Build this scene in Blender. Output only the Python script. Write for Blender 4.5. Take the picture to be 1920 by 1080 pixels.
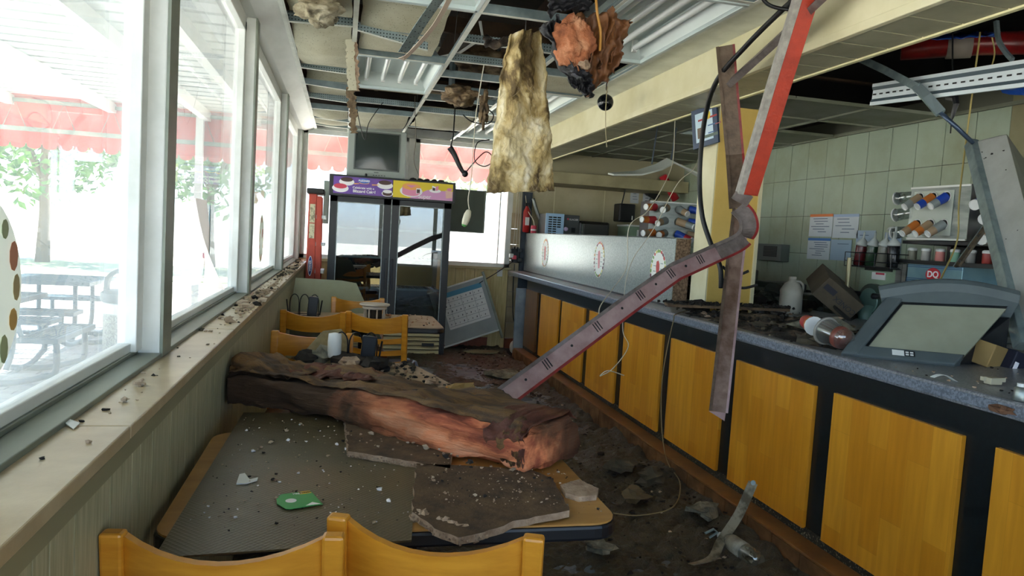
import bpy, math, random
from mathutils import Vector as V, Matrix, noise, Euler
random.seed(11)
for o in list(bpy.data.objects): bpy.data.objects.remove(o)
SC = bpy.context.scene
C = SC.collection
R = math.radians

# ---------------------------------------------------------------- camera, sky, sun, exposure
EYE = V((0, 0, 1.42)); FPX = 1350.0
RIGHT = V((.97186, -.22783, .05982)); DOWN = V((.04208, -.08193, -.99575)); FWD = V((.23176, .97025, -.07004))
cam = bpy.data.cameras.new('camera'); camo = bpy.data.objects.new('camera', cam); C.objects.link(camo)
cam.sensor_width = 36; cam.lens = FPX / 1920 * 36; cam.clip_start = .05; cam.clip_end = 300
m = Matrix((RIGHT, -DOWN, -FWD)).transposed().to_4x4(); m.translation = EYE; camo.matrix_world = m
SC.camera = camo
def P(px, py, X=None, Y=None, Z=None):
    """point of the room that lies on a measured sight line and in a known plane"""
    d = RIGHT * ((px - 960) / FPX) + DOWN * ((py - 540) / FPX) + FWD
    if X is not None: t = (X - EYE.x) / d.x
    elif Y is not None: t = (Y - EYE.y) / d.y
    else: t = (Z - EYE.z) / d.z
    return EYE + d * t

W = bpy.data.worlds.new('sky'); SC.world = W; W.use_nodes = True
nt = W.node_tree; nt.nodes.clear()
out = nt.nodes.new('ShaderNodeOutputWorld'); bg = nt.nodes.new('ShaderNodeBackground')
sky = nt.nodes.new('ShaderNodeTexSky'); sky.sky_type = 'HOSEK_WILKIE'; sky.turbidity = 4.0; sky.ground_albedo = .5
sky.sun_direction = V((-.62, .22, .75)).normalized()
bg.inputs['Strength'].default_value = 2.6
nt.links.new(sky.outputs[0], bg.inputs[0]); nt.links.new(bg.outputs[0], out.inputs[0])
sun = bpy.data.lights.new('sun', 'SUN'); suno = bpy.data.objects.new('sun', sun); C.objects.link(suno)
sun.energy = 7.0; sun.angle = R(1.0); sun.color = (1, .96, .88)
suno.rotation_euler = V((.62, -.22, -.75)).to_track_quat('-Z', 'Y').to_euler(); suno.location = (-8, 6, 12)
vs = SC.view_settings; vs.view_transform = 'Standard'; vs.look = 'None'; vs.gamma = 1.0; vs.use_curve_mapping = False
vs.exposure = 2.85
SC.cycles.max_bounces = 10; SC.cycles.diffuse_bounces = 6; SC.cycles.transparent_max_bounces = 16
SC.cycles.use_denoising = True; SC.cycles.sample_clamp_indirect = 8

# ---------------------------------------------------------------- helpers
def lin(c):
    if isinstance(c, str):
        c = tuple(int(c[i:i+2], 16) / 255 for i in (0, 2, 4))
    return tuple((x / 12.92 if x <= .04045 else ((x + .055) / 1.055) ** 2.4) for x in c) + (1,)
MATS = {}
def mat(name, col, rough=.6, metal=0., col2=None, scale=8., stretch=(1, 1, 1), bump=0., bscale=60., lo=.35, hi=.65, spec=.5, detail=5., alpha=1., bstretch=None, rough2=None, trans=0., wp=False):
    if name in MATS: return MATS[name]
    M = bpy.data.materials.new(name); M.use_nodes = True; n = M.node_tree.nodes; l = M.node_tree.links
    b = n['Principled BSDF']; b.inputs['Roughness'].default_value = rough; b.inputs['Metallic'].default_value = metal
    b.inputs['Base Color'].default_value = lin(col); b.inputs['Specular IOR Level'].default_value = spec
    b.inputs['Alpha'].default_value = alpha; b.inputs['Transmission Weight'].default_value = trans
    tc = n.new('ShaderNodeTexCoord'); src = n.new('ShaderNodeNewGeometry').outputs['Position'] if wp else tc.outputs['Object']
    def noi(sc, st):
        mp = n.new('ShaderNodeMapping'); mp.inputs['Scale'].default_value = st; l.new(src, mp.inputs[0])
        t = n.new('ShaderNodeTexNoise'); t.inputs['Scale'].default_value = sc; t.inputs['Detail'].default_value = detail; t.inputs['Roughness'].default_value = .6
        l.new(mp.outputs[0], t.inputs[0]); return t
    if col2:
        t = noi(scale, stretch); r = n.new('ShaderNodeValToRGB'); l.new(t.outputs[0], r.inputs[0])
        r.color_ramp.elements[0].position = lo; r.color_ramp.elements[1].position = hi
        r.color_ramp.elements[0].color = lin(col); r.color_ramp.elements[1].color = lin(col2)
        l.new(r.outputs[0], b.inputs['Base Color'])
        if rough2 is not None:
            q = n.new('ShaderNodeMapRange'); q.inputs[1].default_value = lo; q.inputs[2].default_value = hi
            q.inputs[3].default_value = rough; q.inputs[4].default_value = rough2
            l.new(t.outputs[0], q.inputs[0]); l.new(q.outputs[0], b.inputs['Roughness'])
    if bump:
        t = noi(bscale, bstretch or stretch); bm_ = n.new('ShaderNodeBump'); bm_.inputs['Strength'].default_value = bump; bm_.inputs['Distance'].default_value = .01
        l.new(t.outputs[0], bm_.inputs['Height']); l.new(bm_.outputs[0], b.inputs['Normal'])
    MATS[name] = M; return M

def mat3(name, stops, scale=6., stretch=(1, 1, 1), rough=.9, bump=.6, bscale=60., bstretch=None, detail=7, dist=0., pre=0.):
    """several colours blended by one noise"""
    M = mat(name, stops[0][1], rough, 0, None, scale, stretch, bump, bscale, detail=detail, bstretch=bstretch); n = M.node_tree.nodes; l = M.node_tree.links
    if M.get('done'): return M
    M['done'] = 1
    tc = n.new('ShaderNodeTexCoord'); mr = n.new('ShaderNodeMapping'); mr.inputs['Rotation'].default_value = (0, 0, R(pre)); l.new(tc.outputs['Object'], mr.inputs[0])
    mp = n.new('ShaderNodeMapping'); mp.inputs['Scale'].default_value = stretch; l.new(mr.outputs[0], mp.inputs[0])
    t = n.new('ShaderNodeTexNoise'); t.inputs['Scale'].default_value = scale; t.inputs['Detail'].default_value = detail; t.inputs['Roughness'].default_value = .62; t.inputs['Distortion'].default_value = dist; l.new(mp.outputs[0], t.inputs[0])
    r = n.new('ShaderNodeValToRGB'); l.new(t.outputs[0], r.inputs[0]); e = r.color_ramp.elements
    while len(e) < len(stops): e.new(.5)
    for i, (p, c) in enumerate(stops): e[i].position = p; e[i].color = lin(c)
    l.new(r.outputs[0], n['Principled BSDF'].inputs['Base Color']); return M

class MB:
    def __init__(s): s.v = []; s.f = []; s.m = []; s.mi = 0
    def add(s, vs, fs):
        n = len(s.v); s.v += [tuple(p) for p in vs]; s.f += [tuple(i + n for i in f) for f in fs]; s.m += [s.mi] * len(fs); return s
    def box(s, c, size, Rm=None):
        h = [x / 2 for x in size]; vs = []
        for i in (-1, 1):
            for j in (-1, 1):
                for k in (-1, 1):
                    p = V((i*h[0], j*h[1], k*h[2]))
                    if Rm is not None: p = Rm @ p
                    vs.append(p + V(c))
        return s.add(vs, [(0,1,3,2),(4,6,7,5),(0,4,5,1),(2,3,7,6),(0,2,6,4),(1,5,7,3)])
    def bx(s, x0, x1, y0, y1, z0, z1):
        return s.box(((x0+x1)/2, (y0+y1)/2, (z0+z1)/2), (abs(x1-x0), abs(y1-y0), abs(z1-z0)))
    def hexa(s, bot, top):
        """two loops of 4 points"""
        return s.add(list(bot) + list(top), [(3,2,1,0),(4,5,6,7),(0,1,5,4),(1,2,6,5),(2,3,7,6),(3,0,4,7)])
    def tube(s, pts, r, n=6, r1=None):
        pts = [V(p) for p in pts]; k = len(pts); vs = []; fs = []
        t0 = (pts[1] - pts[0]).normalized(); a = t0.orthogonal().normalized()
        for i, p in enumerate(pts):
            t = (pts[min(i+1, k-1)] - pts[max(i-1, 0)]).normalized()
            a = (a - t * a.dot(t)); a = a.normalized() if a.length > 1e-6 else t.orthogonal().normalized()
            b = t.cross(a); rr = r if r1 is None else r + (r1 - r) * i / (k - 1)
            for j in range(n):
                an = 2 * math.pi * j / n; vs.append(p + (a * math.cos(an) + b * math.sin(an)) * rr)
        for i in range(k - 1):
            for j in range(n):
                j2 = (j + 1) % n; fs.append((i*n+j, i*n+j2, (i+1)*n+j2, (i+1)*n+j))
        fs.append(tuple(range(n))[::-1]); fs.append(tuple((k-1)*n + j for j in range(n)))
        return s.add(vs, fs)
    def lathe(s, prof, c, axis=(0, 0, 1), n=16, sx=1., sy=1.):
        q = V((0, 0, 1)).rotation_difference(V(axis)); vs = []; fs = []; k = len(prof)
        for r, z in prof:
            for j in range(n):
                an = 2*math.pi*j/n; vs.append(q @ V((r*math.cos(an)*sx, r*math.sin(an)*sy, z)) + V(c))
        for i in range(k-1):
            for j in range(n):
                j2 = (j+1) % n; fs.append((i*n+j, i*n+j2, (i+1)*n+j2, (i+1)*n+j))
        fs.append(tuple(range(n))[::-1]); fs.append(tuple((k-1)*n+j for j in range(n)))
        return s.add(vs, fs)
    def prism(s, poly, M, t):
        """poly in local xy, extruded by t along local z"""
        n = len(poly); vs = [M @ V((x, y, 0)) for x, y in poly] + [M @ V((x, y, t)) for x, y in poly]
        return s.add(vs, [tuple(range(n))[::-1], tuple(range(n, 2*n))] + [(i, (i+1) % n, n+(i+1) % n, n+i) for i in range(n)])
    def sheet(s, fn, nu, nv, t=0., nrm=(0, 0, 1)):
        """thick sheet: fn(u,v) top surface, thickness t against nrm"""
        nr = V(nrm); vs = [V(fn(i/nu, j/nv)) for i in range(nu+1) for j in range(nv+1)]; N = len(vs); w = nv+1
        fs = [(i*w+j, (i+1)*w+j, (i+1)*w+j+1, i*w+j+1) for i in range(nu) for j in range(nv)]
        if t:
            vs2 = [p - nr*t for p in vs]
            fs2 = [tuple(N+k for k in f[::-1]) for f in fs]
            rim = [i*w for i in range(nu+1)] + [nu*w+j for j in range(1, nv+1)] + [i*w+nv for i in range(nu-1, -1, -1)] + [j for j in range(nv-1, 0, -1)]
            fr = [(rim[i], N+rim[i], N+rim[(i+1) % len(rim)], rim[(i+1) % len(rim)]) for i in range(len(rim))]
            return s.add(vs+vs2, fs+fs2+fr)
        return s.add(vs, fs)
    def sweep(s, prof, path, side, close=True):
        """prof: closed polygon (a,b); a along 'side' made square to the path, b along path x side"""
        path = [V(p) for p in path]; k = len(path); n = len(prof); vs = []; fs = []
        for i, p in enumerate(path):
            t = (path[min(i+1, k-1)] - path[max(i-1, 0)]).normalized(); a = V(side); a = (a - t*a.dot(t)).normalized(); b = t.cross(a)
            vs += [p + a*x + b*y for x, y in prof]
        for i in range(k-1):
            for j in range(n):
                j2 = (j+1) % n; fs.append((i*n+j, i*n+j2, (i+1)*n+j2, (i+1)*n+j))
        fs.append(tuple(range(n))[::-1]); fs.append(tuple((k-1)*n+j for j in range(n)))
        return s.add(vs, fs)
    def chunk(s, c, r, seed=0, flat=.6, n=(6, 4), rough=.5):
        nu, nv = n; vs = []; fs = []
        rs = random.Random(seed); off = V((rs.random()*50, rs.random()*50, rs.random()*50)); rz = rs.random()*6.28
        for i in range(nv+1):
            th = math.pi*i/nv
            for j in range(nu):
                ph = 2*math.pi*j/nu + rz
                d = V((math.sin(th)*math.cos(ph), math.sin(th)*math.sin(ph), math.cos(th)))
                k = 1 + rough*noise.noise(d*1.7+off)*1.6
                vs.append(V(c) + V((d.x, d.y, d.z*flat))*r*k)
        for i in range(nv):
            for j in range(nu):
                j2 = (j+1) % nu; fs.append((i*nu+j, (i+1)*nu+j, (i+1)*nu+j2, i*nu+j2))
        return s.add(vs, fs)

WL = {}   # world position of every root / part
def meshdata(name, mb, mats, off, smooth):
    me = bpy.data.meshes.new(name)
    me.from_pydata([(x-off.x, y-off.y, z-off.z) for x, y, z in mb.v], [], mb.f)
    for mm in (mats if isinstance(mats, (list, tuple)) else [mats]): me.materials.append(mm)
    if any(mb.m): me.polygons.foreach_set('material_index', mb.m)
    if smooth: me.polygons.foreach_set('use_smooth', [True]*len(me.polygons))
    me.update(); return me
def bevel(o, w, seg=2):
    b = o.modifiers.new('bevel', 'BEVEL'); b.width = w; b.segments = seg; b.limit_method = 'ANGLE'; b.angle_limit = R(40); return o
def obj(name, mb, mats, parent=None, smooth=False, bev=0, label=None, org=None, kind=None, auto=False):
    """one mesh object built in room coordinates; org = its own origin"""
    if org is None:
        if parent is None:
            xs, ys, zs = zip(*mb.v); org = V(((min(xs)+max(xs))/2, (min(ys)+max(ys))/2, min(zs)))
        else: org = WL[parent.name]
    org = V(org)
    o = bpy.data.objects.new(name, meshdata(name, mb, mats, org, smooth)); C.objects.link(o); WL[o.name] = org
    if parent is not None:
        o.parent = parent; o.location = org - WL[parent.name]
    else: o.location = org
    if bev: bevel(o, bev)
    if auto:
        e = o.modifiers.new('edge', 'EDGE_SPLIT'); e.split_angle = R(40)
    if label: o['label'] = label
    if kind: o['kind'] = kind
    return o
def tag(o, label, cat, group=None):
    o['label'] = label; o['category'] = cat
    if group: o['group'] = group
    return o
def thing(name, label, cat, loc, group=None, kind=None):
    o = bpy.data.objects.new(name, None); C.objects.link(o); o.location = loc; o.empty_display_size = .05; WL[o.name] = V(loc)
    if label: o['label'] = label
    if cat: o['category'] = cat
    if group: o['group'] = group
    if kind: o['kind'] = kind
    return o
def struct(name, loc=(0, 0, 0), label=None):
    return thing(name, label, None, loc, kind='structure')
def share(name, src, parent, loc, rot=(0, 0, 0), scale=(1, 1, 1)):
    """another piece alike: copies the object, shares its mesh"""
    c = src.copy(); c.name = name; C.objects.link(c); c.parent = parent; c.location = V(loc); c.rotation_euler = rot; c.scale = scale; return c
def dup(root, loc, rz=0, label=None, rot=None):
    r = root.copy(); C.objects.link(r); r.location = loc; r.rotation_euler = rot if rot else (0, 0, rz); WL[r.name] = V(loc)
    if label: r['label'] = label
    for ch in list(root.children):
        c = ch.copy(); C.objects.link(c); c.parent = r
        for g in ch.children:
            d = g.copy(); C.objects.link(d); d.parent = c
    return r
def text(name, body, size, M, mt, parent, align='CENTER', ext=.0006, shear=0, bold=0, xs=1.):
    """flat lettering, M maps its xy plane into the room"""
    cu = bpy.data.curves.new(name, 'FONT'); cu.body = body; cu.size = size; cu.align_x = align; cu.align_y = 'CENTER'; cu.extrude = ext; cu.shear = shear; cu.offset = bold
    cu.materials.append(mt); q = bpy.data.objects.new(name + '_curve', cu); C.objects.link(q); bpy.context.view_layer.update()
    me = bpy.data.meshes.new_from_object(q.evaluated_get(bpy.context.evaluated_depsgraph_get())); bpy.data.objects.remove(q)
    me.transform(Matrix.Translation(-WL[parent.name]) @ M @ Matrix.Diagonal((xs, 1, 1, 1)))
    o = bpy.data.objects.new(name, me); C.objects.link(o); WL[o.name] = WL[parent.name]; o.parent = parent
    return o
def frame(o, x, y):
    """matrix with origin o, local x along x, local y along y"""
    x = V(x).normalized(); y = V(y); y = (y - x*y.dot(x)).normalized(); z = x.cross(y)
    M = Matrix((x, y, z)).transposed().to_4x4(); M.translation = V(o); return M
def ell(rx, ry, n=24, cx=0, cy=0): return [(cx+rx*math.cos(2*math.pi*i/n), cy+ry*math.sin(2*math.pi*i/n)) for i in range(n)]
def rrect(x0, x1, y0, y1, r, n=5):
    p = []
    for cx_, cy_, a in ((x1-r, y1-r, 0), (x0+r, y1-r, 90), (x0+r, y0+r, 180), (x1-r, y0+r, 270)):
        for i in range(n+1): an = R(a + 90*i/n); p.append((cx_+r*math.cos(an), cy_+r*math.sin(an)))
    return p
def spline(pts, n=8):
    pts = [V(p) for p in pts]; o = []
    for i in range(len(pts)-1):
        a, b, c, d = pts[max(i-1, 0)], pts[i], pts[i+1], pts[min(i+2, len(pts)-1)]
        for k in range(n):
            t = k/n; o.append(.5*((2*b) + (c-a)*t + (2*a-5*b+4*c-d)*t*t + (3*b-a-3*c+d)*t**3))
    o.append(pts[-1]); return o
def fbm(p, o=4): return noise.fractal(V(p), 1.0, 2.0, o)

# ---------------------------------------------------------------- materials
alum = mat('white_aluminium', 'eef0ec', .45, .0, 'd3d6d0', 3, (1, .3, 1), .05, 80)
alumg = mat('grey_aluminium', '8f9688', .45, .2, '777d70', 5, (1, .2, 1))
cream = mat('cream_paint', 'ded8b6', .5, 0, 'd0c89f', 3, (1, 1, 1), .06, 30)
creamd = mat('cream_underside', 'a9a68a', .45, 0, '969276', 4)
yellowp = mat('yellow_paint', 'd9b964', .5, 0, 'cba953', 3, (1, 1, 1), .05, 40)
panelw = mat('grey_wood_panelling', 'b8b393', .55, 0, '9a9676', 14, (9, 9, .5), .1, 60, bstretch=(9, 9, .5))
panely = mat('yellow_wood_panelling', 'e3d199', .55, 0, 'cdb87c', 10, (8, 8, .5), .08, 60)
sillm = mat('sill_laminate', 'cdbb98', .3, 0, 'b09a76', 7, (1, 1, 1), .05, 90, lo=.3, hi=.7)
tilek = mat('kitchen_tile', 'a2b09c', .35, 0, '8c9070', 2.2, lo=.45, hi=.8, wp=True)
grout = mat('grout', '5f6152', .8)
floort = mat('floor_tile', '6c7884', .22, 0, '4c545c', 4, (1, 1, 1), .06, 30, rough2=.45, wp=True)
flgrout = mat('floor_grout', '33322e', .8)
mud = mat('wet_floor_debris', '262219', .3, 0, '5c523e', 26, (1, 1, 1), 1.0, 90, lo=.32, hi=.75, rough2=.8)
deckm = mat('roof_deck', '3b3128', .8, 0, '2a231d', 6, (1, 6, 1))
joistm = mat('joist_wood', '5c4630', .75, 0, '3b2c1f', 5, (1, 8, 1))
beige = mat('beige_wall', 'cfc5a4', .6, 0, 'b3a984', 1.6, (1, 1, 1), .05, 30)
kceil = mat('kitchen_ceiling', '85897a', .8, 0, '70745f', 2, bump=.15, bscale=120, wp=True)
black = mat('black_laminate', '0e1418', .28, 0, '1a2226', 30, lo=.4, hi=.9)
blackp = mat('black_plastic', '15171a', .4)
steel = mat('steel', '9aa09c', .35, .8, '7c8380', 4, (1, 1, 6))
galv = mat('galvanised', '9fb0b2', .42, .65, '7f9092', 12, bump=.1, bscale=40)
gridm = mat('grid_white', 'dde0d6', .4, 0, 'c4c7bb', 6)
brown_t = mat('brown_base_tile', '7c5432', .4, 0, '553a22', 7, (1, 1, 1), .1, 40, rough2=.7, wp=True)
redwood = mat('red_baseboard', 'a05a3e', .5, 0, '7d4632', 6)

def woodstave(name, a, b, rough=.32, vert=(0, 0, 1), scale=1.):
    M = bpy.data.materials.new(name); M.use_nodes = True; n = M.node_tree.nodes; l = M.node_tree.links; bs = n['Principled BSDF']
    tc = n.new('ShaderNodeTexCoord'); sp = n.new('ShaderNodeSeparateXYZ'); l.new(tc.outputs['Object'], sp.inputs[0])
    cb = n.new('ShaderNodeCombineXYZ'); l.new(sp.outputs['Z'], cb.inputs[0]); l.new(sp.outputs['Y'], cb.inputs[1])
    br = n.new('ShaderNodeTexBrick'); l.new(cb.outputs[0], br.inputs['Vector'])
    br.inputs['Scale'].default_value = 1; br.inputs['Brick Width'].default_value = .42*scale; br.inputs['Row Height'].default_value = .105*scale
    br.inputs['Mortar Size'].default_value = .0003; br.inputs['Color1'].default_value = lin(a); br.inputs['Color2'].default_value = lin(b); br.inputs['Mortar'].default_value = lin('a87426')
    br.offset = .37; br.inputs['Bias'].default_value = -.1
    mp = n.new('ShaderNodeMapping'); mp.inputs['Scale'].default_value = (14, 14, 1.2); l.new(tc.outputs['Object'], mp.inputs[0])
    no = n.new('ShaderNodeTexNoise'); no.inputs['Scale'].default_value = 3; no.inputs['Detail'].default_value = 6; l.new(mp.outputs[0], no.inputs[0])
    mx = n.new('ShaderNodeMix'); mx.data_type = 'RGBA'; mx.blend_type = 'MULTIPLY'; mx.inputs[0].default_value = .45
    rp = n.new('ShaderNodeValToRGB'); rp.color_ramp.elements[0].position = .3; rp.color_ramp.elements[1].position = .7
    rp.color_ramp.elements[0].color = (.62, .55, .45, 1); rp.color_ramp.elements[1].color = (1, 1, 1, 1); l.new(no.outputs[0], rp.inputs[0])
    l.new(br.outputs[0], mx.inputs[6]); l.new(rp.outputs[0], mx.inputs[7]); l.new(mx.outputs[2], bs.inputs['Base Color'])
    bs.inputs['Roughness'].default_value = rough; MATS[name] = M; return M
staves = woodstave('maple_staves', 'e09c2c', 'cf861e')
chairw = mat('maple_chair', 'd6942f', .3, 0, 'bf7b20', 6, (1, 1, 6))
vinyl = mat('red_brown_vinyl', '5a2118', .4, 0, '451812', 12, bump=.1)

def glassmat(name, haze=.07, tint=(1, 1, 1), dirt=.12, refl=.03):
    M = bpy.data.materials.new(name); M.use_nodes = True; n = M.node_tree.nodes; l = M.node_tree.links; n.clear()
    o = n.new('ShaderNodeOutputMaterial'); tr = n.new('ShaderNodeBsdfTransparent'); tr.inputs[0].default_value = tint + (1,)
    gl = n.new('ShaderNodeBsdfGlossy'); gl.inputs['Roughness'].default_value = .01
    fr = n.new('ShaderNodeLayerWeight'); fr.inputs[0].default_value = .5
    pw = n.new('ShaderNodeMath'); pw.operation = 'POWER'; pw.inputs[1].default_value = 5.0; l.new(fr.outputs['Facing'], pw.inputs[0])
    sc = n.new('ShaderNodeMath'); sc.operation = 'MULTIPLY_ADD'; sc.inputs[1].default_value = .9; sc.inputs[2].default_value = refl; l.new(pw.outputs[0], sc.inputs[0])
    m1 = n.new('ShaderNodeMixShader'); l.new(sc.outputs[0], m1.inputs[0]); l.new(tr.outputs[0], m1.inputs[1]); l.new(gl.outputs[0], m1.inputs[2])
    df = n.new('ShaderNodeBsdfTranslucent'); df.inputs[0].default_value = (.9, .95, .95, 1)
    tc = n.new('ShaderNodeTexCoord'); no = n.new('ShaderNodeTexNoise'); no.inputs['Scale'].default_value = 3; no.inputs['Detail'].default_value = 8; no.inputs['Roughness'].default_value = .75
    l.new(tc.outputs['Object'], no.inputs[0])
    mr = n.new('ShaderNodeMapRange'); mr.inputs[1].default_value = .4; mr.inputs[2].default_value = .8; mr.inputs[3].default_value = haze; mr.inputs[4].default_value = dirt; l.new(no.outputs[0], mr.inputs[0])
    m2 = n.new('ShaderNodeMixShader'); l.new(mr.outputs[0], m2.inputs[0]); l.new(m1.outputs[0], m2.inputs[1]); l.new(df.outputs[0], m2.inputs[2])
    l.new(m2.outputs[0], o.inputs[0]); MATS[name] = M; return M
glass = glassmat('dusty_glass', .08, dirt=.2)
fglass = glassmat('cooler_glass', .01, (.7, .78, .8), .03, .16)
# ---------------------------------------------------------------- floor
fl = struct('floor', (0, 0, 0))
b = MB().bx(-.62, 5.2, -2.6, 9.1, -.12, -.008); obj('floor_slab', b, flgrout, fl)
T = .3; b = MB().bx(-.147, .147, -.147, .147, -.008, 0); t0 = None
for i in range(8):
    for j in range(26):
        x = -.22 + i*T; y = 1.15 + j*T
        if t0 is None: t0 = obj('floor_tile', MB().bx(x-.147, x+.147, y-.147, y+.147, -.008, 0), floort, fl, org=(x, y, 0))
        else: share('floor_tile', t0, fl, (x, y, 0))

# ---------------------------------------------------------------- left wall under the windows
wl = struct('wall_left', (-.45, 4, 0))
obj('wall_core', MB().bx(-.6, -.402, -2.6, 9.0, 0, .985), mat('groove_dark', '6f6a50', .7), wl)
y = .35; k = 0; rs = random.Random(4)
while y < 8.9:
    w = rs.choice((.06, .1, .14, .1, .18)); b = MB().bx(-.402, -.392, y+.002, min(y+w-.002, 8.94), 0, .95)
    obj('plank', b, panelw, wl); y += w
obj('wall_apron', MB().bx(-.402, -.386, -2.6, 8.94, .95, .985), mat('sill_edge', '8f8a6c', .5), wl)
for y0, y1 in ((-2.6, -.4), (-.398, 1.5), (1.503, 2.86), (2.865, 4.9), (4.905, 6.9), (6.905, 8.93)):
    obj('sill_slab', MB().bx(-.5, -.383, y0, y1, .985, 1.012), sillm, wl, bev=.003)
obj('header', MB().add([(-.62, -2.6, 2.52), (-.5, -2.6, 2.52), (-.37, -2.6, 2.56), (-.37, -2.6, 2.62), (-.62, -2.6, 2.62), (-.62, 8.95, 2.52), (-.5, 8.95, 2.52), (-.37, 8.95, 2.56), (-.37, 8.95, 2.62), (-.62, 8.95, 2.62)],
    [(4,3,2,1,0),(5,6,7,8,9),(0,1,6,5),(1,2,7,6),(2,3,8,7),(3,4,9,8),(4,0,5,9)]), alum, wl)
obj('upper_wall', MB().bx(-.66, -.62, -2.6, 9, 2.5, 3.35), deckm, wl)
def window_left(n, y0, y1):
    w = struct('window_%d' % n, (-.55, (y0+y1)/2, 1.0))
    b = MB()      # stepped sill rail
    b.bx(-.56, -.497, y0, y1, 1.0, 1.024); b.bx(-.6, -.56, y0, y1, 1.0, 1.034)
    obj('sill_rail', b, alumg, w, bev=.002)
    b = MB(); b.bx(-.6, -.55, y0, y0+.045, 1.034, 2.49); b.bx(-.6, -.55, y1-.06, y1, 1.034, 2.49); b.bx(-.6, -.55, y0, y1, 2.44, 2.52); b.bx(-.6, -.565, y0, y1, 1.034, 1.06)
    obj('window_frame', b, alum, w, bev=.003)
    obj('pane', MB().bx(-.585, -.579, y0+.02, y1-.03, 1.04, 2.46), glass, w)
    return w
POSTS = ((2.25, 2.355), (4.22, 4.33), (6.5, 6.62), (8.82, 8.95))
ys = [-2.6] + [p for q in POSTS for p in q]
for n in range(4): window_left(n+1, ys[2*n], ys[2*n+1])
for i, (a, c) in enumerate(POSTS):
    t = struct('trim_%d' % (i+1), (-.55, a, 1.0)); t['label'] = 'white aluminium window post'
    obj('post_body', MB().bx(-.605, -.503, a, c, 1.0, 2.52), alum, t, bev=.004)
    obj('post_face', MB().bx(-.503, -.495, a, c, 1.0, 2.52), alumg, t)

# ---------------------------------------------------------------- back wall
YB = 8.95
wb = struct('wall_back', (1, YB, 0))
obj('wall_core', MB().bx(-.6, 2.08, YB+.012, YB+.16, 0, 1.02), mat('groove_yellow', '8a7748', .7), wb)
x = -.4
while x < 1.82:
    obj('plank', MB().bx(x+.002, min(x+.118, 1.85), YB, YB+.012, .13, 1.0), panely, wb); x += .12
obj('plain_panel', MB().bx(1.852, 2.07, YB-.004, YB+.012, .0, 1.0), panely, wb)
for i in range(9):
    obj('base_tile', MB().bx(-.4+i*.25+.002, -.4+i*.25+.248, YB-.012, YB, 0, .13), redwood, wb)
obj('sill_slab', MB().bx(-.5, 2.1, YB-.06, YB+.1, 1.0, 1.03), mat('back_sill', 'b9ab80', .5), wb, bev=.004)
obj('header', MB().bx(-.5, 2.1, YB-.05, YB+.15, 2.55, 2.66), alum, wb)
obj('upper_wall', MB().bx(-.62, 5.2, YB+.15, YB+.2, 2.6, 3.35), deckm, wb)
for i in range(8):
    obj('block', MB().bx(2.075, 2.2, YB-.03, YB+.1, .13+i*.2+.003, .13+i*.2+.197), mat('pale_block', 'b9a988', .5, 0, 'a39272', 4), wb)
obj('block_base', MB().bx(2.075, 2.2, YB-.035, YB+.1, 0, .125), redwood, wb)
obj('upper_block', MB().bx(2.08, 2.2, YB-.02, YB+.1, 1.73, 2.6), beige, wb)
obj('dark_jamb', MB().bx(2.2, 2.32, YB-.06, YB+.1, 0, 2.0), mat('dark_jamb', '3c4650', .5), wb)
obj('kitchen_face', MB().bx(2.2, 4.35, YB, YB+.15, 0, 2.62), beige, wb)
for x in (2.62, 3.3):
    obj('joint_strip', MB().bx(x, x+.012, YB-.004, YB, 1.2, 2.2), cream, wb)
for n, (x0, x1) in enumerate(((-.5, .74), (.82, 2.08))):
    w = struct('window_%d' % (n+5), ((x0+x1)/2, YB, 1.03))
    b = MB(); b.bx(x0, x0+.06, YB-.02, YB+.06, 1.03, 2.55); b.bx(x1-.07, x1, YB-.02, YB+.06, 1.03, 2.55); b.bx(x0, x1, YB-.02, YB+.06, 1.03, 1.08); b.bx(x0, x1, YB-.02, YB+.06, 2.5, 2.55)
    if n: b.bx(x1-.16, x1-.145, YB+.02, YB+.05, 1.08, 2.5)
    obj('window_frame', b, alum, w, bev=.003)
    obj('pane', MB().bx(x0+.05, x1-.05, YB+.03, YB+.036, 1.07, 2.51), glass, w)
obj('trim_5', MB().bx(.74, .82, YB-.03, YB+.07, 1.03, 2.55), alum, kind='structure', bev=.004)

# ---------------------------------------------------------------- kitchen wall of square tiles, right
XK = 4.2
wr = struct('wall_right', (XK, 6, 0))
obj('wall_core', MB().bx(XK+.008, XK+.15, 3.9, YB, 0, 2.62), grout, wr)
TW, TH = .262, .345; t0 = None
tm = MB().bx(XK, XK+.01, -TW/2+.0025, TW/2-.0025, -TH/2+.0025, TH/2-.0025)
for r in range(4):
    for c in range(19):
        p = V((XK, 3.9+TW*(c+.5), 2.47-TH*(r+.5)))
        if t0 is None:
            b = MB().bx(p.x, p.x+.01, p.y-TW/2+.0025, p.y+TW/2-.0025, p.z-TH/2+.0025, p.z+TH/2-.0025); t0 = obj('tile', b, tilek, wr, org=p)
        else: share('tile', t0, wr, p - WL[wr.name] + V((rs.uniform(-.001, .001), 0, 0)))
obj('steel_lining', MB().bx(XK-.006, XK+.01, 3.9, YB, .2, 1.08), mat('dull_steel', '4c4a44', .45, .4, '35322e', 2), wr)
obj('steel_ledge', MB().bx(XK-.02, XK+.01, 3.9, YB, 1.08, 1.1), blackp, wr)
obj('return_wall', MB().bx(XK, 5.2, 3.78, 3.9, 0, 2.62), mat('olive_wall', '8a8566', .6, 0, '77724f', 2), wr)
obj('far_side', MB().bx(5.1, 5.2, -2.6, 3.8, 0, 2.62), mat('olive_dark', '55533f', .7), wr)
obj('upper_wall', MB().bx(5.2, 5.24, -2.6, YB+.2, 2.5, 3.35), deckm, wr)
obj('door_post', MB().bx(4.75, 4.8, 3.55, 3.62, 0, 2.47), alumg, wr)

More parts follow.
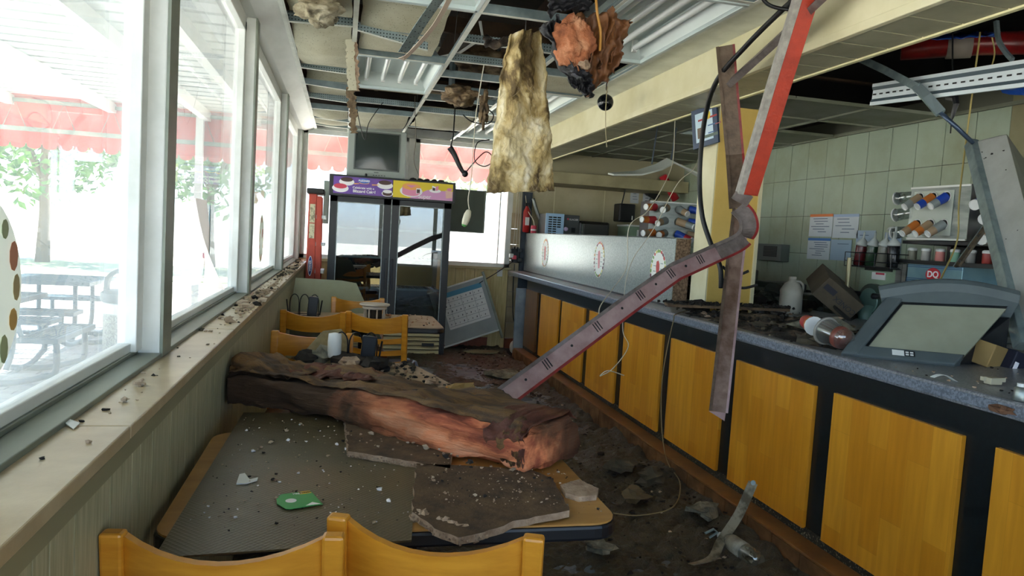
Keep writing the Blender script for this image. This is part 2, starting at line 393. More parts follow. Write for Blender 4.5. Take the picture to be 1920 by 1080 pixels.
# ---------------------------------------------------------------- wall behind the viewer: a glazed shop front
wf = struct('wall_front', (2, -2.55, 0))
obj('wall_low', MB().bx(-.6, 5.2, -2.65, -2.5, 0, .5), panely, wf)
obj('wall_high', MB().bx(-.6, 5.2, -2.65, -2.5, 2.45, 3.35), panely, wf)
for i, x in enumerate((-.6, .9, 2.3, 3.7, 5.1)):
    obj('post_body', MB().bx(x, x+.1, -2.63, -2.53, .5, 2.45), alum, wf)
for n, x in enumerate((-.5, 1.0, 2.4, 3.8)):
    w = struct('window_%d' % (n+7), (x+.65, -2.58, .5))
    b = MB(); b.bx(x, x+1.3, -2.61, -2.55, .5, .56); b.bx(x, x+1.3, -2.61, -2.55, 2.39, 2.45); obj('window_frame', b, alum, w)
    obj('pane', MB().bx(x, x+1.3, -2.585, -2.58, .55, 2.4), glass, w)

# ---------------------------------------------------------------- roof deck over the ceiling void, with joists
ce = struct('ceiling', (2, 3, 3.3))
obj('deck', MB().bx(-.7, 5.3, -2.7, YB+.25, 3.33, 3.4), deckm, ce)
for i in range(9):
    x = -.3 + i*.6
    obj('joist', MB().bx(x, x+.045, -2.6, YB+.15, 3.1, 3.33), joistm, ce)
for i in range(4):
    y = .9 + i*2.4
    obj('bridging', MB().bx(-.6, 5.2, y, y+.05, 2.98, 3.1), joistm, ce)
for i in range(16):
    y = 2.6 + i*.14
    obj('plank', MB().bx(2.2, 2.22, y, y+.132, 2.6, 3.1), joistm, ce)

# ---------------------------------------------------------------- long box beam over the counter
bm_ = struct('beam', (2.18, 3, 2.35)); bm_['label'] = 'cream box beam running over the counter'
XB0, XB1 = 2.035, 2.325
obj('fascia', MB().bx(XB0, XB1, -2.5, YB, 2.365, 2.62), cream, bm_)
obj('edge_strip', MB().bx(XB0-.012, XB0+.02, -2.5, YB, 2.345, 2.385), cream, bm_, bev=.004)
obj('edge_strip', MB().bx(XB1-.015, XB1+.012, -2.5, YB, 2.342, 2.385), mat('cream_trim', 'e0d8a8', .45), bm_, bev=.004)
obj('top_strip', MB().bx(XB0-.01, XB0, -2.5, YB, 2.585, 2.62), cream, bm_)
y = 1.0
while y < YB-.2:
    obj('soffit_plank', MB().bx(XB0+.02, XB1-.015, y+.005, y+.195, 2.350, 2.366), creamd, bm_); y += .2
obj('ledge_tile_row', MB().bx(1.8, XB0, .5, YB, 2.6, 2.615), kceil, bm_)

# ---------------------------------------------------------------- column standing on the counter
co = struct('column', (2.53, 4.46, 1.004)); co['label'] = 'yellow square column rising from the counter to the beam'
obj('shaft', MB().bx(2.37, 2.7, 4.35, 4.57, 1.004, 2.36), [yellowp], co, bev=.004)
obj('lit_side', MB().bx(2.362, 2.37, 4.352, 4.568, 1.0, 2.36), cream, co)  # window light on this side of the column, put in as paler paint
obj('corner_strip', MB().bx(2.69, 2.712, 4.335, 4.36, 1.0, 2.36), cream, co)

# ---------------------------------------------------------------- kitchen ceiling, partly fallen in
kc = struct('ceiling_kitchen', (3.3, 6, 2.47))
t0 = None
for i in range(5):
    for j in range(18):
        x = 2.34 + i*.61; y = -1.7 + j*.61
        hole = (x < 4.0 and 2.0 < y+.3 < 4.1) or (i == 1 and j == 12) or (i == 2 and j == 11)
        if hole: continue
        if t0 is None: t0 = obj('ceiling_panel', MB().bx(x+.004, x+.606, y+.004, y+.606, 2.475, 2.49), kceil, kc, org=(x, y, 2.47))
        else: share('ceiling_panel', t0, kc, V((x, y, 2.47)) - WL[kc.name])
for i in range(6):
    x = 2.34+i*.61
    if x < 2.4 or x > 3.9: obj('runner', MB().bx(x-.012, x+.012, -1.7, YB, 2.462, 2.476), kceil, kc)
    else:
        obj('runner', MB().bx(x-.012, x+.012, 4.4, YB, 2.462, 2.476), kceil, kc); obj('runner', MB().bx(x-.012, x+.012, -1.7, 2.0, 2.462, 2.476), kceil, kc)
for j in range(18):
    y = -1.7+j*.61
    if not 2.2 < y < 4.2: obj('runner', MB().bx(2.34, XK, y-.012, y+.012, 2.463, 2.475), kceil, kc)
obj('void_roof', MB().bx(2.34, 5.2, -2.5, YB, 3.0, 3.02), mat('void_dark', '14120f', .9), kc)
# box soffit on the back wall of the kitchen
obj('trim_6', MB().bx(2.2, 4.19, 8.35, YB, 2.1, 2.24), mat('soffit_olive', 'b3aa84', .6, 0, '9c9370', 3), kind='structure', bev=.006)
obj('trim_7', MB().bx(2.2, 4.19, 8.5, YB, 2.24, 2.47), mat('soffit_upper', 'a19a7c', .7), kind='structure')
# ---------------------------------------------------------------- outdoors: ground, pavers, patio roof, awning, picnic tables, trees
GZ = -.15
pave = mat('paver', 'a9adad', .7, 0, '868c90', 5, (1, 1, 1), .2, 60, wp=True)
asph = mat('parking_ground', 'c9c6bd', .8, 0, 'b5b2a8', 1.5)
lawn = mat('lawn', 'b3b58f', .8, 0, '9fa87c', 2)
g = struct('ground', (-3, 10, GZ))
obj('paving_base', MB().bx(-6.5, -.66, -4, 13, GZ-.1, GZ-.012), mat('paving_joint', '7f8280', .9), g)
obj('car_park', MB().bx(-70, 60, -60, 90, GZ-.3, GZ-.1), asph, g)
obj('lawn_strip', MB().bx(-40, 40, 20, 26, GZ-.1, GZ-.05), lawn, g)
t0 = None; rs = random.Random(3)
for i in range(15):
    for j in range(20):
        x = -4.35 + i*.24 + (j % 2)*.12; y = 5.0 + j*.17
        if t0 is None: t0 = obj('paver', MB().bx(x-.115, x+.115, y-.081, y+.081, GZ-.012, GZ), pave, g, org=(x, y, GZ))
        else: share('paver', t0, g, V((x, y, GZ+rs.uniform(-.004, .003))) - WL[g.name], (0, 0, rs.uniform(-.03, .03)))
b = MB()
for i in range(22):
    for j in range(40):
        x = -6.3 + i*.24 + (j % 2)*.12; y = 8.5 + j*.11
        if y > 8.45: b.bx(x-.115, x+.115, y-.05, y+.05, GZ-.012, GZ)
obj('far_pavers', b, pave, g, kind='stuff')

rf = thing('patio_roof', 'white ribbed metal patio roof outside the side windows', 'roof', (-3, 5, 3.0), kind='structure')
wm = mat('white_metal', 'e6e8e4', .5)
for j in range(41):
    y = -1 + j*.31
    obj('roof_panel', MB().bx(-5.6, -.67, y, y+.24, 3.0, 3.03), mat('roof_white', 'c3c9c6', .5), rf)
obj('roof_sheet', MB().bx(-5.6, -.67, -1, 11.7, 3.03, 3.06), mat('roof_grey', '6d7a78', .7), rf)
for x in (-1.31, -2.02, -3.3, -4.6, -5.5):
    obj('roof_beam', MB().bx(x-.05, x+.05, -1, 11.6, 2.86, 3.0), wm, rf)
for x, y in ((-5.5, 0), (-5.5, 5.8), (-5.5, 11.4), (-2.1, 11.5)):
    obj('roof_post', MB().bx(x-.05, x+.05, y-.05, y+.05, GZ, 2.9), wm, rf)

def fabric(name, col):
    M = bpy.data.materials.new(name); M.use_nodes = True; n = M.node_tree.nodes; l = M.node_tree.links; n.clear()
    o = n.new('ShaderNodeOutputMaterial'); a = n.new('ShaderNodeBsdfDiffuse'); t = n.new('ShaderNodeBsdfTranslucent'); mx = n.new('ShaderNodeMixShader')
    a.inputs[0].default_value = lin(col); t.inputs[0].default_value = lin(col); mx.inputs[0].default_value = .2
    l.new(a.outputs[0], mx.inputs[1]); l.new(t.outputs[0], mx.inputs[2]); l.new(mx.outputs[0], o.inputs[0]); MATS[name] = M; return M
redf = fabric('red_awning_cloth', 'd0594f')
aw = thing('awning', 'red scalloped awning hanging outside the end windows', 'awning', (-1, 11.6, 2.2))
XA0, XA1, SW = -5.6, 3.2, .2
poly = [(XA0, 2.98), (XA1, 2.98)]
n = int((XA1-XA0)/SW); x = XA1
for i in range(n):
    for k in range(7):
        a = math.pi*k/6; poly.append((XA1 - i*SW - SW/2 + SW/2*math.cos(a)*.94, 2.34 - .075*math.sin(a)**.7))
poly.append((XA0, 2.34))
obj('valance', MB().prism(poly, Matrix(((1,0,0,0),(0,0,-1,11.6),(0,1,0,0),(0,0,0,1))), .004), redf, aw)
obj('valance_bar', MB().bx(XA0, XA1, 11.53, 11.57, 2.5, 2.56), alumg, aw)
obj('valance_bar', MB().bx(XA0, XA1, 11.53, 11.57, 2.9, 2.95), alumg, aw)
for i in range(14):
    x = XA0+.3+i*.62; obj('valance_strut', MB().tube([(x, 11.55, 2.53), (x+.15, 11.55, 2.92), (x+.3, 11.55, 2.53)], .007, 4), alumg, aw)
obj('end_post', MB().bx(-2.14, -2.06, 11.5, 11.58, 2.15, 2.98), alumg, aw)
obj('top_cloth', MB().add([(XA0, 11.6, 2.98), (XA1, 11.6, 2.98), (XA1, 9.2, 3.35), (XA0, 9.2, 3.35)], [(0,1,2,3)]), redf, aw)

pm = mat('picnic_coat', '2f4d5a', .4, 0, '27424e', 8)
def picnic(cx, cy, label):
    t = thing('picnic_table', label, 'picnic table', (cx, cy, GZ), 'mesh topped picnic tables on the patio')
    def grid(x0, x1, y0, y1, z, name):
        b = MB()
        n = max(4, int((x1-x0)/.045)); m_ = max(4, int((y1-y0)/.045))
        for i in range(1, n): x = x0+(x1-x0)*i/n; b.bx(x-.006, x+.006, y0, y1, z-.012, z)
        for i in range(1, m_): y = y0+(y1-y0)*i/m_; b.bx(x0, x1, y-.006, y+.006, z-.012, z)
        obj(name, b, pm, t, kind='stuff')
        b = MB(); 
        b.bx(x0-.02, x1+.02, y0-.02, y0+.01, z-.045, z+.004); b.bx(x0-.02, x1+.02, y1-.01, y1+.02, z-.045, z+.004); b.bx(x0-.02, x0+.01, y0, y1, z-.045, z+.004); b.bx(x1-.01, x1+.02, y0, y1, z-.045, z+.004)
        obj(name.replace('mesh', 'rim'), b, pm, t, bev=.006)
    grid(cx-.5, cx+.5, cy-.5, cy+.5, .6, 'top_mesh')
    for dx, dy in ((1, 0), (-1, 0), (0, 1), (0, -1)):
        ox, oy = cx+dx*.8, cy+dy*.8
        hx, hy = (.14, .48) if dx else (.48, .14)
        grid(ox-hx, ox+hx, oy-hy, oy+hy, .3, 'seat_mesh')
        for s in (-1, 1):
            px_, py_ = ox + (dy and s*.36), oy + (dx and s*.36)
            qx, qy = (dx*.1, dy*.1)
            pts = spline([(px_+qx, py_+qy, .27), (px_+qx, py_+qy, .0), (px_+qx*.6-dx*.05, py_+qy*.6-dy*.05, GZ+.09), (px_-dx*.25, py_-dy*.25, GZ+.03), (px_-dx*.55, py_-dy*.55, GZ+.03)], 5)
            obj('leg', MB().tube(pts, .028, 7), pm, t, smooth=True)
    for sx in (-1, 1):
        for sy in (-1, 1):
            obj('post', MB().tube(spline([(cx+sx*.3, cy+sy*.3, .58), (cx+sx*.3, cy+sy*.3, .1), (cx+sx*.26, cy+sy*.26, GZ+.02)], 4), .028, 7), pm, t, smooth=True)
    return t
picnic(-3.33, 7.44, 'blue grey mesh picnic table nearest the side window')
picnic(-3.35, 9.75, 'blue grey mesh picnic table behind the nearer picnic table')

tb = thing('litter_bin', 'round pebbled concrete litter bin with a dark arched lid', 'bin', (-2.25, 8.7, GZ))
conc = mat('pebble_concrete', 'b9b6a9', .8, 0, '83817a', 55, lo=.42, hi=.58, bump=.4, bscale=70)
obj('bin_body', MB().lathe([(.25, GZ), (.27, GZ+.03), (.27, .36), (.25, .37)], (-2.25, 8.7, 0), n=20), conc, tb, smooth=True, auto=True)
obj('liner', MB().lathe([(.275, .33), (.285, .35), (.285, .44), (.26, .46)], (-2.25, 8.7, 0), n=20), wm, tb, smooth=True)
dk = mat('bin_lid', '39464d', .5)
obj('lid_base', MB().lathe([(.29, .46), (.3, .48), (.3, .56), (.27, .58)], (-2.25, 8.7, 0), n=20), dk, tb, smooth=True, auto=True)
for s in (0, 90):
    b = MB(); pts = [( .25*math.cos(R(s+a0))*1, .25*math.sin(R(s+a0)), 0) for a0 in (0, 180)]
    arc = spline([(-2.25+pts[0][0], 8.7+pts[0][1], .56), (-2.25+pts[0][0]*.85, 8.7+pts[0][1]*.85, .74), (-2.25, 8.7, .83), (-2.25+pts[1][0]*.85, 8.7+pts[1][1]*.85, .74), (-2.25+pts[1][0], 8.7+pts[1][1], .56)], 5)
    b.sweep([(-.05, -.02), (.05, -.02), (.05, .02), (-.05, .02)], arc, (math.cos(R(s+90)), math.sin(R(s+90)), 0)); obj('lid_arch', b, dk, tb)

leafm = mat('tree_leaf', '6f9a4a', .6, 0, '4f7d35', 1.2); barkm = mat('bark', '7a6a58', .8)
rs = random.Random(8)
lb = MB()
for i in range(3200):
    d = V((rs.gauss(0, 1), rs.gauss(0, 1), rs.gauss(0, .8))).normalized() * (rs.random()**.35) * 2.6
    d *= 1 + .35*noise.noise(d*.6)
    p = V((0, 0, 4.6)) + d; q = Euler((rs.uniform(-1, 1), rs.uniform(-1, 1), rs.uniform(0, 6))).to_matrix(); s = rs.uniform(.1, .22)
    lb.add([p+q@V((-s, 0, 0)), p+q@V((0, -s*.5, 0)), p+q@V((s, 0, 0)), p+q@V((0, s*.5, .03))], [(0,1,2,3)])
tb_ = MB().tube([(0, 0, 0), (.05, .02, 1.5), (0, 0, 3), (.1, 0, 5)], .22, 8, .06)
for a in range(5): tb_.tube([(0, 0, 2.6), (math.cos(a*1.3)*.8, math.sin(a*1.3)*.8, 4), (math.cos(a*1.3)*1.5, math.sin(a*1.3)*1.5, 5)], .09, 6, .03)
TREES = ((-9, 25, 1.0, 'leafy tree across the car park, seen past the second window post'), (-15, 27, 1.2, 'leafy tree across the car park behind the picnic tables'), (-22, 24, 1.1, 'leafy tree across the car park, leftmost of the row'), (-4.5, 27, 1.0, 'leafy tree beyond the end window beside the ladder'), (3, 30, 1.2, 'leafy tree beyond the end window right of the drinks cooler'), (-28, 12, 1.3, 'leafy tree seen through the near side window'))
tr = None
for x, y, s, lab in TREES:
    if tr is None:
        tr = thing('tree', lab, 'tree', (x, y, GZ-.1), 'trees beyond the car park'); WL[tr.name] = V((0, 0, 0)); obj('crown', lb, leafm, tr, kind='stuff'); obj('trunk', tb_, barkm, tr, smooth=True); WL[tr.name] = V((x, y, GZ-.1))
        o = tr
    else: o = dup(tr, (x, y, GZ-.1), s*3, lab)
    o.scale = (s, s, s)
# ---------------------------------------------------------------- long counter
XC = 2.10
ct = thing('service_counter', 'long black counter front with yellow wooden panels', 'counter', (2.3, 4, 0))
obj('body', MB().bx(XC, 2.68, -.6, 8.05, 0, .945), mat('counter_black', '0d1316', .3, 0, '161d20', 40, bump=.03), ct)
obj('toe_band', MB().bx(XC-.006, XC, -.6, 8.05, .145, .19), mat('toe_black', '14150f', .6, 0, '8d8670', 110, lo=.57, hi=.64, bump=.3, bscale=80), ct)
for yf in (1.07, 1.86, 2.65, 3.44, 4.23, 5.02, 5.81, 6.60, 7.36):
    obj('wood_panel', MB().bx(XC-.02, XC-.0005, yf-.66, yf, .185, .838), staves, ct, bev=.0015)
o = obj('wood_panel', MB().bx(XC-.02, XC-.0005, 7.5, 8.0, .185, .838), mat('dark_panel', '7a5222', .4, 0, '5c3b18', 6, (1, 8, 1)), ct); o['label'] = 'darker wooden panel at the far end'  # darker brown than the other panels
sl = mat('end_metal', '9aa6ae', .35, .5, '7d8890', 5)
b = MB().bx(XC-.12, XC+.0, 8.052, 8.09, .12, .84); obj('end_panel', b, sl, ct, bev=.004, label='grey metal end panel')
y = -.5; rs = random.Random(2)
t0 = None
while y < 8.0:
    if t0 is None: t0 = obj('base_tile', MB().bx(1.985, 1.998, y+.003, y+.207, 0, .13), brown_t, ct, org=(1.99, y, 0))
    else: share('base_tile', t0, ct, V((1.99 + rs.uniform(-.001, .001), y, 0)) - WL[ct.name])
    y += .21
obj('base_ledge', MB().bx(1.985, XC, -.5, 8.05, .131, .144), mat('ledge_tile', '8a5b2c', .4, 0, '6d4420', 6, (1, 1, 1), .1), ct, bev=.003)
obj('base_core', MB().bx(1.998, XC, -.5, 8.05, 0, .13), grout, ct)
obj('base_end', MB().bx(1.985, XC, 8.05, 8.06, 0, .144), brown_t, ct)

lam = mat('speckled_laminate', '8d8f94', .3, 0, '5d6168', 130, lo=.42, hi=.6, bump=.03)
lamf = mat('counter_front_laminate', '7f8794', .35, 0, '565d69', 110, lo=.42, hi=.6)
wt = thing('worktop', 'grey speckled worktop along the counter', 'worktop', (2.4, 4, .945))
obj('slab', MB().bx(2.055, 3.5, -.6, 8.3, .945, 1.003), lam, wt, bev=.012)
obj('nose', MB().bx(2.05, 2.056, -.6, 8.31, .957, .992), lamf, wt, bev=.002)
obj('slab_end', MB().bx(2.055, 2.26, 8.3, 8.85, .945, 1.003), lam, wt, bev=.008)
obj('nose_end', MB().bx(2.05, 2.056, 8.31, 8.86, .957, .992), steel, wt, bev=.002)
obj('back_edge', MB().bx(3.5, 3.52, -.6, 8.3, .945, 1.003), sl, wt)

# upright screen on the far half of the counter
XD = 2.25
dv = thing('counter_screen', 'upright brushed metal screen standing on the far half of the counter', 'screen', (2.32, 6.5, 1.003))
scm = mat('screen_laminate', 'a9b3b0', .3, .55, '8a9492', 90, (1, 1, 1), .04, 60, lo=.4, hi=.62)
chip = mat('chipboard', '9a7f66', .85, 0, '5f4a38', 70, lo=.38, hi=.62, bump=.4, bscale=90)
obj('front_face', MB().bx(XD, XD+.006, 4.62, 8.85, 1.003, 1.485), scm, dv)
obj('core', MB().bx(XD+.006, XD+.12, 4.625, 8.85, 1.003, 1.48), chip, dv)
obj('top_cap', MB().bx(XD, XD+.12, 4.62, 8.85, 1.48, 1.487), steel, dv)
obj('foot_seal', MB().bx(XD-.012, XD, 4.62, 8.85, 1.003, 1.015), blackp, dv)
wh = mat('decal_white', 'eef0ea', .45); 
cols = [mat('decal_%s' % n_, c_, .45) for n_, c_ in (('red', 'c2413f'), ('green', '7aa24c'), ('orange', 'd9933a'), ('plum', '6f3b4a'), ('yellow', 'd8c860'), ('pink', 'd98b92'))]
rs = random.Random(5)
for k, (py_, pz_) in enumerate(((4.87, 1.235), (6.12, 1.27), (7.9, 1.265))):
    M = frame((XD-.0005, py_, pz_), (0, -1, 0), (0, 0, 1))
    a = .135; h = .165
    d = obj('oval_decal', MB().prism(ell(a, h), M, .001), wh, dv)
    for i in range(26):
        an = 2*math.pi*i/26; q = M @ V((math.cos(an)*a*.9, math.sin(an)*h*.91, .0012)); M2 = frame(q, (0, -math.cos(an), math.sin(an)), (0, math.sin(an), math.cos(an)))
        obj('fruit_print', MB().prism(ell(rs.uniform(.009, .014), rs.uniform(.011, .02), 7), M2, .0006), rs.choice(cols), d)
    obj('cone_print', MB().prism([(-.018, -.07), (.018, -.07), (.03, .06), (.012, .09), (-.02, .085), (-.03, .05)], M @ Matrix.Translation((0, -.01, .0012)) @ Matrix.Rotation(.12, 4, 'Z'), .0006), cols[0 if k != 1 else 5], d)
    for i in range(7):
        obj('letter_print', MB().prism([(-.022, -.003), (.022, -.003), (.022, .003), (-.022, .003)], M @ Matrix.Translation((-.06 if i % 2 else .06, -.06+i*.02, .0012)), .0004), mat('decal_grey', '8fa0a0', .5), d)
# ---------------------------------------------------------------- chairs
def arc_rail(z0, z1, dip, x=.175, bow=.055, yb=lambda z: -.195-.16*(z-.45)*.55, t=.018):
    b = MB()
    def top(u, v):
        xx = -x+2*x*u; k = 1-(xx/x)**2; z = z0+(z1-z0)*v - dip*k*v - dip*.45*k*(1-v)
        return (xx, yb(z) - bow*k + .012, z)
    b.sheet(top, 10, 3, t, (0, 1, 0)); return b
def make_chair(label):
    t = thing('dining_chair', label, 'chair', (0, 0, 0), 'ladder back wooden dining chairs')
    yb = lambda z: -.195-.088*(z-.45)
    for s in (-1, 1):
        b = MB(); x = s*.19
        loop = lambda z, y, w=.0175, d=.02: [(x-w, y-d, z), (x+w, y-d, z), (x+w, y+d, z), (x-w, y+d, z)]
        L = [loop(0, -.25, .015, .016), loop(.45, -.19), loop(.865, yb(.865)-.005, .02, .016)]
        b.hexa(L[0], L[1]); b.hexa(L[1], L[2]); obj('rear_leg', b, chairw, t, bev=.006)
        b = MB().hexa([(x-.015, .185, 0), (x+.015, .185, 0), (x+.015, .215, 0), (x-.015, .215, 0)], [(x-.018, .18, .43), (x+.018, .18, .43), (x+.018, .216, .43), (x-.018, .216, .43)])
        obj('front_leg', b, chairw, t, bev=.005)
        obj('side_stretcher', MB().bx(x-.01, x+.01, -.2, .19, .2, .235), chairw, t)
    obj('top_rail', arc_rail(.742, .858, .03), chairw, t, smooth=True, auto=True)
    for z in (.665, .585, .505): obj('back_slat', arc_rail(z, z+.038, .012), chairw, t, smooth=True, auto=True)
    b = MB(); b.bx(-.17, .17, .185, .21, .37, .43); b.bx(-.17, .17, -.205, -.18, .37, .43); b.bx(-.2, -.175, -.19, .2, .37, .43); b.bx(.175, .2, -.19, .2, .37, .43); obj('seat_frame', b, chairw, t, bev=.004)
    obj('seat', MB().prism(rrect(-.2, .2, -.17, .225, .05), Matrix.Translation((0, 0, .432)), .05), vinyl, t, bev=.015)
    obj('front_stretcher', MB().bx(-.175, .175, .15, .17, .22, .25), chairw, t)
    return t
ch0 = make_chair('yellow wooden chair in the bottom left corner by the panelled wall')
def place(o, x, y, rz, label=None):
    if label is None: o.location = (x, y, 0); o.rotation_euler = (0, 0, rz); return o
    return dup(o, (x, y, 0), rz, label)
place(ch0, -.152, 1.562, R(-7))
place(ch0, .275, 1.55, R(-20), 'yellow wooden chair nearest the aisle at the nearest table')
place(ch0, -.14, 5.08, R(-6), 'yellow wooden chair beside the panelled wall at the far table')
place(ch0, .31, 5.08, R(-16), 'yellow wooden chair with its back to the aisle below the white carousel stand')
place(ch0, -.15, 3.64, R(180-5), 'yellow wooden chair behind the middle table with a tile leaning on it')
place(ch0, .16, 5.66, R(180+4), 'yellow wooden chair in front of the drinks cooler behind the far table')

# ---------------------------------------------------------------- tables
tanl = mat('tan_laminate', 'b8894a', .35, 0, 'a1743a', 4, (1, 4, 1)); edgev = mat('black_edge', '14161c', .35)
dustl = mat('dust_laminate', 'b39b80', .6, 0, '8f7658', 9, lo=.3, hi=.7)
def table(label, cx, cy, sx, sy, rz, top):
    t = thing('cafe_table', label, 'table', (0, 0, 0), 'cafe tables along the windows')
    pl = rrect(-sx/2, sx/2, -sy/2, sy/2, .075, 6)
    obj('tabletop', MB().prism(rrect(-sx/2+.006, sx/2-.006, -sy/2+.006, sy/2-.006, .07, 6), Matrix.Translation((0, 0, .715)), .035), top, t)
    obj('edge_band', MB().prism(pl, Matrix.Translation((0, 0, .708)), .038), edgev, t, bev=.008)
    obj('pedestal', MB().lathe([(.05, .02), (.045, .1), (.04, .69), (.1, .7), (.1, .708)], (0, 0, 0), n=14), edgev, t, smooth=True)
    b = MB(); b.box((0, 0, .02), (min(sx, 1.0)*.75, .07, .035)); b.box((0, 0, .02), (.07, sy*.75, .035)); obj('foot', b, edgev, t, bev=.008)
    t.location = (cx, cy, 0); t.rotation_euler = (0, 0, rz); return t
table('tan topped table with a black edge nearest the viewer', .16, 1.985, 1.06, .82, 0, tanl)
table('dust covered table in the middle behind the insulation roll', .13, 3.13, .74, .93, R(15), dustl)
table('pale dusty table in front of the drinks cooler', .185, 5.4, 1.1, .76, 0, dustl)

# ---------------------------------------------------------------- two fallen light diffuser panels
def prismatic(name, col, col2, rough):
    M = mat(name, col, rough, 0, col2, 3, lo=.4, hi=.75); n = M.node_tree.nodes; l = M.node_tree.links; bs = n['Principled BSDF']
    tc = n.new('ShaderNodeTexCoord'); mp = n.new('ShaderNodeMapping'); mp.inputs['Rotation'].default_value = (0, 0, R(45)); l.new(tc.outputs['Object'], mp.inputs[0])
    ck = n.new('ShaderNodeTexVoronoi'); ck.inputs['Scale'].default_value = 95; ck.inputs['Randomness'].default_value = 0; l.new(mp.outputs[0], ck.inputs[0])
    bp = n.new('ShaderNodeBump'); bp.inputs['Strength'].default_value = .5; bp.inputs['Distance'].default_value = .003; l.new(ck.outputs['Distance'], bp.inputs['Height']); l.new(bp.outputs[0], bs.inputs['Normal'])
    return M
difm = prismatic('sooty_diffuser', '554d38', '68583a', .3)
a, b_, c_, d_ = P(288, 1036, Z=.765), P(772, 1004, Z=.765), P(781, 868, Z=.765), P(468, 748, Z=.765)
e_ = P(700, 800, Z=.765)
poly = [(a.x, a.y), (b_.x, b_.y), (c_.x, c_.y), (.2, 2.62), (-.31, 2.62)]
poly = [(max(-.375, x), y) for x, y in poly]
b = MB().prism(poly, Matrix.Translation((0, 0, .7505)), .004)
tag(obj('light_diffuser', b, difm), 'sooty textured light diffuser panel lying on the nearest table', 'light panel')
dif2 = prismatic('pale_diffuser', '8f9078', '7c7d62', .3)
q = [P(555, 520, Y=6.2), P(640, 525, Y=6.2), P(668, 530, Y=6.2), P(693, 586, Y=6.2), P(706, 640, Y=6.05), P(540, 640, Y=6.05), P(544, 560, Y=6.15)]
for p in q: p.x = max(p.x, -.37)
def lean(p): return V((p.x, 5.86 + (p.z-.6)*.55, p.z))
q2 = []
for (px, py) in ((555, 520), (640, 525), (668, 530), (693, 586), (712, 625), (545, 625), (546, 560)):
    # points of a sheet leaning back from the far table
    p = P(px, py, Y=6.1); q2.append(p)
b = MB(); n = len(q2); q2 = [V((max(p.x, -.37), 5.85+(p.z-.65)*.6, p.z)) for p in q2]
off = V((0, .85, -.5)).normalized()*.004
b.add(q2 + [p+off for p in q2], [tuple(range(n)), tuple(range(n, 2*n))[::-1]] + [(i, i+n, (i+1) % n+n, (i+1) % n) for i in range(n)])
tag(obj('light_diffuser', b, dif2), 'pale textured diffuser panel propped up behind the far table', 'light panel')

# ---------------------------------------------------------------- glass door drinks cooler
YF = 8.2
fr = thing('display_cooler', 'black two door glass display cooler with a lit style sign on top', 'cooler', (.52, 8.5, 0))
blk = mat('cooler_black', '16191b', .35)
inside = mat('cooler_inside', '23282a', .6)
b = MB(); b.bx(-.15, -.11, YF+.02, 8.9, 0, 1.97); b.bx(1.15, 1.19, YF+.02, 8.9, 0, 1.97); b.bx(-.11, 1.15, 8.86, 8.9, 0, 1.97); b.bx(-.11, 1.15, YF+.02, 8.86, 1.9, 1.97); b.bx(-.11, 1.15, YF+.05, 8.86, .28, .33)
obj('cabinet', b, blk, fr)
obj('liner', MB().bx(-.1, 1.14, 8.8, 8.85, .34, 1.75), inside, fr)
for z in (.75, 1.1, 1.42):
    b = MB()
    for i in range(24): x = -.09+i*.0525; b.bx(x, x+.006, YF+.12, 8.78, z, z+.006)
    b.bx(-.1, 1.14, YF+.12, YF+.13, z-.012, z+.012); obj('wire_shelf', b, steel, fr)
for k, (x0, x1) in enumerate(((-.15, .515), (.523, 1.19))):
    b = MB(); b.bx(x0, x0+.085, YF-.03, YF+.02, .3, 1.765); b.bx(x1-.085, x1, YF-.03, YF+.02, .3, 1.765); b.bx(x0, x1, YF-.03, YF+.02, 1.695, 1.765); b.bx(x0, x1, YF-.03, YF+.02, .3, .36)
    d = obj('door', b, blk, fr, bev=.004)
    b = MB(); b.bx(x0+.08, x0+.088, YF-.034, YF-.02, .36, 1.695); b.bx(x1-.088, x1-.08, YF-.034, YF-.02, .36, 1.695); b.bx(x0+.08, x1-.08, YF-.034, YF-.02, .355, .363); b.bx(x0+.08, x1-.08, YF-.034, YF-.02, 1.692, 1.7); obj('inner_trim', b, steel, d)
    obj('glass', MB().bx(x0+.08, x1-.08, YF-.012, YF-.006, .35, 1.7), fglass, d)
    hx = x1-.03 if k == 0 else x0+.03
    obj('handle', MB().bx(hx-.012, hx+.012, YF-.05, YF-.03, .75, 1.1), blackp, d, bev=.005)
obj('middle_strip', MB().bx(.514, .524, YF-.02, YF, .3, 1.765), steel, fr)
cm = mat('louvre_cream', 'c6bd99', .5)
for i in range(5):
    z = .035+i*.05; b = MB().hexa([(-.13, YF-.038, z), (1.13, YF-.038, z), (1.13, YF+.03, z+.01), (-.13, YF+.03, z+.01)], [(-.13, YF-.008, z+.034), (1.13, YF-.008, z+.034), (1.13, YF+.03, z+.036), (-.13, YF+.03, z+.036)])
    obj('louvre', b, cm, fr)
obj('louvre_back', MB().bx(-.13, 1.13, YF+.03, YF+.05, .02, .29), blackp, fr)
obj('model_plate', MB().bx(.93, 1.07, YF-.042, YF-.036, .12, .155), blackp, fr)
obj('kick_frame', MB().bx(1.13, 1.19, YF-.03, YF+.03, 0, .3), blk, fr)
obj('top_board', MB().bx(-.14, 1.18, YF, 8.9, 1.97, 1.99), blackp, fr)
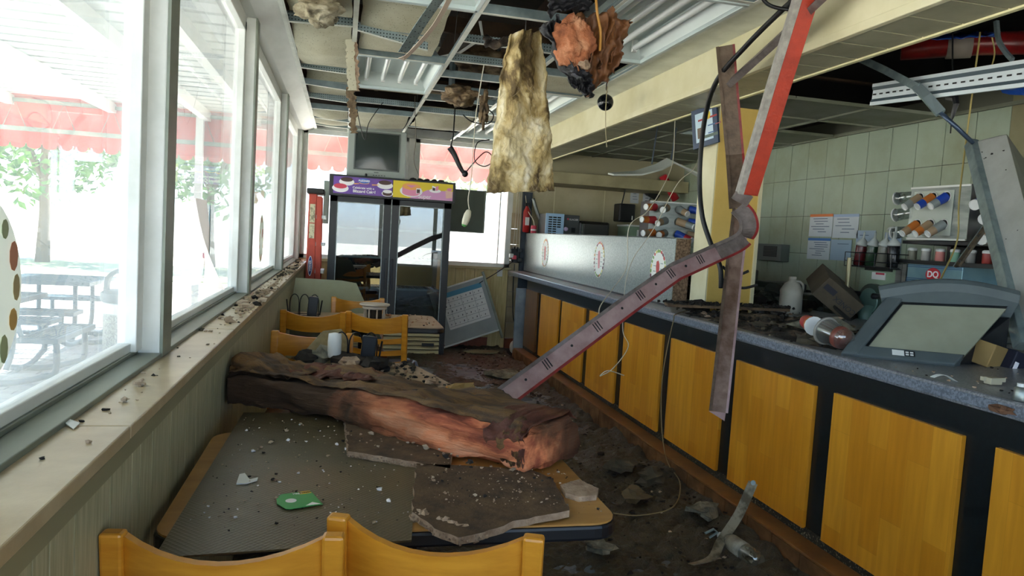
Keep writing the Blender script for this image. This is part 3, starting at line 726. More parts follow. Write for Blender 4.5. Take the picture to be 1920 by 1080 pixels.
# header sign with two printed pictures
hs = obj('sign_box', MB().bx(-.165, 1.215, YF-.1, YF+.02, 1.758, 1.99), blk, fr, bev=.006)
purple = mat('print_purple', '5c3f9e', .4, 0, '8d5bb4', 3, lo=.4, hi=.75); yel = mat('print_yellow', 'e3c92b', .4); pinkt = mat('print_pink', 'd79ac8', .4)
pk = mat('print_cake_pink', 'e58fae', .4); whp = mat('print_white', 'f3f0f2', .4); choc = mat('print_chocolate', '4a2d28', .4); rd = mat('print_red', 'cf4257', .4); blu = mat('print_blue', '3f6cc0', .4); org = mat('print_orange', 'f0a95a', .4)
YH = YF-.1005
def flat(x0, x1, z0, z1, m_, lay=0, nm='print'): return obj(nm, MB().bx(x0, x1, YH-.0015-lay*.001, YH-lay*.001, z0, z1), m_, hs)
def flatp(poly, m_, lay, nm='print'): return obj(nm, MB().prism(poly, frame((0, YH-lay*.001, 0), (1, 0, 0), (0, 0, 1)), .001), m_, hs)
flat(-.12, .512, 1.785, 1.97, purple, 0, 'left_print'); flat(.52, 1.185, 1.785, 1.97, yel, 0, 'right_print')
flatp([(.7, 1.785), (1.185, 1.785), (1.185, 1.89), (.9, 1.89)], pinkt, 1)
def cake(cx, cz, rx, rz, h, body, top, plate=whp):
    flatp(ell(rx*1.25, rz*.9, 20, cx, cz-h*.75), plate, 2, 'plate_print')
    flatp([(cx-rx, cz)]+[(cx+rx*math.cos(a), cz-h+rz*.5*math.sin(a)) for a in [math.pi+i*math.pi/10 for i in range(11)]]+[(cx+rx, cz)], body, 3, 'cake_print')
    flatp(ell(rx, rz*.55, 20, cx, cz), top, 4, 'icing_print')
cake(.72, 1.915, .1, .07, .07, pk, org)
flatp([(.66, 1.93), (.78, 1.93), (.72, 1.9)], pk, 5); flatp([(.775, 1.9), (.83, 1.9), (.83, 1.85), (.775, 1.84)], whp, 5); flatp([(.78, 1.888), (.815, 1.888), (.815, 1.85), (.78, 1.846)], choc, 6)
flatp(ell(.065, .022, 20, .985, 1.885), whp, 3); flatp([(.95, 1.94), (.99, 1.93), (.99, 1.885), (.95, 1.89)], whp, 4); flatp([(.955, 1.92), (.985, 1.915), (.985, 1.885), (.955, 1.889)], choc, 5); flatp([(.99, 1.93), (1.02, 1.945), (1.02, 1.895), (.99, 1.885)], pk, 4)
flatp([(1.1, 1.9), (1.18, 1.89), (1.18, 1.82), (1.11, 1.81)], mat('print_box', 'e8bcae', .4), 3); flatp(ell(.03, .018, 10, 1.145, 1.91), pk, 4)
cake(.02, 1.94, .065, .045, .035, whp, choc); cake(-.045, 1.865, .07, .05, .03, whp, rd); cake(.43, 1.935, .07, .045, .04, whp, choc); cake(.46, 1.84, .05, .035, .03, choc, whp)
flatp(ell(.065, .027, 16, .205, 1.935), blu, 4); flatp(ell(.055, .012, 16, .205, 1.915), org, 3)
for x0, x1, z_ in ((.1, .15, 1.9), (.29, .36, 1.9)): flatp([(x0, z_-.006), (x1, z_), (x1, z_+.008), (x0, z_+.006)], org, 3)
hf = lambda x, z, lay=7: frame((x, YH-lay*.001, z), (1, 0, 0), (0, 0, 1))
text('lettering', 'Celebrate with a', .034, hf(.2, 1.858), whp, hs, bold=.0006)
text('lettering', 'Blizzard Cake!', .042, hf(.21, 1.82), whp, hs, bold=.0012)
text('lettering', 'BLIZZARD', .026, hf(.205, 1.936), whp, hs, bold=.001)
text('lettering', 'Super', .062, hf(.87, 1.812), whp, hs, bold=.0004)
b = MB(); b.bx(.7, 1.13, YF-.04, YF+.3, 1.991, 2.0)
for i in range(5): b.chunk((.75+i*.08, YF+.05, 2.01), .035, i, .4)
tag(obj('charred_scrap', b, mat('char_dark', '191614', .8)), 'flat charred black scrap lying on the cooler beside the television', 'debris')

# ---------------------------------------------------------------- television on the cooler
silver = mat('tv_silver', '9aa39e', .45); 
tv = thing('television', 'boxy silver tube television on top of the drinks cooler', 'television', (.335, 8.5, 1.992))
b = MB(); b.bx(.012, .657, YF+.05, YF+.1, 1.992, 2.52); obj('front_shell', b, silver, tv, bev=.012)
obj('rear_shell', MB().hexa([(.03, YF+.1, 1.995), (.64, YF+.1, 1.995), (.52, 8.72, 2.02), (.15, 8.72, 2.02)], [(.03, YF+.1, 2.5), (.64, YF+.1, 2.5), (.52, 8.72, 2.4), (.15, 8.72, 2.4)]), mat('tv_back', '4a4f4d', .6), tv, bev=.01)
b = MB(); b.bx(.09, .58, YF+.043, YF+.05, 2.07, 2.085); b.bx(.09, .58, YF+.043, YF+.05, 2.48, 2.492); b.bx(.085, .098, YF+.043, YF+.05, 2.07, 2.492); b.bx(.572, .585, YF+.043, YF+.05, 2.07, 2.492); obj('screen_rim', b, mat('tv_rim', '5d6462', .5), tv)
obj('screen', MB().sheet(lambda u, v: (.098+.474*u, YF+.047-.012*(1-(2*u-1)**2)*(1-(2*v-1)**2), 2.085+.395*v), 10, 10), mat('tv_glass', '2c3634', .12), tv, smooth=True)
obj('brand_badge', MB().bx(.31, .36, YF+.046, YF+.05, 2.045, 2.055), mat('badge', '5a605e', .4), tv)
b = MB()
for i in range(5): b.bx(.3+i*.03, .315+i*.03, YF+.046, YF+.05, 2.015, 2.022)
obj('button_row', b, blackp, tv)
b = MB().lathe([(.012, 0), (.014, .02), (.006, .03)], (.225, YF+.04, 2.0), n=8); obj('sensor', b, blackp, tv)

# ---------------------------------------------------------------- red step ladder, closed, in the corner
lad = thing('step_ladder', 'red fibreglass step ladder standing folded in the corner beside the cooler', 'ladder', (-.3, 8.2, 0))
lred = mat('ladder_red', 'bf4630', .45, 0, 'a53a28', 6); lmet = mat('ladder_aluminium', 'b9bdbb', .4, .6)
for y in (8.12, 8.5):
    b = MB().hexa([(-.38, y, 0), (-.27, y, 0), (-.27, y+.03, 0), (-.38, y+.03, 0)], [(-.37, y, 1.76), (-.29, y, 1.76), (-.29, y+.03, 1.76), (-.37, y+.03, 1.76)]); obj('front_rail', b, lred, lad, bev=.004)
    b = MB().hexa([(-.262, y+.004, 0), (-.205, y+.004, 0), (-.205, y+.03, 0), (-.262, y+.03, 0)], [(-.285, y+.004, 1.74), (-.232, y+.004, 1.74), (-.232, y+.03, 1.74), (-.285, y+.03, 1.74)]); obj('rear_rail', b, lred, lad, bev=.003)
for i in range(5):
    z = .3+i*.3; obj('step', MB().bx(-.37, -.185, 8.13, 8.53, z, z+.035), lmet, lad, bev=.003)
obj('top_cap', MB().bx(-.395, -.21, 8.08, 8.57, 1.76, 1.82), mat('ladder_cap', '1d1c1a', .5), lad, bev=.015)
LF = lambda x, z: frame((x, 8.118, z), (1, 0, 0), (0, 0, 1))
for z, h, c_ in ((1.55, .2, 'label_cream'), (1.36, .16, 'label_cream')): obj('warning_label', MB().prism([(-.025, -h/2), (.03, -h/2), (.03, h/2), (-.025, h/2)], LF(-.33, z), .0015), mat(c_, 'cfc5a2', .5, 0, '8a8168', 30, lo=.5, hi=.62), lad)
ov = obj('oval_badge', MB().prism(ell(.024, .11), LF(-.33, .98), .0015), whp, lad)
obj('oval_fill', MB().prism(ell(.019, .1), frame((-.33, 8.1165, .98), (1, 0, 0), (0, 0, 1)), .001), mat('badge_blue', '263a86', .4), ov)
text('lettering', 'WERNER', .03, frame((-.33, 8.115, .98), (0, 0, 1), (-1, 0, 0)), whp, ov, bold=.0006)

# ---------------------------------------------------------------- leaning instruction board, boards in the window
pb = thing('chart_board', 'framed instruction chart leaning askew against the far wall', 'board', (1.6, 8.8, 0))
A0, A1, A2, A3 = P(820, 556, Y=8.75), P(900, 522, Y=8.75), P(935, 617, Y=8.7), P(836, 649, Y=8.7)
ux = (A2-A3).normalized(); uz = (A1-A2).normalized(); uz = (uz-ux*ux.dot(uz)).normalized(); wB = .7; hB = (A1-A2).length
MBd = frame(A2 - ux*wB, ux, uz); Fm = lambda x, y, z=0: MBd @ Matrix.Translation((x, y, z))
obj('backing', MB().prism([(0, 0), (wB, 0), (wB, hB), (0, hB)], Fm(0, 0, -.015), .015), mat('board_grey', 'a9adab', .5, 0, '989c9a', 4), pb)
obj('chart_sheet', MB().prism([(.12, .17), (wB-.05, .17), (wB-.05, hB-.05), (.12, hB-.05)], Fm(0, 0, 0), .002), mat('paper_white', 'efedea', .6), pb)
obj('header_bar', MB().prism([(.12, hB-.11), (wB-.05, hB-.11), (wB-.05, hB-.05), (.12, hB-.05)], Fm(0, 0, .002), .001), mat('header_blue', '4e94b4', .5), pb)
for nm, rr in (('frame_side', (wB, wB+.03, -.12, hB+.07)), ('frame_bottom', (-.02, wB, -.02, .0)), ('frame_top', (-.02, wB, hB, hB+.02))):
    obj(nm, MB().prism([(rr[0], rr[2]), (rr[1], rr[2]), (rr[1], rr[3]), (rr[0], rr[3])], Fm(0, 0, -.018), .03), alum if nm != 'frame_side' else alumg, pb, bev=.003)
b = MB(); 
for i in range(6): y = .2+i*.075; b.prism([(.13, y), (wB-.06, y), (wB-.06, y+.003), (.13, y+.003)], Fm(0, 0, .002), .0006)
for x in (.2, .36, .52): b.prism([(x, .2), (x+.003, .2), (x+.003, hB-.12), (x, hB-.12)], Fm(0, 0, .002), .0006)
obj('chart_lines', b, mat('ink_grey', '6b6f74', .6), pb)
b = MB(); rs = random.Random(9)
for i in range(5):
    for j in range(9):
        x = .15+j*.055; y = .22+i*.075; s = rs.uniform(.006, .012); b.prism([(x, y), (x+s, y+s*.5), (x+s*1.3, y+s*2), (x+s*.4, y+s*2.2)], Fm(0, 0, .002), .0006)
obj('pictograms', b, mat('ink_dark', '2b2d30', .6), pb)
gb = mat('grey_green_board', '5d675c', .6, 0, '545e54', 3)
q = [P(850, 354, Y=8.8), P(911, 354, Y=8.8), P(908, 436, Y=8.8)]
b = MB().bx(1.2, q[1].x, 8.78, 8.8, q[2].z, q[0].z); tg = tag(obj('notice_board', b, gb, bev=.003), 'dark grey board standing against the end window right of the cooler', 'board')
b = MB(); b.bx(q[1].x-.012, q[1].x+.004, 8.775, 8.805, q[2].z-.005, q[0].z+.005); b.bx(1.2, q[1].x, 8.775, 8.805, q[2].z-.012, q[2].z); WL[tg.name] = V(tg.location); obj('board_rim', b, alumg, tg)
sp = tag(obj('wall_box', MB().bx(-.235, -.17, 8.75, 8.85, 1.45, 1.95), mat('box_grey', '87938a', .5), bev=.006), 'narrow grey box standing between the ladder and the cooler', 'box')
# ---------------------------------------------------------------- hanging ceiling grid
def perforated(name):
    M = mat(name, '93a3a5', .4, .55, '7a898b', 10); n = M.node_tree.nodes; l = M.node_tree.links; bs = n['Principled BSDF']
    tc = n.new('ShaderNodeTexCoord'); mp = n.new('ShaderNodeMapping'); mp.inputs['Scale'].default_value = (1, 1, 1); l.new(tc.outputs['Object'], mp.inputs[0])
    v = n.new('ShaderNodeTexVoronoi'); v.inputs['Scale'].default_value = 55; v.inputs['Randomness'].default_value = .05; l.new(mp.outputs[0], v.inputs[0])
    lt = n.new('ShaderNodeMath'); lt.operation = 'LESS_THAN'; lt.inputs[1].default_value = .22; l.new(v.outputs['Distance'], lt.inputs[0])
    old = bs.inputs['Base Color'].links[0].from_socket
    mx = n.new('ShaderNodeMix'); mx.data_type = 'RGBA'; l.new(lt.outputs[0], mx.inputs[0]); l.new(old, mx.inputs[6]); mx.inputs[7].default_value = lin('2c3436'); l.new(mx.outputs[2], bs.inputs['Base Color'])
    return M
perf = perforated('perforated_tee')
ZG = 2.55
cg = thing('ceiling_grid', 'white metal suspended ceiling grid with most of its tiles fallen out', 'ceiling grid', (.8, 4, ZG))
def runner(x, y0, y1, dz=0.):
    b = MB(); b.bx(x-.014, x+.014, y0, y1, ZG, ZG+.003); b.mi = 1; b.bx(x-.0015, x+.0015, y0, y1, ZG+.003, ZG+.045); obj('main_runner', b, [gridm, perf], cg)
def tee(x0, x1, y, z0=0., z1=0.):
    b = MB(); b.hexa([(x0, y-.012, ZG+z0), (x1, y-.012, ZG+z1), (x1, y+.012, ZG+z1), (x0, y+.012, ZG+z0)], [(x0, y-.012, ZG+.003+z0), (x1, y-.012, ZG+.003+z1), (x1, y+.012, ZG+.003+z1), (x0, y+.012, ZG+.003+z0)])
    b.mi = 1; b.hexa([(x0, y-.0015, ZG+z0), (x1, y-.0015, ZG+z1), (x1, y+.0015, ZG+z1), (x0, y+.0015, ZG+z0)], [(x0, y-.0015, ZG+.05+z0), (x1, y-.0015, ZG+.05+z1), (x1, y+.0015, ZG+.05+z1), (x0, y+.0015, ZG+.05+z0)])
    b.box(((x0+x1)/2, y, ZG+.05+(z0+z1)/2), (x1-x0, .008, .006)); obj('cross_tee', b, [gridm, perf], cg)
RX = (-.355, .02, .63, 1.24, 1.79)
for x in RX: runner(x, -1.0 if x > .7 else .5, 8.9)
b = MB().bx(-.372, -.35, -2.5, 8.9, 2.548, 2.575); obj('wall_angle', b, gridm, cg)
b = MB().bx(1.78, 2.035, -1, 8.9, 2.575, 2.578); obj('edge_angle', b, gridm, cg)
b = MB().bx(-.36, 2.03, 8.86, 8.9, 2.545, 2.57); obj('wall_angle', b, gridm, cg)
for y in (1.9, 3.1, 4.33, 5.53, 6.14, 6.75, 7.36, 7.97, 8.5): tee(RX[0], RX[1], y, 0, rs.uniform(-.02, .02))
for y, dz in ((2.5, 0), (3.72, 0), (4.92, 0), (6.05, 0), (6.75, 0), (7.3, -.0), (7.97, 0)): tee(RX[1], RX[2], y, 0, dz)
tee(RX[1], RX[1]+.42, 4.33, 0, -.07)
for y in (3.72, 4.33, 4.8, 5.3, 5.85, 6.25, 6.95, 7.97): tee(RX[2], RX[3], y, rs.uniform(-.01, .01), 0)
for y in (3.05, 4.33, 4.9, 5.5, 6.75, 7.2, 8.45): tee(RX[3], RX[4], y)
for x, y in ((.02, 3.2), (.63, 4.6), (1.24, 4.0), (.02, 6.5), (.63, 7.0), (1.24, 6.6), (1.79, 5.2)):
    obj('hanger_wire', MB().tube([(x, y, ZG+.04), (x+.03, y+.02, 3.12)], .002, 4), steel, cg)

# ---------------------------------------------------------------- fluorescent troffers
def tubewhite(): return mat('lamp_tube', 'eef2f0', .25)
pan = mat('reflector_white', 'd3dcd9', .28, .1)
def troffer(label, x0, x1, y0, y1, z=2.56):
    t = thing('light_fixture', label, 'light', ((x0+x1)/2, (y0+y1)/2, z), 'four tube ceiling lights')
    b = MB(); i = .07; h = .11
    o = [(x0, y0), (x1, y0), (x1, y1), (x0, y1)]; q = [(x0+i, y0+i*1.2), (x1-i, y0+i*1.2), (x1-i, y1-i*1.2), (x0+i, y1-i*1.2)]
    vs = [(x, y, z) for x, y in o] + [(x, y, z+h) for x, y in q]; b.add(vs, [(4,5,6,7)] + [(k, (k+1) % 4, 4+(k+1) % 4, 4+k) for k in range(4)])
    obj('reflector', b, pan, t)
    b = MB(); b.bx(x0-.005, x0+.02, y0, y1, z-.012, z+.01); b.bx(x1-.02, x1+.005, y0, y1, z-.012, z+.01); b.bx(x0, x1, y0-.005, y0+.025, z-.012, z+.01); b.bx(x0, x1, y1-.025, y1+.005, z-.012, z+.01); obj('rim', b, mat('rim_white', 'c9d6d6', .35, .1), t, bev=.003)
    obj('housing', MB().bx(x0+.03, x1-.03, y0+.03, y1-.03, z+h+.001, z+h+.05), steel, t)
    for k in range(4):
        x = x0+i+.03+(x1-x0-2*i-.06)*k/3
        u = obj('lamp_tube', MB().lathe([(.016, 0), (.019, .02), (.019, y1-y0-2*i-.1), (.016, y1-y0-2*i-.08)], (x, y0+i+.04, z+.055), (0, 1, 0), 10), tubewhite(), t, smooth=True)
        for yy in (y0+i+.02, y1-i-.06): obj('lamp_holder', MB().bx(x-.014, x+.014, yy, yy+.03, z+.03, z+.1), wm, t)
troffer('ceiling light over the middle of the window side, two bays out from the windows', .03, .62, 4.93, 6.04)
troffer('ceiling light nearest the viewer above the window side', .03, .62, 2.52, 3.71)
troffer('ceiling light above the hanging charred insulation beside the beam', 1.25, 1.78, 3.08, 4.32)
troffer('ceiling light behind the hanging scorched batt', 1.25, 1.78, 5.52, 6.73)
troffer('ceiling light at the far end close to the end window', 1.25, 1.78, 7.22, 8.43)

# ---------------------------------------------------------------- ceiling tiles still hanging in the grid
ctile = mat('ceiling_tile', 'c9c5ae', .85, 0, 'b7b196', 4); 
n_ = ctile.node_tree.nodes; l_ = ctile.node_tree.links
v_ = n_.new('ShaderNodeTexVoronoi'); v_.inputs['Scale'].default_value = 60; t_ = n_.new('ShaderNodeTexCoord'); l_.new(t_.outputs['Object'], v_.inputs[0])
k_ = n_.new('ShaderNodeMath'); k_.operation = 'LESS_THAN'; k_.inputs[1].default_value = .16; l_.new(v_.outputs['Distance'], k_.inputs[0])
bs_ = n_['Principled BSDF']; old_ = bs_.inputs['Base Color'].links[0].from_socket; mx_ = n_.new('ShaderNodeMix'); mx_.data_type = 'RGBA'; l_.new(k_.outputs[0], mx_.inputs[0]); l_.new(old_, mx_.inputs[6]); mx_.inputs[7].default_value = lin('6e6a56'); l_.new(mx_.outputs[2], bs_.inputs['Base Color'])
core = mat('tile_core', 'b49c84', .95, 0, '8f7660', 30, bump=.6, bscale=80)
def sagtile(label, x0, x1, y0, y1, za, zb, sag, seed, group=None):
    """za, zb: height above the grid at y0 and y1"""
    def f(u, v):
        x = x0+(x1-x0)*u; y = y0+(y1-y0)*v
        e = .012*noise.noise(V((u*5, v*5, seed)))
        return (x+e, y+e, ZG+.006+za+(zb-za)*v - sag*math.sin(math.pi*v)*(1-.4*(2*u-1)**2))
    tag(obj('ceiling_tile', MB().sheet(f, 10, 14, -.014), ctile, smooth=True, auto=True), label, 'ceiling tile', 'stained tiles sagging in the grid')
sagtile('sagging speckled ceiling tile against the side windows, nearest whole one', -.34, .0, 4.36, 5.5, .03, .02, .06, 1)
sagtile('large speckled ceiling tile tilted beside the bent grid strip', .05, .52, 3.78, 4.86, .1, .02, .05, 2)
sagtile('sagging ceiling tile above the folded ladder, second from the end wall', -.34, .0, 7.4, 7.94, .02, .02, .07, 3)
sagtile('ceiling tile at the end wall above the ladder', -.34, .0, 8.0, 8.5, .02, .02, .05, 4)
sagtile('pale ceiling tile just in front of the television', .05, .6, 7.33, 8.5, .03, .03, .08, 5)
sagtile('ceiling tile sagging right of the television', .66, 1.22, 7.0, 7.94, .05, .0, .09, 6)
sagtile('broken ceiling tile at the side windows between two empty bays', -.34, -.02, 6.16, 6.7, .12, .03, .03, 7)
sagtile('damaged ceiling tile nearest the viewer by the side windows', -.34, .0, 3.14, 4.3, .12, .05, .08, 8)
sagtile('flat ceiling tile next to the beam behind the charred clump', 1.27, 1.77, 4.92, 5.48, .01, .01, .01, 9)
sagtile('flat ceiling tile next to the beam near the black globe', 1.27, 1.77, 6.77, 7.18, .01, .01, .01, 10)

# torn tile shard and bent grid strip hanging down
def ragged(p0, p1, w, seed, n=14, t=.016, nrm=(0, -1, 0), jag=.02):
    p0 = V(p0); p1 = V(p1); d = (p1-p0).normalized(); s = d.cross(V(nrm)).normalized(); rs2 = random.Random(seed)
    L = [p0+(p1-p0)*i/n + s*(w/2+rs2.uniform(-jag, jag)) for i in range(n+1)]; Rr = [p0+(p1-p0)*i/n - s*(w/2+rs2.uniform(-jag, jag)) for i in range(n+1)]
    b = MB(); N = V(nrm)*t
    for i in range(n): b.hexa([L[i], Rr[i], Rr[i+1], L[i+1]], [L[i]+N, Rr[i]+N, Rr[i+1]+N, L[i+1]+N])
    return b
a = P(655, 66, Y=4.6); a2 = P(660, 170, Y=4.75); a3 = P(664, 250, Y=4.9)
sh = tag(obj('tile_shard', ragged(a, a2, .05, 3, n=26, jag=.006), ctile), 'narrow torn ceiling tile shard hanging in front of the television', 'ceiling tile')
WL[sh.name] = V(sh.location); obj('torn_edge', ragged(a2+V((-.01, 0, .02)), a3, .045, 5, n=24, jag=.012), mat('torn_edge', '5a4a38', .95, 0, '8a765c', 30, bump=.6, bscale=70), sh)
obj('torn_edge', ragged(a+V((.03, .005, 0)), a2+V((.03, .005, 0)), .03, 8, n=24, jag=.009), core, sh)
hr = thing('hanging_runner', 'bent perforated grid strip dangling beside the tilted ceiling tile', 'metal strip', P(752, 104, Y=3.9))
p0, p1 = P(840, -25, Y=3.45), P(756, 98, Y=3.9)
b = MB(); b.sweep([(-.03, -.0015), (.03, -.0015), (.03, .0015), (-.03, .0015)], spline([p0, (p0+p1)/2+V((0, 0, .01)), p1], 6), (1, -.2, .4)); obj('web', b, perf, hr)
b = MB(); q = spline([p0+V((.03, 0, -.01)), (p0+p1)/2+V((.05, 0, -.015)), p1+V((.02, -.02, -.02)), p1+V((-.015, -.03, -.035))], 6); b.sweep([(-.014, -.0015), (.014, -.0015), (.014, .0015), (-.014, .0015)], q, (1, .4, .2)); obj('flange', b, mat('flange_pinkish', 'bfae9f', .4, .2), hr)

# ---------------------------------------------------------------- the ceiling void: loose lumber, pipes, rags of insulation
wool = mat3('void_wool', ((.3, '2c241c'), (.5, '6f5b42'), (.7, 'a08c6c')), 9, rough=.95)
def shaggy(name, label, c, r, seed, m_, cat='insulation', seg=26, flat=1., amp=.4):
    b = MB(); vs = []; off = V((seed*7.1, 3, 1)); c = V(c)
    for i in range(seg+1):
        th = math.pi*i/seg
        for j in range(seg*2):
            ph = math.pi*j/seg; d = V((math.sin(th)*math.cos(ph), math.sin(th)*math.sin(ph), math.cos(th)))
            k = 1+amp*fbm(d*1.6+off) + .12*noise.noise(d*9+off)
            vs.append(c+V((d.x*r[0], d.y*r[1], d.z*r[2]))*k)
    w = seg*2; b.add(vs, [(i*w+j, (i+1)*w+j, (i+1)*w+(j+1) % w, i*w+(j+1) % w) for i in range(seg) for j in range(w)])
    return tag(obj(name, b, m_, smooth=True), label, cat)
shaggy('insulation_rag', 'ragged tan insulation scrap caught in the grid left of the hanging batt', P(862, 180, Y=5.6), (.12, .2, .06), 2, wool, amp=.55)
shaggy('insulation_rag', 'dark insulation scrap lying on the grid behind the hanging batt', P(900, 120, Y=6.0), (.2, .3, .1), 4, wool, amp=.55)
shaggy('insulation_rag', 'torn insulation scrap on the grid above the nearest window post', P(598, 18, Y=3.9), (.11, .2, .06), 6, mat3('pale_wool', ((.3, '574a38'), (.5, 'a3987c'), (.7, 'cfc7ae')), 9), amp=.5)
shaggy('insulation_rag', 'thin hanging insulation wisp beside the wire loops', P(908, 205, Y=5.3), (.03, .05, .11), 9, wool, amp=.8)
pp = thing('roof_pipe', 'pale pipe run slung in the ceiling void', 'pipe', (.5, 6.7, 2.8))
obj('pipe', MB().tube([(-.6, 6.9, 2.72), (1.0, 6.75, 2.7), (2.0, 6.7, 2.74)], .025, 8), mat('pipe_brown', '8a7d66', .6), pp)
obj('pipe_bracket', MB().bx(.9, .93, 6.6, 6.8, 2.7, 3.1), galv, pp)
cd = tag(obj('conduit', MB().tube([P(900, 40, Y=4.6), P(905, 70, Y=4.6), P(860, 100, Y=4.9), P(800, 112, Y=5.0)], .01, 6), wm), 'thin white conduit slanting through the ceiling void', 'conduit')
# ---------------------------------------------------------------- hanging insulation batt
batt = mat3('scorched_batt', ((.3, '2a2318'), (.41, '6b5838'), (.48, 'b09a68'), (.57, 'd3c59e'), (.68, 'e6dfcc')), 3.6, (1.5, 1, .8), .95, .8, 40, dist=.6)
TL, TR, BL, BR = P(955, 62, Y=3.85), P(1013, 60, Y=3.85), P(914, 362, Y=3.85), P(1041, 358, Y=3.85)
def bf(u, v):
    a = TL.lerp(BL, v); c = TR.lerp(BR, v)
    if v < .15: a = a.lerp((a+c)/2, (.15-v)*.9); c = c.lerp((a+c)/2, (.15-v)*.9)
    p = a.lerp(c, u); w = max(0, 1-v*1.6)
    p.y += -.05*math.sin(u*math.pi) + .03*math.sin(u*17+v*2)*w + .02*math.sin(u*9+v*3+1) + .04*fbm(V((u*3, v*7, 2))) + .012*noise.noise(V((u*22, v*50, 1)))
    p.x += .012*fbm(V((v*9, u*2, 5))); p.z += .012*noise.noise(V((u*14, 3, 0)))*(v > .97)
    return p
ib = thing('insulation_batt', 'tan scorched insulation batt hanging like a curtain from the ceiling', 'insulation', ((TL+BR)/2))
obj('wool', MB().sheet(bf, 44, 90, .05, (0, -1, 0)), batt, ib, smooth=True)
b = MB(); rs = random.Random(3)
for i in range(70):
    u, v = rs.random(), rs.uniform(.3, 1); p = V(bf(u, v)); p.y -= .004
    b.tube([p, p+V((rs.uniform(-.02, .02), -.01, -.02)), p+V((rs.uniform(-.03, .03), -.012, -.05))], .0009, 3)
obj('loose_fibre', b, mat('fibre_pale', 'b8a88a', .9), ib, kind='stuff')
b = MB(); p = P(960, 72, Y=3.9); b.sheet(lambda u, v: P(908, 66, Y=4.0).lerp(P(975, 75, Y=3.9), u) + V((0, .04*math.sin(v*6+u*8), -.05*v+.03*noise.noise(V((u*4, v*4, 0))))), 12, 6, .01, (0, -1, 0))
obj('charred_flap', b, mat3('charred_wool', ((.35, '14110e'), (.6, '3d3228'), (.75, '594b3b')), 12), ib, smooth=True)
obj('hook_wire', MB().tube([P(985, 62, Y=3.85), P(987, 20, Y=3.8), (1.24-.37, 3.72, 2.6)], .003, 4), steel, ib)

# ---------------------------------------------------------------- hanging charred clump of insulation with kraft paper
char = mat3('charred_black', ((.3, '0b0b0d'), (.55, '1d1d22'), (.7, '3a3d48')), 14, rough=.5, bump=.9, bscale=50)
kraft = mat3('kraft_paper', ((.3, '3b2516'), (.5, '6e4527'), (.7, '8a5c35')), 5, (3, 3, .8), .55, .4, 30)
orange = mat3('orange_wool', ((.3, '6e3f2a'), (.48, 'b06c48'), (.62, 'd19a76')), 8, rough=.95, bump=.9, bscale=45)
ic = thing('insulation_clump', 'charred clump of orange insulation and brown paper hanging over the aisle', 'insulation', P(1105, 90, Y=3.35))
def patch(name, cs, m_, seed, amp=.03, fold=0., t=.008, nu=22, nv=26):
    """cs: four corners (px, py, Y)"""
    A, B, D, E = [P(x, y, Y=yy) for x, y, yy in cs]
    def f(u, v):
        p = A.lerp(B, u).lerp(E.lerp(D, u), v)
        p.y += amp*2*fbm(V((u*2.5, v*2.5, seed))) + fold*math.sin(u*20+seed+3*fbm(V((v*2, u, seed))))
        e = (abs(2*u-1)**8+abs(2*v-1)**8)*.3
        p.x += amp*fbm(V((v*6, seed, u)))*(.3+e); p.z += amp*fbm(V((u*6, seed*2, v)))*(.3+e); return p
    obj(name, MB().sheet(f, nu, nv, t, (0, -1, 0)), m_, ic, smooth=True)
patch('paper_back', ((1065, 30, 3.5), (1150, 25, 3.45), (1140, 150, 3.5), (1085, 150, 3.5)), kraft, 1, .04, .012)
patch('paper_fold', ((1110, 25, 3.25), (1183, 38, 3.3), (1150, 140, 3.35), (1098, 182, 3.3)), kraft, 4, .04, .02)
patch('paper_fold', ((1140, 18, 3.3), (1182, 45, 3.38), (1145, 120, 3.4), (1120, 130, 3.3)), kraft, 9, .03, .016)
patch('charred_side', ((1012, 52, 3.3), (1045, 30, 3.3), (1115, 178, 3.27), (1078, 160, 3.25)), char, 2, .035, .01)
patch('charred_tip', ((1062, 128, 3.24), (1110, 135, 3.24), (1112, 182, 3.26), (1092, 172, 3.25)), char, 7, .03)
patch('charred_stalk', ((1024, -25, 3.35), (1118, -25, 3.35), (1105, 16, 3.35), (1030, 28, 3.33)), char, 12, .035)
b = MB(); vs = []; sg = 26; c = P(1077, 82, Y=3.27)
for i in range(sg+1):
    th = math.pi*i/sg
    for j in range(sg*2):
        ph = math.pi*j/sg; d = V((math.sin(th)*math.cos(ph), math.sin(th)*math.sin(ph), math.cos(th))); k = 1+.5*fbm(d*1.8+V((4, 2, 9)))+.1*noise.noise(d*10)
        vs.append(c+V((d.x*.085, d.y*.06, d.z*.115))*k)
w = sg*2; b.add(vs, [(i*w+j, (i+1)*w+j, (i+1)*w+(j+1) % w, i*w+(j+1) % w) for i in range(sg) for j in range(w)])
obj('orange_wool', b, orange, ic, smooth=True)
patch('wool_shelf', ((1035, 40, 3.36), (1075, 38, 3.36), (1072, 70, 3.26), (1045, 75, 3.26)), mat3('brown_wool', ((.3, '5b3f2b'), (.55, '8a6243'), (.7, 'a9815c')), 10), 15, .025)
q = P(1097, 122, Y=3.22); b = MB().chunk(q, .028, 5, .7, (8, 6)); obj('caught_crumb', b, core, ic)
obj('yellow_cord', MB().tube(spline([P(1117, -10, Y=3.2), P(1120, 25, Y=3.2), P(1126, 60, Y=3.22), P(1125, 95, Y=3.22)], 5), .006, 6), mat('cord_ochre', 'a8772f', .5), ic)

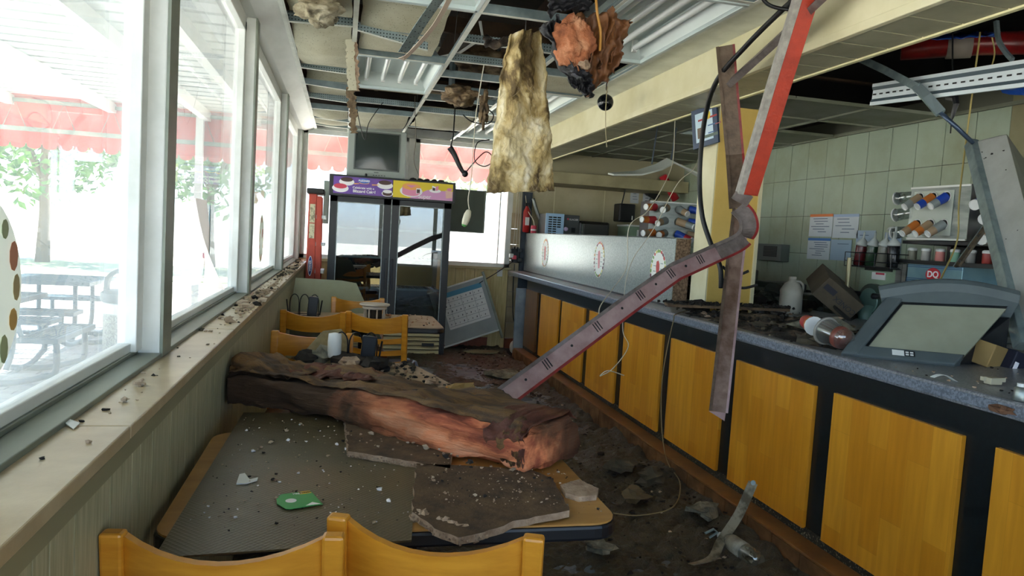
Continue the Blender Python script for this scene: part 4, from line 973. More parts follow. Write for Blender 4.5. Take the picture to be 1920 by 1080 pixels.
# ---------------------------------------------------------------- roll of insulation fallen across the tables
pinkw = mat3('sooty_pink_wool', ((.3, '4a2820'), (.43, 'a8583c'), (.55, 'e28a5c'), (.75, 'ecb08a')), 4.5, (.5, 2.6, 2.6), .95, .8, 30, bstretch=(.6, .6, 4), dist=.3, pre=43)
n_ = pinkw.node_tree.nodes; l_ = pinkw.node_tree.links; bs_ = n_['Principled BSDF']      # soot bites into the wool towards its burnt end
tc_ = n_.new('ShaderNodeTexCoord'); sp_ = n_.new('ShaderNodeSeparateXYZ'); l_.new(tc_.outputs['Object'], sp_.inputs[0]); no_ = n_.new('ShaderNodeTexNoise'); no_.inputs['Scale'].default_value = 5; no_.inputs['Detail'].default_value = 6; l_.new(tc_.outputs['Object'], no_.inputs[0])
ad_ = n_.new('ShaderNodeMath'); ad_.operation = 'MULTIPLY_ADD'; ad_.inputs[1].default_value = .9; l_.new(no_.outputs[0], ad_.inputs[0]); l_.new(sp_.outputs['X'], ad_.inputs[2])
mr_ = n_.new('ShaderNodeMapRange'); mr_.inputs[1].default_value = .28; mr_.inputs[2].default_value = .78; l_.new(ad_.outputs[0], mr_.inputs[0])
m2_ = n_.new('ShaderNodeMapRange'); m2_.inputs[1].default_value = .88; m2_.inputs[2].default_value = 1.02; m2_.inputs[3].default_value = 1; m2_.inputs[4].default_value = .15; l_.new(ad_.outputs[0], m2_.inputs[0]); mu_ = n_.new('ShaderNodeMath'); mu_.operation = 'MULTIPLY'; l_.new(mr_.outputs[0], mu_.inputs[0]); l_.new(m2_.outputs[0], mu_.inputs[1])
old_ = bs_.inputs['Base Color'].links[0].from_socket; mx_ = n_.new('ShaderNodeMix'); mx_.data_type = 'RGBA'; l_.new(mu_.outputs[0], mx_.inputs[0]); l_.new(old_, mx_.inputs[7]); mx_.inputs[6].default_value = lin('44301f'); l_.new(mx_.outputs[2], bs_.inputs['Base Color'])
sootw = mat3('sooty_wool', ((.3, '15120f'), (.5, '3a2d23'), (.65, '5d4634'), (.8, '7a5f48')), 5, (.7, .7, 2.4), .95, .8, 30, bstretch=(.6, .6, 4))
paper2 = mat3('old_kraft_paper', ((.3, '21160c'), (.45, '4a331b'), (.56, '6f5028'), (.7, '50301f')), 6, (.35, 4, 4), .75, .5, 30, pre=43)
redp = mat3('reddish_paper', ((.3, '3a1d14'), (.5, '5c2f20'), (.65, '6b4326')), 6, rough=.7)
ir = thing('insulation_roll', 'long roll of pink insulation in brown paper lying across the tables', 'insulation', (.1, 2.6, .77))
path = spline([(-.375, 2.9, .822), (-.28, 2.84, .815), (-.02, 2.67, .812), (.22, 2.44, .816), (.42, 2.21, .818), (.62, 1.98, .815)], 14)
K = len(path); HW = .165; HH = .06
def sect(t):
    i = min(int(t*(K-1)), K-2); f = t*(K-1)-i; p = path[i].lerp(path[i+1], f); d = (path[i+1]-path[i]).normalized(); s = d.cross(V((0, 0, 1))).normalized(); return p, d, s   # s points to the viewer side
def roll(t, a, k=1.):
    """a = angle round the section"""
    p, d, s = sect(t); ca, sa = math.cos(a), math.sin(a); ex = .55
    x = math.copysign(abs(ca)**ex, ca)*HW; z = math.copysign(abs(sa)**ex, sa)*HH
    h = 1 + .25*math.sin(t*9)*.3; lump = fbm(V((t*6, ca*1.3, sa*1.3)))*.035 + noise.noise(V((t*40, a*4, 1)))*.010 + noise.noise(V((t*18, a*9, 3)))*.008
    tap = .8+.2*min(1, t*8)
    q = p + s*(x*tap*k*(1+.1*math.sin(t*11))) + V((0, 0, z*h*k)); nrm = (s*ca + V((0, 0, sa))).normalized()
    q += nrm*lump; q.z = max(q.z, .757); q.x = max(q.x, -.378); return q
NT, NA = 120, 40
for nm, t0_, t1_, m_ in (('sooty_end', 0, .12, sootw), ('wool', .12, 1, pinkw)):
    b = MB(); n0, n1 = int(NT*t0_), int(NT*t1_); vs = []
    for i in range(n0, n1+1):
        for j in range(NA): vs.append(roll(i/NT, 2*math.pi*j/NA))
    m = n1-n0; b.add(vs, [(i*NA+j, i*NA+(j+1) % NA, (i+1)*NA+(j+1) % NA, (i+1)*NA+j) for i in range(m) for j in range(NA)] + [tuple(range(NA))[::-1], tuple(m*NA+j for j in range(NA))])
    obj(nm, b, m_, ir, smooth=True)
def pap(t0_, t1_, a0, a1, m_, nm, seed, lift=.012, nu=50, nv=14):
    def f(u, v):
        t = t0_+(t1_-t0_)*u; e = .02*fbm(V((u*7, v > .5, seed)))*(1 if v in (0, 1) else 0)
        a = a0+(a1-a0)*v + (.35*fbm(V((u*5, seed, 0))) if v > .8 else 0)
        q = roll(t, a, 1.02); q.z += lift + .012*fbm(V((u*4, v*4, seed))) + .008*abs(math.sin(v*9+u*6+seed)); return q
    obj(nm, MB().sheet(f, nu, nv, .0025), m_, ir, smooth=True)
pap(.02, .93, R(150), R(52), paper2, 'paper_wrap', 1)
pap(.3, .5, R(140), R(85), redp, 'stained_paper', 3, .014)
pap(.08, .34, R(120), R(40), paper2, 'torn_paper', 5, .014)
pap(.9, 1.0, R(150), R(-35), redp, 'crumpled_end', 8, .014)
pap(.93, .985, R(70), R(-40), paper2, 'folded_tab', 11, .012)
obj('white_scrap', MB().prism([(0, 0), (.06, .005), (.065, .03), (.02, .045), (-.005, .03)], frame(P(432, 738, Z=.8), (1, 0, 0), (0, .5, .5)), .002), wm, ir)

# ---------------------------------------------------------------- bent steel channels
chan = mat('channel_steel', '8f8683', .42, .55, '6b605c', 14, bump=.15, bscale=50); chanp = mat('channel_pink', 'b39a9a', .42, .35, '97797a', 10, bump=.1); rust = mat('channel_brown', '6b5a4a', .5, .4, '4a3a2e', 16, (1, 1, 1), .3, 60)
redpaint = mat('red_paint', 'b23a22', .45, 0, '9a2f1c', 14, bump=.3, bscale=70); redd = mat('dark_red_paint', '8a2422', .5, 0, '6b1a1a', 20)
W_ = .042
def web(a=-W_, c=W_, y0=-.001, y1=.001): return [(a, y0), (c, y0), (c, y1), (a, y1)]
FACE = V((-.25, -.95, .1))
def facing(path):
    d = (path[-1]-path[0]).normalized(); v = ((path[0]+path[-1])/2-EYE).normalized(); return d.cross(v).normalized()
def channel(root, path, side, m_web, m_fl, fl=.03, n=1, flip=1, lip=None):
    side = facing(path)
    if side.z < -.3 or (abs(side.z) < .3 and side.x > 0): side = -side; flip = -flip
    obj('web', MB().sweep(web(), path, side), m_web, root)
    obj('flange', MB().sweep([(W_-.016, 0), (W_, 0), (W_, -flip*.014), (W_-.016, -flip*.01)], path, side), m_fl[0], root)
    obj('flange', MB().sweep([(-W_-.011, 0), (-W_+.001, -.001), (-W_+.001, -.004), (-W_-.011, -.004)], path, side), m_fl[1], root)
cA = thing('bent_channel', 'bent steel channel leaning from the column down to the fallen insulation', 'metal channel', P(1100, 640, Y=3.0))
seg1 = [P(1358, 86, Y=3.5), P(1366, 180, Y=3.5), P(1376, 290, Y=3.5), P(1383, 390, Y=3.4)]
seg2 = spline([P(1383, 390, Y=3.4), P(1399, 408, Y=3.36), P(1402, 432, Y=3.33), P(1386, 452, Y=3.31), P(1345, 472, Y=3.28)], 5)
seg3 = [P(1345, 472, Y=3.28), P(1265, 508, Y=3.2), P(1180, 568, Y=3.1), P(1040, 672, Y=2.95), P(918, 762, Y=2.78)]
channel(cA, seg1, (1, -.25, 0), rust, (rust, redd), flip=-1)
channel(cA, seg2[:14], (.8, -.3, .7), chan, (chan, redd), flip=-1)
channel(cA, seg2[13:], (.8, -.3, .7), chan, (chan, redd), flip=-1)
channel(cA, seg3, (.45, -.1, .85), chanp, (chan, redd), flip=-1)
for i in range(11):
    t = .1+i*.085; k = t*(len(seg3)-1); a = int(k); p = seg3[a].lerp(seg3[a+1], k-a); d = (seg3[a+1]-seg3[a]).normalized(); s = facing(seg3); s = (s-d*s.dot(d)).normalized(); nn = (p-EYE).normalized()
    for off in ((.0,) if i % 2 else (-.014, 0, .014)):
        b = MB(); c_ = p + d*off
        if i % 2: b.prism(ell(.006, .006, 8), frame(c_-nn*.004, s, d), .003)
        else: b.prism([(-.022, -.002), (.022, -.002), (.022, .002), (-.022, .002)], frame(c_-nn*.004, s, d), .003)
        obj('slot' if i % 2 == 0 else 'hole', b, blackp, cA)
cB = thing('red_channel', 'straight red painted channel hanging down from the ceiling', 'metal channel', P(1392, 375, Y=3.1))
pth = [P(1528, -60, Y=2.7), P(1460, 160, Y=2.9), P(1400, 362, Y=3.1)]
obj('red_face', MB().sweep([(-.024, -.004), (.045, -.004), (.045, .03), (-.024, .03)], pth, (1, -.3, .3)), redpaint, cB, bev=.002)
obj('grey_face', MB().sweep([(-.052, -.012), (-.025, -.002), (-.025, .03), (-.052, .03)], pth, (1, -.3, .3)), mat('chalky_grey', 'a7a29a', .7, 0, '8a8680', 30, bump=.2), cB)
obj('torn_lip', MB().sweep([(-.05, -.005), (.03, -.005), (.03, .02), (-.05, .02)], [P(1400, 362, Y=3.1), P(1388, 380, Y=3.12)], (1, -.3, .3)), chan, cB)
cC = thing('hanging_channel', 'brown stained channel hanging straight down in front of the counter', 'metal channel', P(1350, 600, Y=3.15))
pth = [P(1388, 392, Y=3.62), P(1375, 500, Y=3.55), P(1362, 620, Y=3.42), P(1345, 772, Y=3.3)]
channel(cC, pth, (1, -.25, 0), mat('stained_web', '8a7367', .45, .35, '5f4636', 9, (1, 1, 1), .2, 60), (rust, chanp), flip=-1)
p = pth[-1]; obj('cut_tip', MB().add([p+V((-W_, .012, 0)), p+V((W_, -.012, 0)), p+V((W_*.9, -.012, -.045))], [(0, 1, 2)]), chanp, cC)
cD = thing('strut_bar', 'short grey angle bar braced between column and ceiling', 'metal bar', P(1440, 100, Y=3.7))
pth = [P(1368, 150, Y=3.4), P(1450, 75, Y=3.05), P(1560, -30, Y=2.6)]
obj('web', MB().sweep([(-.035, -.001), (.035, -.001), (.035, .001), (-.035, .001)], pth, (.6, -.2, .8)), chan, cD)
obj('flange', MB().sweep([(-.035, 0), (-.032, 0), (-.032, -.03), (-.035, -.03)], pth, (.6, -.2, .8)), chan, cD)
obj('flange', MB().sweep([(.032, 0), (.035, 0), (.035, -.03), (.032, -.03)], pth, (.6, -.2, .8)), rust, cD)

# ---------------------------------------------------------------- globe, framed certificate, cables
gl = thing('black_globe', 'glossy black globe hanging on a cord beside the beam', 'globe', P(1135, 192, Y=4.9))
gc = P(1135, 192, Y=4.9); obj('globe', MB().lathe([(.002, -.058)]+[(.058*math.cos(R(a)), .058*math.sin(R(a))) for a in range(-80, 81, 10)]+[(.002, .058)], gc, n=24), mat('gloss_black', '0a0d12', .08), gl, smooth=True)
obj('hook', MB().tube([gc+V((0, 0, .055)), gc+V((.008, 0, .075)), gc+V((0, 0, .09)), gc+V((0, 0, .36))], .004, 6), blackp, gl)
obj('cord', MB().tube(spline([gc+V((-.015, -.06, .1)), gc+V((-.017, -.064, -.05)), gc+V((-.005, -.06, -.2)), gc+V((.012, -.06, -.32))], 5), .003, 5), mat('cord_tan', 'a99c78', .6), gl)
fa, fb, fc, fd = P(1301, 207, Y=4.335), P(1349, 189, Y=4.335), P(1346, 273, Y=4.335), P(1299, 282, Y=4.335)
cf = thing('framed_certificate', 'framed certificate hanging on the corner of the yellow column', 'picture frame', (fa+fc)/2)
fa = P(1301, 207, X=2.352); fb = P(1349, 189, X=2.352)
wY = .36; hZ = .33; cc = V((2.345, 4.52, 2.2))
tl, tr_, br_, bl = P(1301, 206, Y=4.5), P(1349, 188, Y=4.3), P(1346, 272, Y=4.3), P(1299, 281, Y=4.5)
ux = (tr_-tl).normalized(); M_ = frame(bl, ux, (0, 0, 1)); wF = (tr_-tl).dot(ux); hF = tl.z-bl.z
obj('frame', MB().prism([(0, 0), (wF, 0), (wF, hF), (0, hF)], M_ @ Matrix.Translation((0, 0, -.02)), .018), mat('frame_navy', '2f3f58', .4), cf, bev=.003)
i_ = .035
obj('mount', MB().prism([(i_, i_), (wF-i_, i_), (wF-i_, hF-i_), (i_, hF-i_)], M_, .001), mat('certificate', 'c3d6e2', .3, 0, 'b3cbd9', 4), cf)
for k, (x, y, w, h, c_) in enumerate(((.06, hF-.09, .16, .012, 'a03030'), (.14, hF-.14, .06, .008, '4a6a9a'), (.14, hF-.19, .05, .008, '4a6a9a'), (.2, .12, .05, .006, 'a05050'), (.05, .06, .04, .07, '6a5a4a'), (.1, .05, .12, .02, '5a6a60'))):
    obj('print_mark', MB().prism([(x, y), (x+w, y), (x+w, y+h), (x, y+h)], M_ @ Matrix.Translation((0, 0, .001)), .0005), mat('cert_%d' % k, c_, .5), cf)
obj('sun_print', MB().prism(ell(.02, .03, 10, wF-.07, hF-.065), M_ @ Matrix.Translation((0, 0, .001)), .0005), mat('cert_sun', 'd8c23a', .5), cf)

blackc = mat('cable_black', '101214', .5); whitec = mat('cable_white', 'c9c3b0', .5); ochre = mat('cable_ochre', 'a8975a', .6)
def cable(label, pts, r, m_, name='cable', n=8):
    return tag(obj(name, MB().tube(spline([P(x, y, Y=yy) for x, y, yy in pts], n), r, 6), m_, smooth=True), label, 'cable')
cable('thick black cable hanging down past the framed certificate', ((1510, -20, 2.7), (1460, 25, 2.95), (1400, 85, 3.25), (1345, 150, 3.6), (1322, 220, 3.85), (1312, 320, 3.95), (1316, 400, 3.9), (1332, 455, 3.85), (1350, 500, 3.75), (1352, 540, 3.75)), .014, blackc)
cable('black cable loop near the top of the red channel', ((1420, -20, 2.9), (1440, 8, 2.9), (1480, 18, 2.85), (1520, 14, 2.75)), .008, blackc)
cable('pair of short black leads poking out behind the hanging channel', ((1355, 500, 3.75), (1370, 512, 3.75), (1388, 514, 3.72), (1404, 508, 3.7)), .008, blackc)
cable('lower black lead curling out behind the hanging channel', ((1350, 520, 3.75), (1372, 535, 3.75), (1395, 540, 3.72), (1420, 534, 3.7)), .008, blackc)
cable('white wire hanging over the screen, left of two', ((1266, 222, 5.0), (1265, 240, 5.0), (1262, 300, 4.9), (1248, 340, 4.7), (1215, 395, 4.5), (1180, 425, 4.45), (1175, 500, 4.4), (1150, 540, 4.3), (1125, 575, 3.9), (1125, 600, 3.7)), .0032, whitec)
cable('white wire hanging over the screen, right of two', ((1320, 240, 4.8), (1305, 310, 4.7), (1270, 345, 4.6), (1225, 430, 4.5), (1190, 480, 4.45), (1175, 520, 4.4), (1170, 560, 4.35), (1168, 620, 3.9), (1178, 650, 3.7), (1150, 690, 3.6), (1125, 705, 3.6), (1140, 695, 3.58), (1170, 704, 3.6)), .0026, whitec)
tag(obj('cable', MB().tube(spline([P(1300, 580, Z=1.01), P(1268, 589, Z=1.01), P(1262, 604, X=2.04), P(1243, 700, X=2.03), P(1240, 790, X=2.0), P(1250, 862, X=1.975), P(1275, 905, X=1.93), P(1262, 950, Z=.09), P(1200, 966, Z=.07), P(1150, 962, Z=.07)], 8), .003, 6), mat('cable_brown', '8a7a56', .6), smooth=True), 'thin cord hanging down the counter front and coiling on the floor', 'cable')
cable('ochre cord hanging in front of the slotted strut', ((1838, 60, 3.2), (1825, 160, 3.2), (1808, 290, 3.3), (1798, 380, 3.4), (1795, 450, 3.4), (1770, 510, 3.3), (1752, 545, 3.2)), .005, ochre)
cable('short knotted ochre string beside the strut', ((1860, 70, 3.1), (1865, 100, 3.1), (1858, 130, 3.1), (1852, 160, 3.1)), .004, ochre)
cable('black wire hanging in a vee above the television', ((662, 150, 6.6), (665, 170, 6.6), (672, 220, 6.6), (684, 262, 6.6), (692, 230, 6.6), (718, 192, 6.6)), .004, blackc)
cable('thin dark wire hanging right of the television', ((778, 180, 6.6), (778, 205, 6.6), (780, 260, 6.6), (776, 300, 6.6), (786, 330, 6.6)), .003, mat('cable_dim', '5a5344', .6))
cable('tangle of black wires left of the hanging batt', ((918, 262, 6.5), (895, 268, 6.5), (890, 300, 6.5), (908, 312, 6.5), (925, 300, 6.5), (910, 285, 6.5), (880, 315, 6.5), (870, 330, 6.5)), .005, blackc)
cable('black wire loop up in the grid above the end window', ((880, 195, 5.8), (905, 200, 5.8), (925, 215, 5.8), (915, 232, 5.8), (885, 228, 5.8), (868, 215, 5.8)), .005, blackc)
cable('white wire draped along the inside of the end window jamb', ((985, 365, 8.9), (990, 395, 8.8), (1000, 412, 8.72), (1002, 425, 8.7)), .006, whitec)
cable('black cord from the wall socket down behind the chart', ((962, 490, 8.85), (930, 512, 8.8), (905, 527, 8.75), (896, 533, 8.75)), .006, blackc)
cable('black cord looping down beside the end of the counter', ((965, 495, 8.8), (962, 540, 8.8), (962, 590, 8.8), (968, 608, 8.8), (985, 600, 8.7)), .006, blackc)
cable('slack black cord in the kitchen behind the speaker', ((1174, 345, 8.5), (1170, 365, 8.5), (1166, 382, 8.5)), .008, blackc)
mk = thing('hanging_sensor', 'small white alarm unit dangling on a white wire right of the cooler', 'alarm unit', P(877, 408, Y=5.0))
obj('wire', MB().tube(spline([V((.865, 4.8, 2.552)), P(892, 220, Y=5.0), P(884, 330, Y=5.0), P(878, 372, Y=5.0), P(880, 392, Y=5.0)], 8), .0035, 5), whitec, mk)
c_ = P(875, 408, Y=5.0); obj('shell', MB().lathe([(.004, -.058), (.02, -.05), (.026, -.02), (.026, .02), (.018, .05), (.006, .06)], c_, (.25, -.1, 1), 14, sx=1, sy=.6), mat('sensor_white', 'd6d0b8', .4), mk, smooth=True)
obj('green_tip', MB().lathe([(.002, -.068), (.016, -.06), (.019, -.05)], c_, (.25, -.1, 1), 10, sy=.6), mat('sensor_green', '4f9a4a', .4), mk)
bt = thing('hanging_bracket', 'black club shaped bracket dangling before the end window', 'bracket', P(857, 305, Y=6.5))
obj('arm', MB().tube(spline([P(843, 276, Y=6.5), P(852, 290, Y=6.5), P(862, 312, Y=6.5), P(872, 328, Y=6.5)], 4), .028, 8, .016), blackp, bt, smooth=True)
obj('knob', MB().chunk(P(872, 326, Y=6.5), .03, 3, 1.0, (10, 8), .15), blackp, bt, smooth=True)
obj('tie', MB().tube([P(845, 276, Y=6.5), P(850, 255, Y=6.5), P(853, 205, Y=6.6)], .006, 5), blackp, bt)
# ---------------------------------------------------------------- kitchen: counters and shelves the equipment stands on
bc = thing('back_counter', 'dull steel counter along the tiled kitchen wall', 'counter', (3.87, 5.5, 0))
dst = mat('dark_steel', '565a56', .4, .6, '3a3d3a', 5)
obj('cabinet', MB().bx(3.6, 4.19, 2.6, 8.25, 0, .92), dst, bc); obj('top', MB().bx(3.57, 4.19, 2.58, 8.27, .92, .95), steel, bc, bev=.004)
bs2 = thing('end_shelf', 'steel shelf unit against the back wall behind the counter screen', 'shelf', (3.2, 8.6, 0))
obj('shelf_top', MB().bx(2.42, 4.15, 8.36, 8.93, 1.4, 1.43), steel, bs2)
for x in (2.44, 4.1): obj('leg', MB().bx(x, x+.04, 8.38, 8.42, 0, 1.4), steel, bs2)
obj('back_panel', MB().bx(2.44, 4.14, 8.9, 8.93, .0, 1.4), dst, bs2)
# warmer with blue front
cfm = thing('slush_machine', 'small machine with a pale blue slotted front on the end shelf', 'machine', (2.55, 8.5, 1.43))
a, b2 = P(1024, 400, Y=8.4), P(1056, 438, Y=8.4); a2 = P(1084, 404, Y=8.6)
obj('housing', MB().bx(a.x, b2.x+.2, 8.41, 8.75, 1.431, a.z), mat('machine_grey', '55595b', .4, .3), cfm, bev=.006)
obj('front_panel', MB().bx(a.x, b2.x, 8.395, 8.41, 1.431, a.z+.006), mat('pale_blue_front', 'a9cbea', .35), cfm, bev=.003)
for c in range(3):
    for r in range(9 if c < 2 else 5): obj('vent_slot', MB().bx(a.x+.035+c*.055, a.x+.08+c*.055, 8.392, 8.396, a.z-.05-r*.028, a.z-.034-r*.028), blackp, cfm)
obj('dial', MB().lathe([(.026, 0), (.024, .02), (.006, .022)], (b2.x+.03, 8.405, 1.56), (0, -1, 0), 14), mat('dial_lilac', 'b9a6c9', .3), cfm, smooth=True)
obj('outlet', MB().bx(b2.x+.1, b2.x+.15, 8.4, 8.411, 1.52, 1.58), blackp, cfm)
obj('round_mark', MB().lathe([(.012, 0), (.012, .002)], (b2.x+.05, 8.405, a.z-.05), (0, -1, 0), 12), rd, cfm)
text('lettering', 'GLACIER', .03, frame((b2.x+.125, 8.4085, a.z-.055), (1, 0, 0), (0, 0, 1)), whp, cfm)
ov_ = thing('black_oven', 'black boxy oven with a rounded corner on the end shelf', 'oven', (3.0, 8.5, 1.43))
a, b2 = P(1086, 412, Y=8.45), P(1143, 440, Y=8.45)
obj('body', MB().bx(a.x, b2.x, 8.45, 8.8, 1.431, a.z-.01), mat('oven_black', '23211f', .3), ov_, bev=.03)
obj('door', MB().bx(a.x+.06, b2.x-.03, 8.44, 8.45, 1.45, a.z-.04), mat('oven_door', '3b3a36', .2), ov_, bev=.006)
obj('handle', MB().bx(a.x+.03, a.x+.045, 8.42, 8.44, 1.46, a.z-.05), steel, ov_)
sk = thing('wall_speaker', 'black loudspeaker bracketed to the kitchen back wall', 'speaker', P(1176, 400, Y=8.85))
a, b2 = P(1162, 381, Y=8.7), P(1190, 417, Y=8.7)
obj('cabinet', MB().bx(a.x, b2.x, 8.7, 8.9, b2.z, a.z), blackp, sk, bev=.015); obj('grille', MB().bx(a.x+.02, b2.x-.02, 8.692, 8.7, b2.z+.02, a.z-.02), mat('speaker_cloth', '1f2120', .8), sk)
obj('bracket', MB().bx((a.x+b2.x)/2-.02, (a.x+b2.x)/2+.02, 8.9, 8.95, b2.z+.08, a.z-.08), blackp, sk); obj('badge', MB().bx(b2.x-.05, b2.x-.035, 8.69, 8.693, b2.z+.03, b2.z+.08), wm, sk)
def paper(label, px0, py0, px1, py1, Y=None, X=None, head=None, lines=6, col='c6cdd2', seed=0, tail=''):
    """sheet of paper on a wall of constant X or Y"""
    kw = {'Y': Y-.004} if Y else {'X': X-.004}
    A, B, D = P(px0, py0, **kw), P(px1, py0, **kw), P(px1, py1, **kw)
    ux = V((1, 0, 0)) if Y else V((0, -1, 0)); w = abs((B-A).dot(ux)); h = abs(A.z-D.z); M = frame((A.x, A.y, D.z), ux, (0, 0, 1))
    t = tag(obj('paper_sheet', MB().prism([(0, 0), (w, 0), (w, h), (0, h)], M, .002), mat('paper_%s' % col, col, .35)), label, 'notice', 'notices on the kitchen walls'); WL[t.name] = V(t.location)
    if head: obj('header_print', MB().prism([(0, h*.88), (w, h*.88), (w, h), (0, h)], M @ Matrix.Translation((0, 0, .002)), .001), mat('head_%s' % head, head, .4), t)
    rs2 = random.Random(seed); b = MB()
    for i in range(lines):
        y = h*(.78-.7*i/lines); x0 = w*rs2.uniform(.08, .4); x1 = w*rs2.uniform(.6, .92); b.prism([(x0, y), (x1, y), (x1, y+h*.03), (x0, y+h*.03)], M @ Matrix.Translation((0, 0, .002)), .0007)
    obj('text_lines', b, mat('ink_blue_grey', '5a6a80', .6), t, kind='stuff')
    return t
paper('small white notice on the back wall above the speaker', 1183, 352, 1199, 382, Y=8.95, seed=1, lines=4)
paper('tall chart on the back wall right of the small notice', 1207, 348, 1222, 386, Y=8.95, head='5f7fae', seed=2, lines=5)
paper('poster with an orange heading on the tiled wall', 1520, 402, 1563, 444, X=4.2, head='d9763a', seed=3)
paper('poster with three product columns right of the orange headed one', 1564, 402, 1612, 447, X=4.2, seed=4, head='9fb3cf', lines=5)
paper('poster with a blue heading below the orange headed one', 1516, 446, 1558, 488, X=4.2, head='3f74b8', seed=5, lines=7)
paper('glossy plastic sleeve below the product columns poster', 1559, 449, 1598, 490, X=4.2, col='9fb4c6', seed=6, lines=1)
paper('glossy sheet behind the syrup bottles', 1607, 432, 1643, 478, X=4.2, col='a4b6c8', seed=7, lines=2)
paper('pale blue sheet between the bottles and the cup dispenser', 1660, 436, 1692, 487, X=4.2, col='8fa6bf', seed=8, lines=5)
bx_ = thing('tilted_box', 'small black device tilted out from the kitchen back wall', 'device', P(1223, 365, Y=8.85))
obj('shell', MB().box(P(1223, 365, Y=8.85), (.15, .12, .09), Euler((.3, .4, .2)).to_matrix()), blackp, bx_, bev=.01); obj('mount', MB().tube([P(1223, 365, Y=8.85), P(1216, 380, Y=8.94)], .012, 6), steel, bx_)
ic2 = thing('intercom', 'grey metal box with a louvred grille at the start of the tiled wall', 'box', P(1436, 472, X=4.15))
a, b2 = P(1411, 456, X=4.1), P(1462, 490, X=4.1)
obj('case', MB().bx(4.1, 4.199, b2.y, a.y, b2.z, a.z), mat('case_grey', '6d7470', .45, .2), ic2, bev=.004)
for i in range(7): z = b2.z+.04+i*(a.z-b2.z-.06)/7; obj('louvre', MB().bx(4.095, 4.1, b2.y+.06, b2.y+.06+(a.y-b2.y)*.45, z, z+.012), blackp, ic2)

# ---------------------------------------------------------------- cups: dispensers and loose cups
cupw = mat('cup_white', 'e2e4e2', .4); clear = glassmat('clear_plastic', .12, (.85, .88, .88), .3, .2)
cupcols = {'blue': mat('cup_blue', '2a4fb5', .35), 'orange': mat('cup_orange', 'd07a36', .4), 'red': mat('cup_red', 'b92f3a', .4), 'tan': mat('cup_tan', 'a88f70', .5), 'grey': mat('cup_grey', '8d9694', .4)}
def cup(label, base, axis, L=.13, r=.036, col='red', group=None, band='orange', name='paper_cup', m_=None, rev=False):
    t = thing(name, label, 'cup', base, group); ax = V(axis).normalized(); o = V(base)
    if rev:      # base end outwards
        obj('sleeve', MB().lathe([(r, 0), (r*.9, L*.55)], o, ax, 14), cupcols[col], t, smooth=True, auto=True); obj('band', MB().lathe([(r*.9, L*.55), (r*.8, L*.93)], o, ax, 14), cupcols[band], t, smooth=True, auto=True)
        obj('base_disc', MB().lathe([(r*.8, L*.93), (r*.8, L), (r*.74, L), (r*.72, L-.006)], o, ax, 14), cupw, t, smooth=True, auto=True); return t
    obj('sleeve', MB().lathe([(r*.75, 0), (r*.75+.001, .003), (r*.93, L*.72), (r*.93, L*.72)], o, ax, 14), m_ or cupcols[col], t, smooth=True, auto=True)
    obj('band', MB().lathe([(r*.94, L*.72), (r*1.0, L)], o, ax, 14), cupcols[band] if m_ is None else m_, t, smooth=True)
    obj('lip', MB().lathe([(r*1.0, L), (r*1.07, L+.002), (r*1.07, L+.008), (r*.98, L+.009)], o, ax, 14), cupw, t, smooth=True)
    obj('base_disc', MB().lathe([(r*.74, -.002), (r*.76, -.001), (r*.76, .004)], o, ax, 14), cupw, t)
    return t
def dispenser(label, A, ux, uy, w, h, dep):
    """A lower left corner of the face, ux along it"""
    t = thing('cup_dispenser', label, 'cup dispenser', A, None); ux = V(ux).normalized(); uz = V((0, 0, 1)); un = ux.cross(uz)
    M = frame(A, ux, uz); 
    obj('case', MB().prism([(0, 0), (w, 0), (w, h), (0, h)], M @ Matrix.Translation((0, 0, -dep)), dep-.004), blackp, t)
    obj('face_plate', MB().prism([(0, 0), (w, 0), (w, h), (0, h)], M @ Matrix.Translation((0, 0, -.004)), .004), steel, t)
    obj('side_plate', MB().prism([(0, 0), (.004, 0), (.004, h), (0, h)], M @ Matrix.Translation((w, 0, -dep)), dep), mat('side_grey', '6f7672', .4, .3), t)
    for y in (0, h-.012): obj('rail', MB().prism([(0, y), (w, y), (w, y+.012), (0, y+.012)], M @ Matrix.Translation((0, 0, .001)), .006), alum, t)
    return t, M
d1, M1 = dispenser('steel cup dispenser full of cups above the counter screen', P(1214, 447, Y=6.4), (1, -.12, 0), 0, .46, .36, .3)
obj('stand', MB().bx(d1.location.x+.05, d1.location.x+.4, 6.4, 6.65, 1.004, d1.location.z-.001), dst, d1)
k = 0; rs = random.Random(12); ncol = ['orange', 'blue', 'red', 'tan', 'grey']
words = ['top', 'second', 'third']
for r in range(3):
    for c in range(4):
        x = .05+c*.115; y = .3-r*.12; o = M1 @ V((x, y, .005)); ax = (M1.to_3x3() @ V(((-1.7, -1.0, .8, 1.5)[c]+rs.uniform(-.4, .4), rs.uniform(-.5, .1), 1)))
        col = rs.choice(ncol); cup('%s cup %s along the %s row of the dispenser above the screen' % ({'orange': 'orange', 'blue': 'blue', 'red': 'red', 'tan': 'tan', 'grey': 'grey'}[col], ['first', 'second', 'third', 'fourth'][c], words[r]), o, ax, rs.uniform(.12, .18), .037, col, 'cups in the dispenser above the screen', rs.choice(ncol), rev=True)
d2, M2 = dispenser('steel cup dispenser with round openings on the far right wall shelf', V((3.6, 4.02, 1.56)), (.05, -1, 0), 0, .44, .34, .3)
obj('white_panel', MB().prism([(.03, .03), (.33, .03), (.33, .31), (.03, .31)], M2 @ Matrix.Translation((0, 0, .001)), .004), mat('panel_pale', 'b9c2b8', .4), d2)
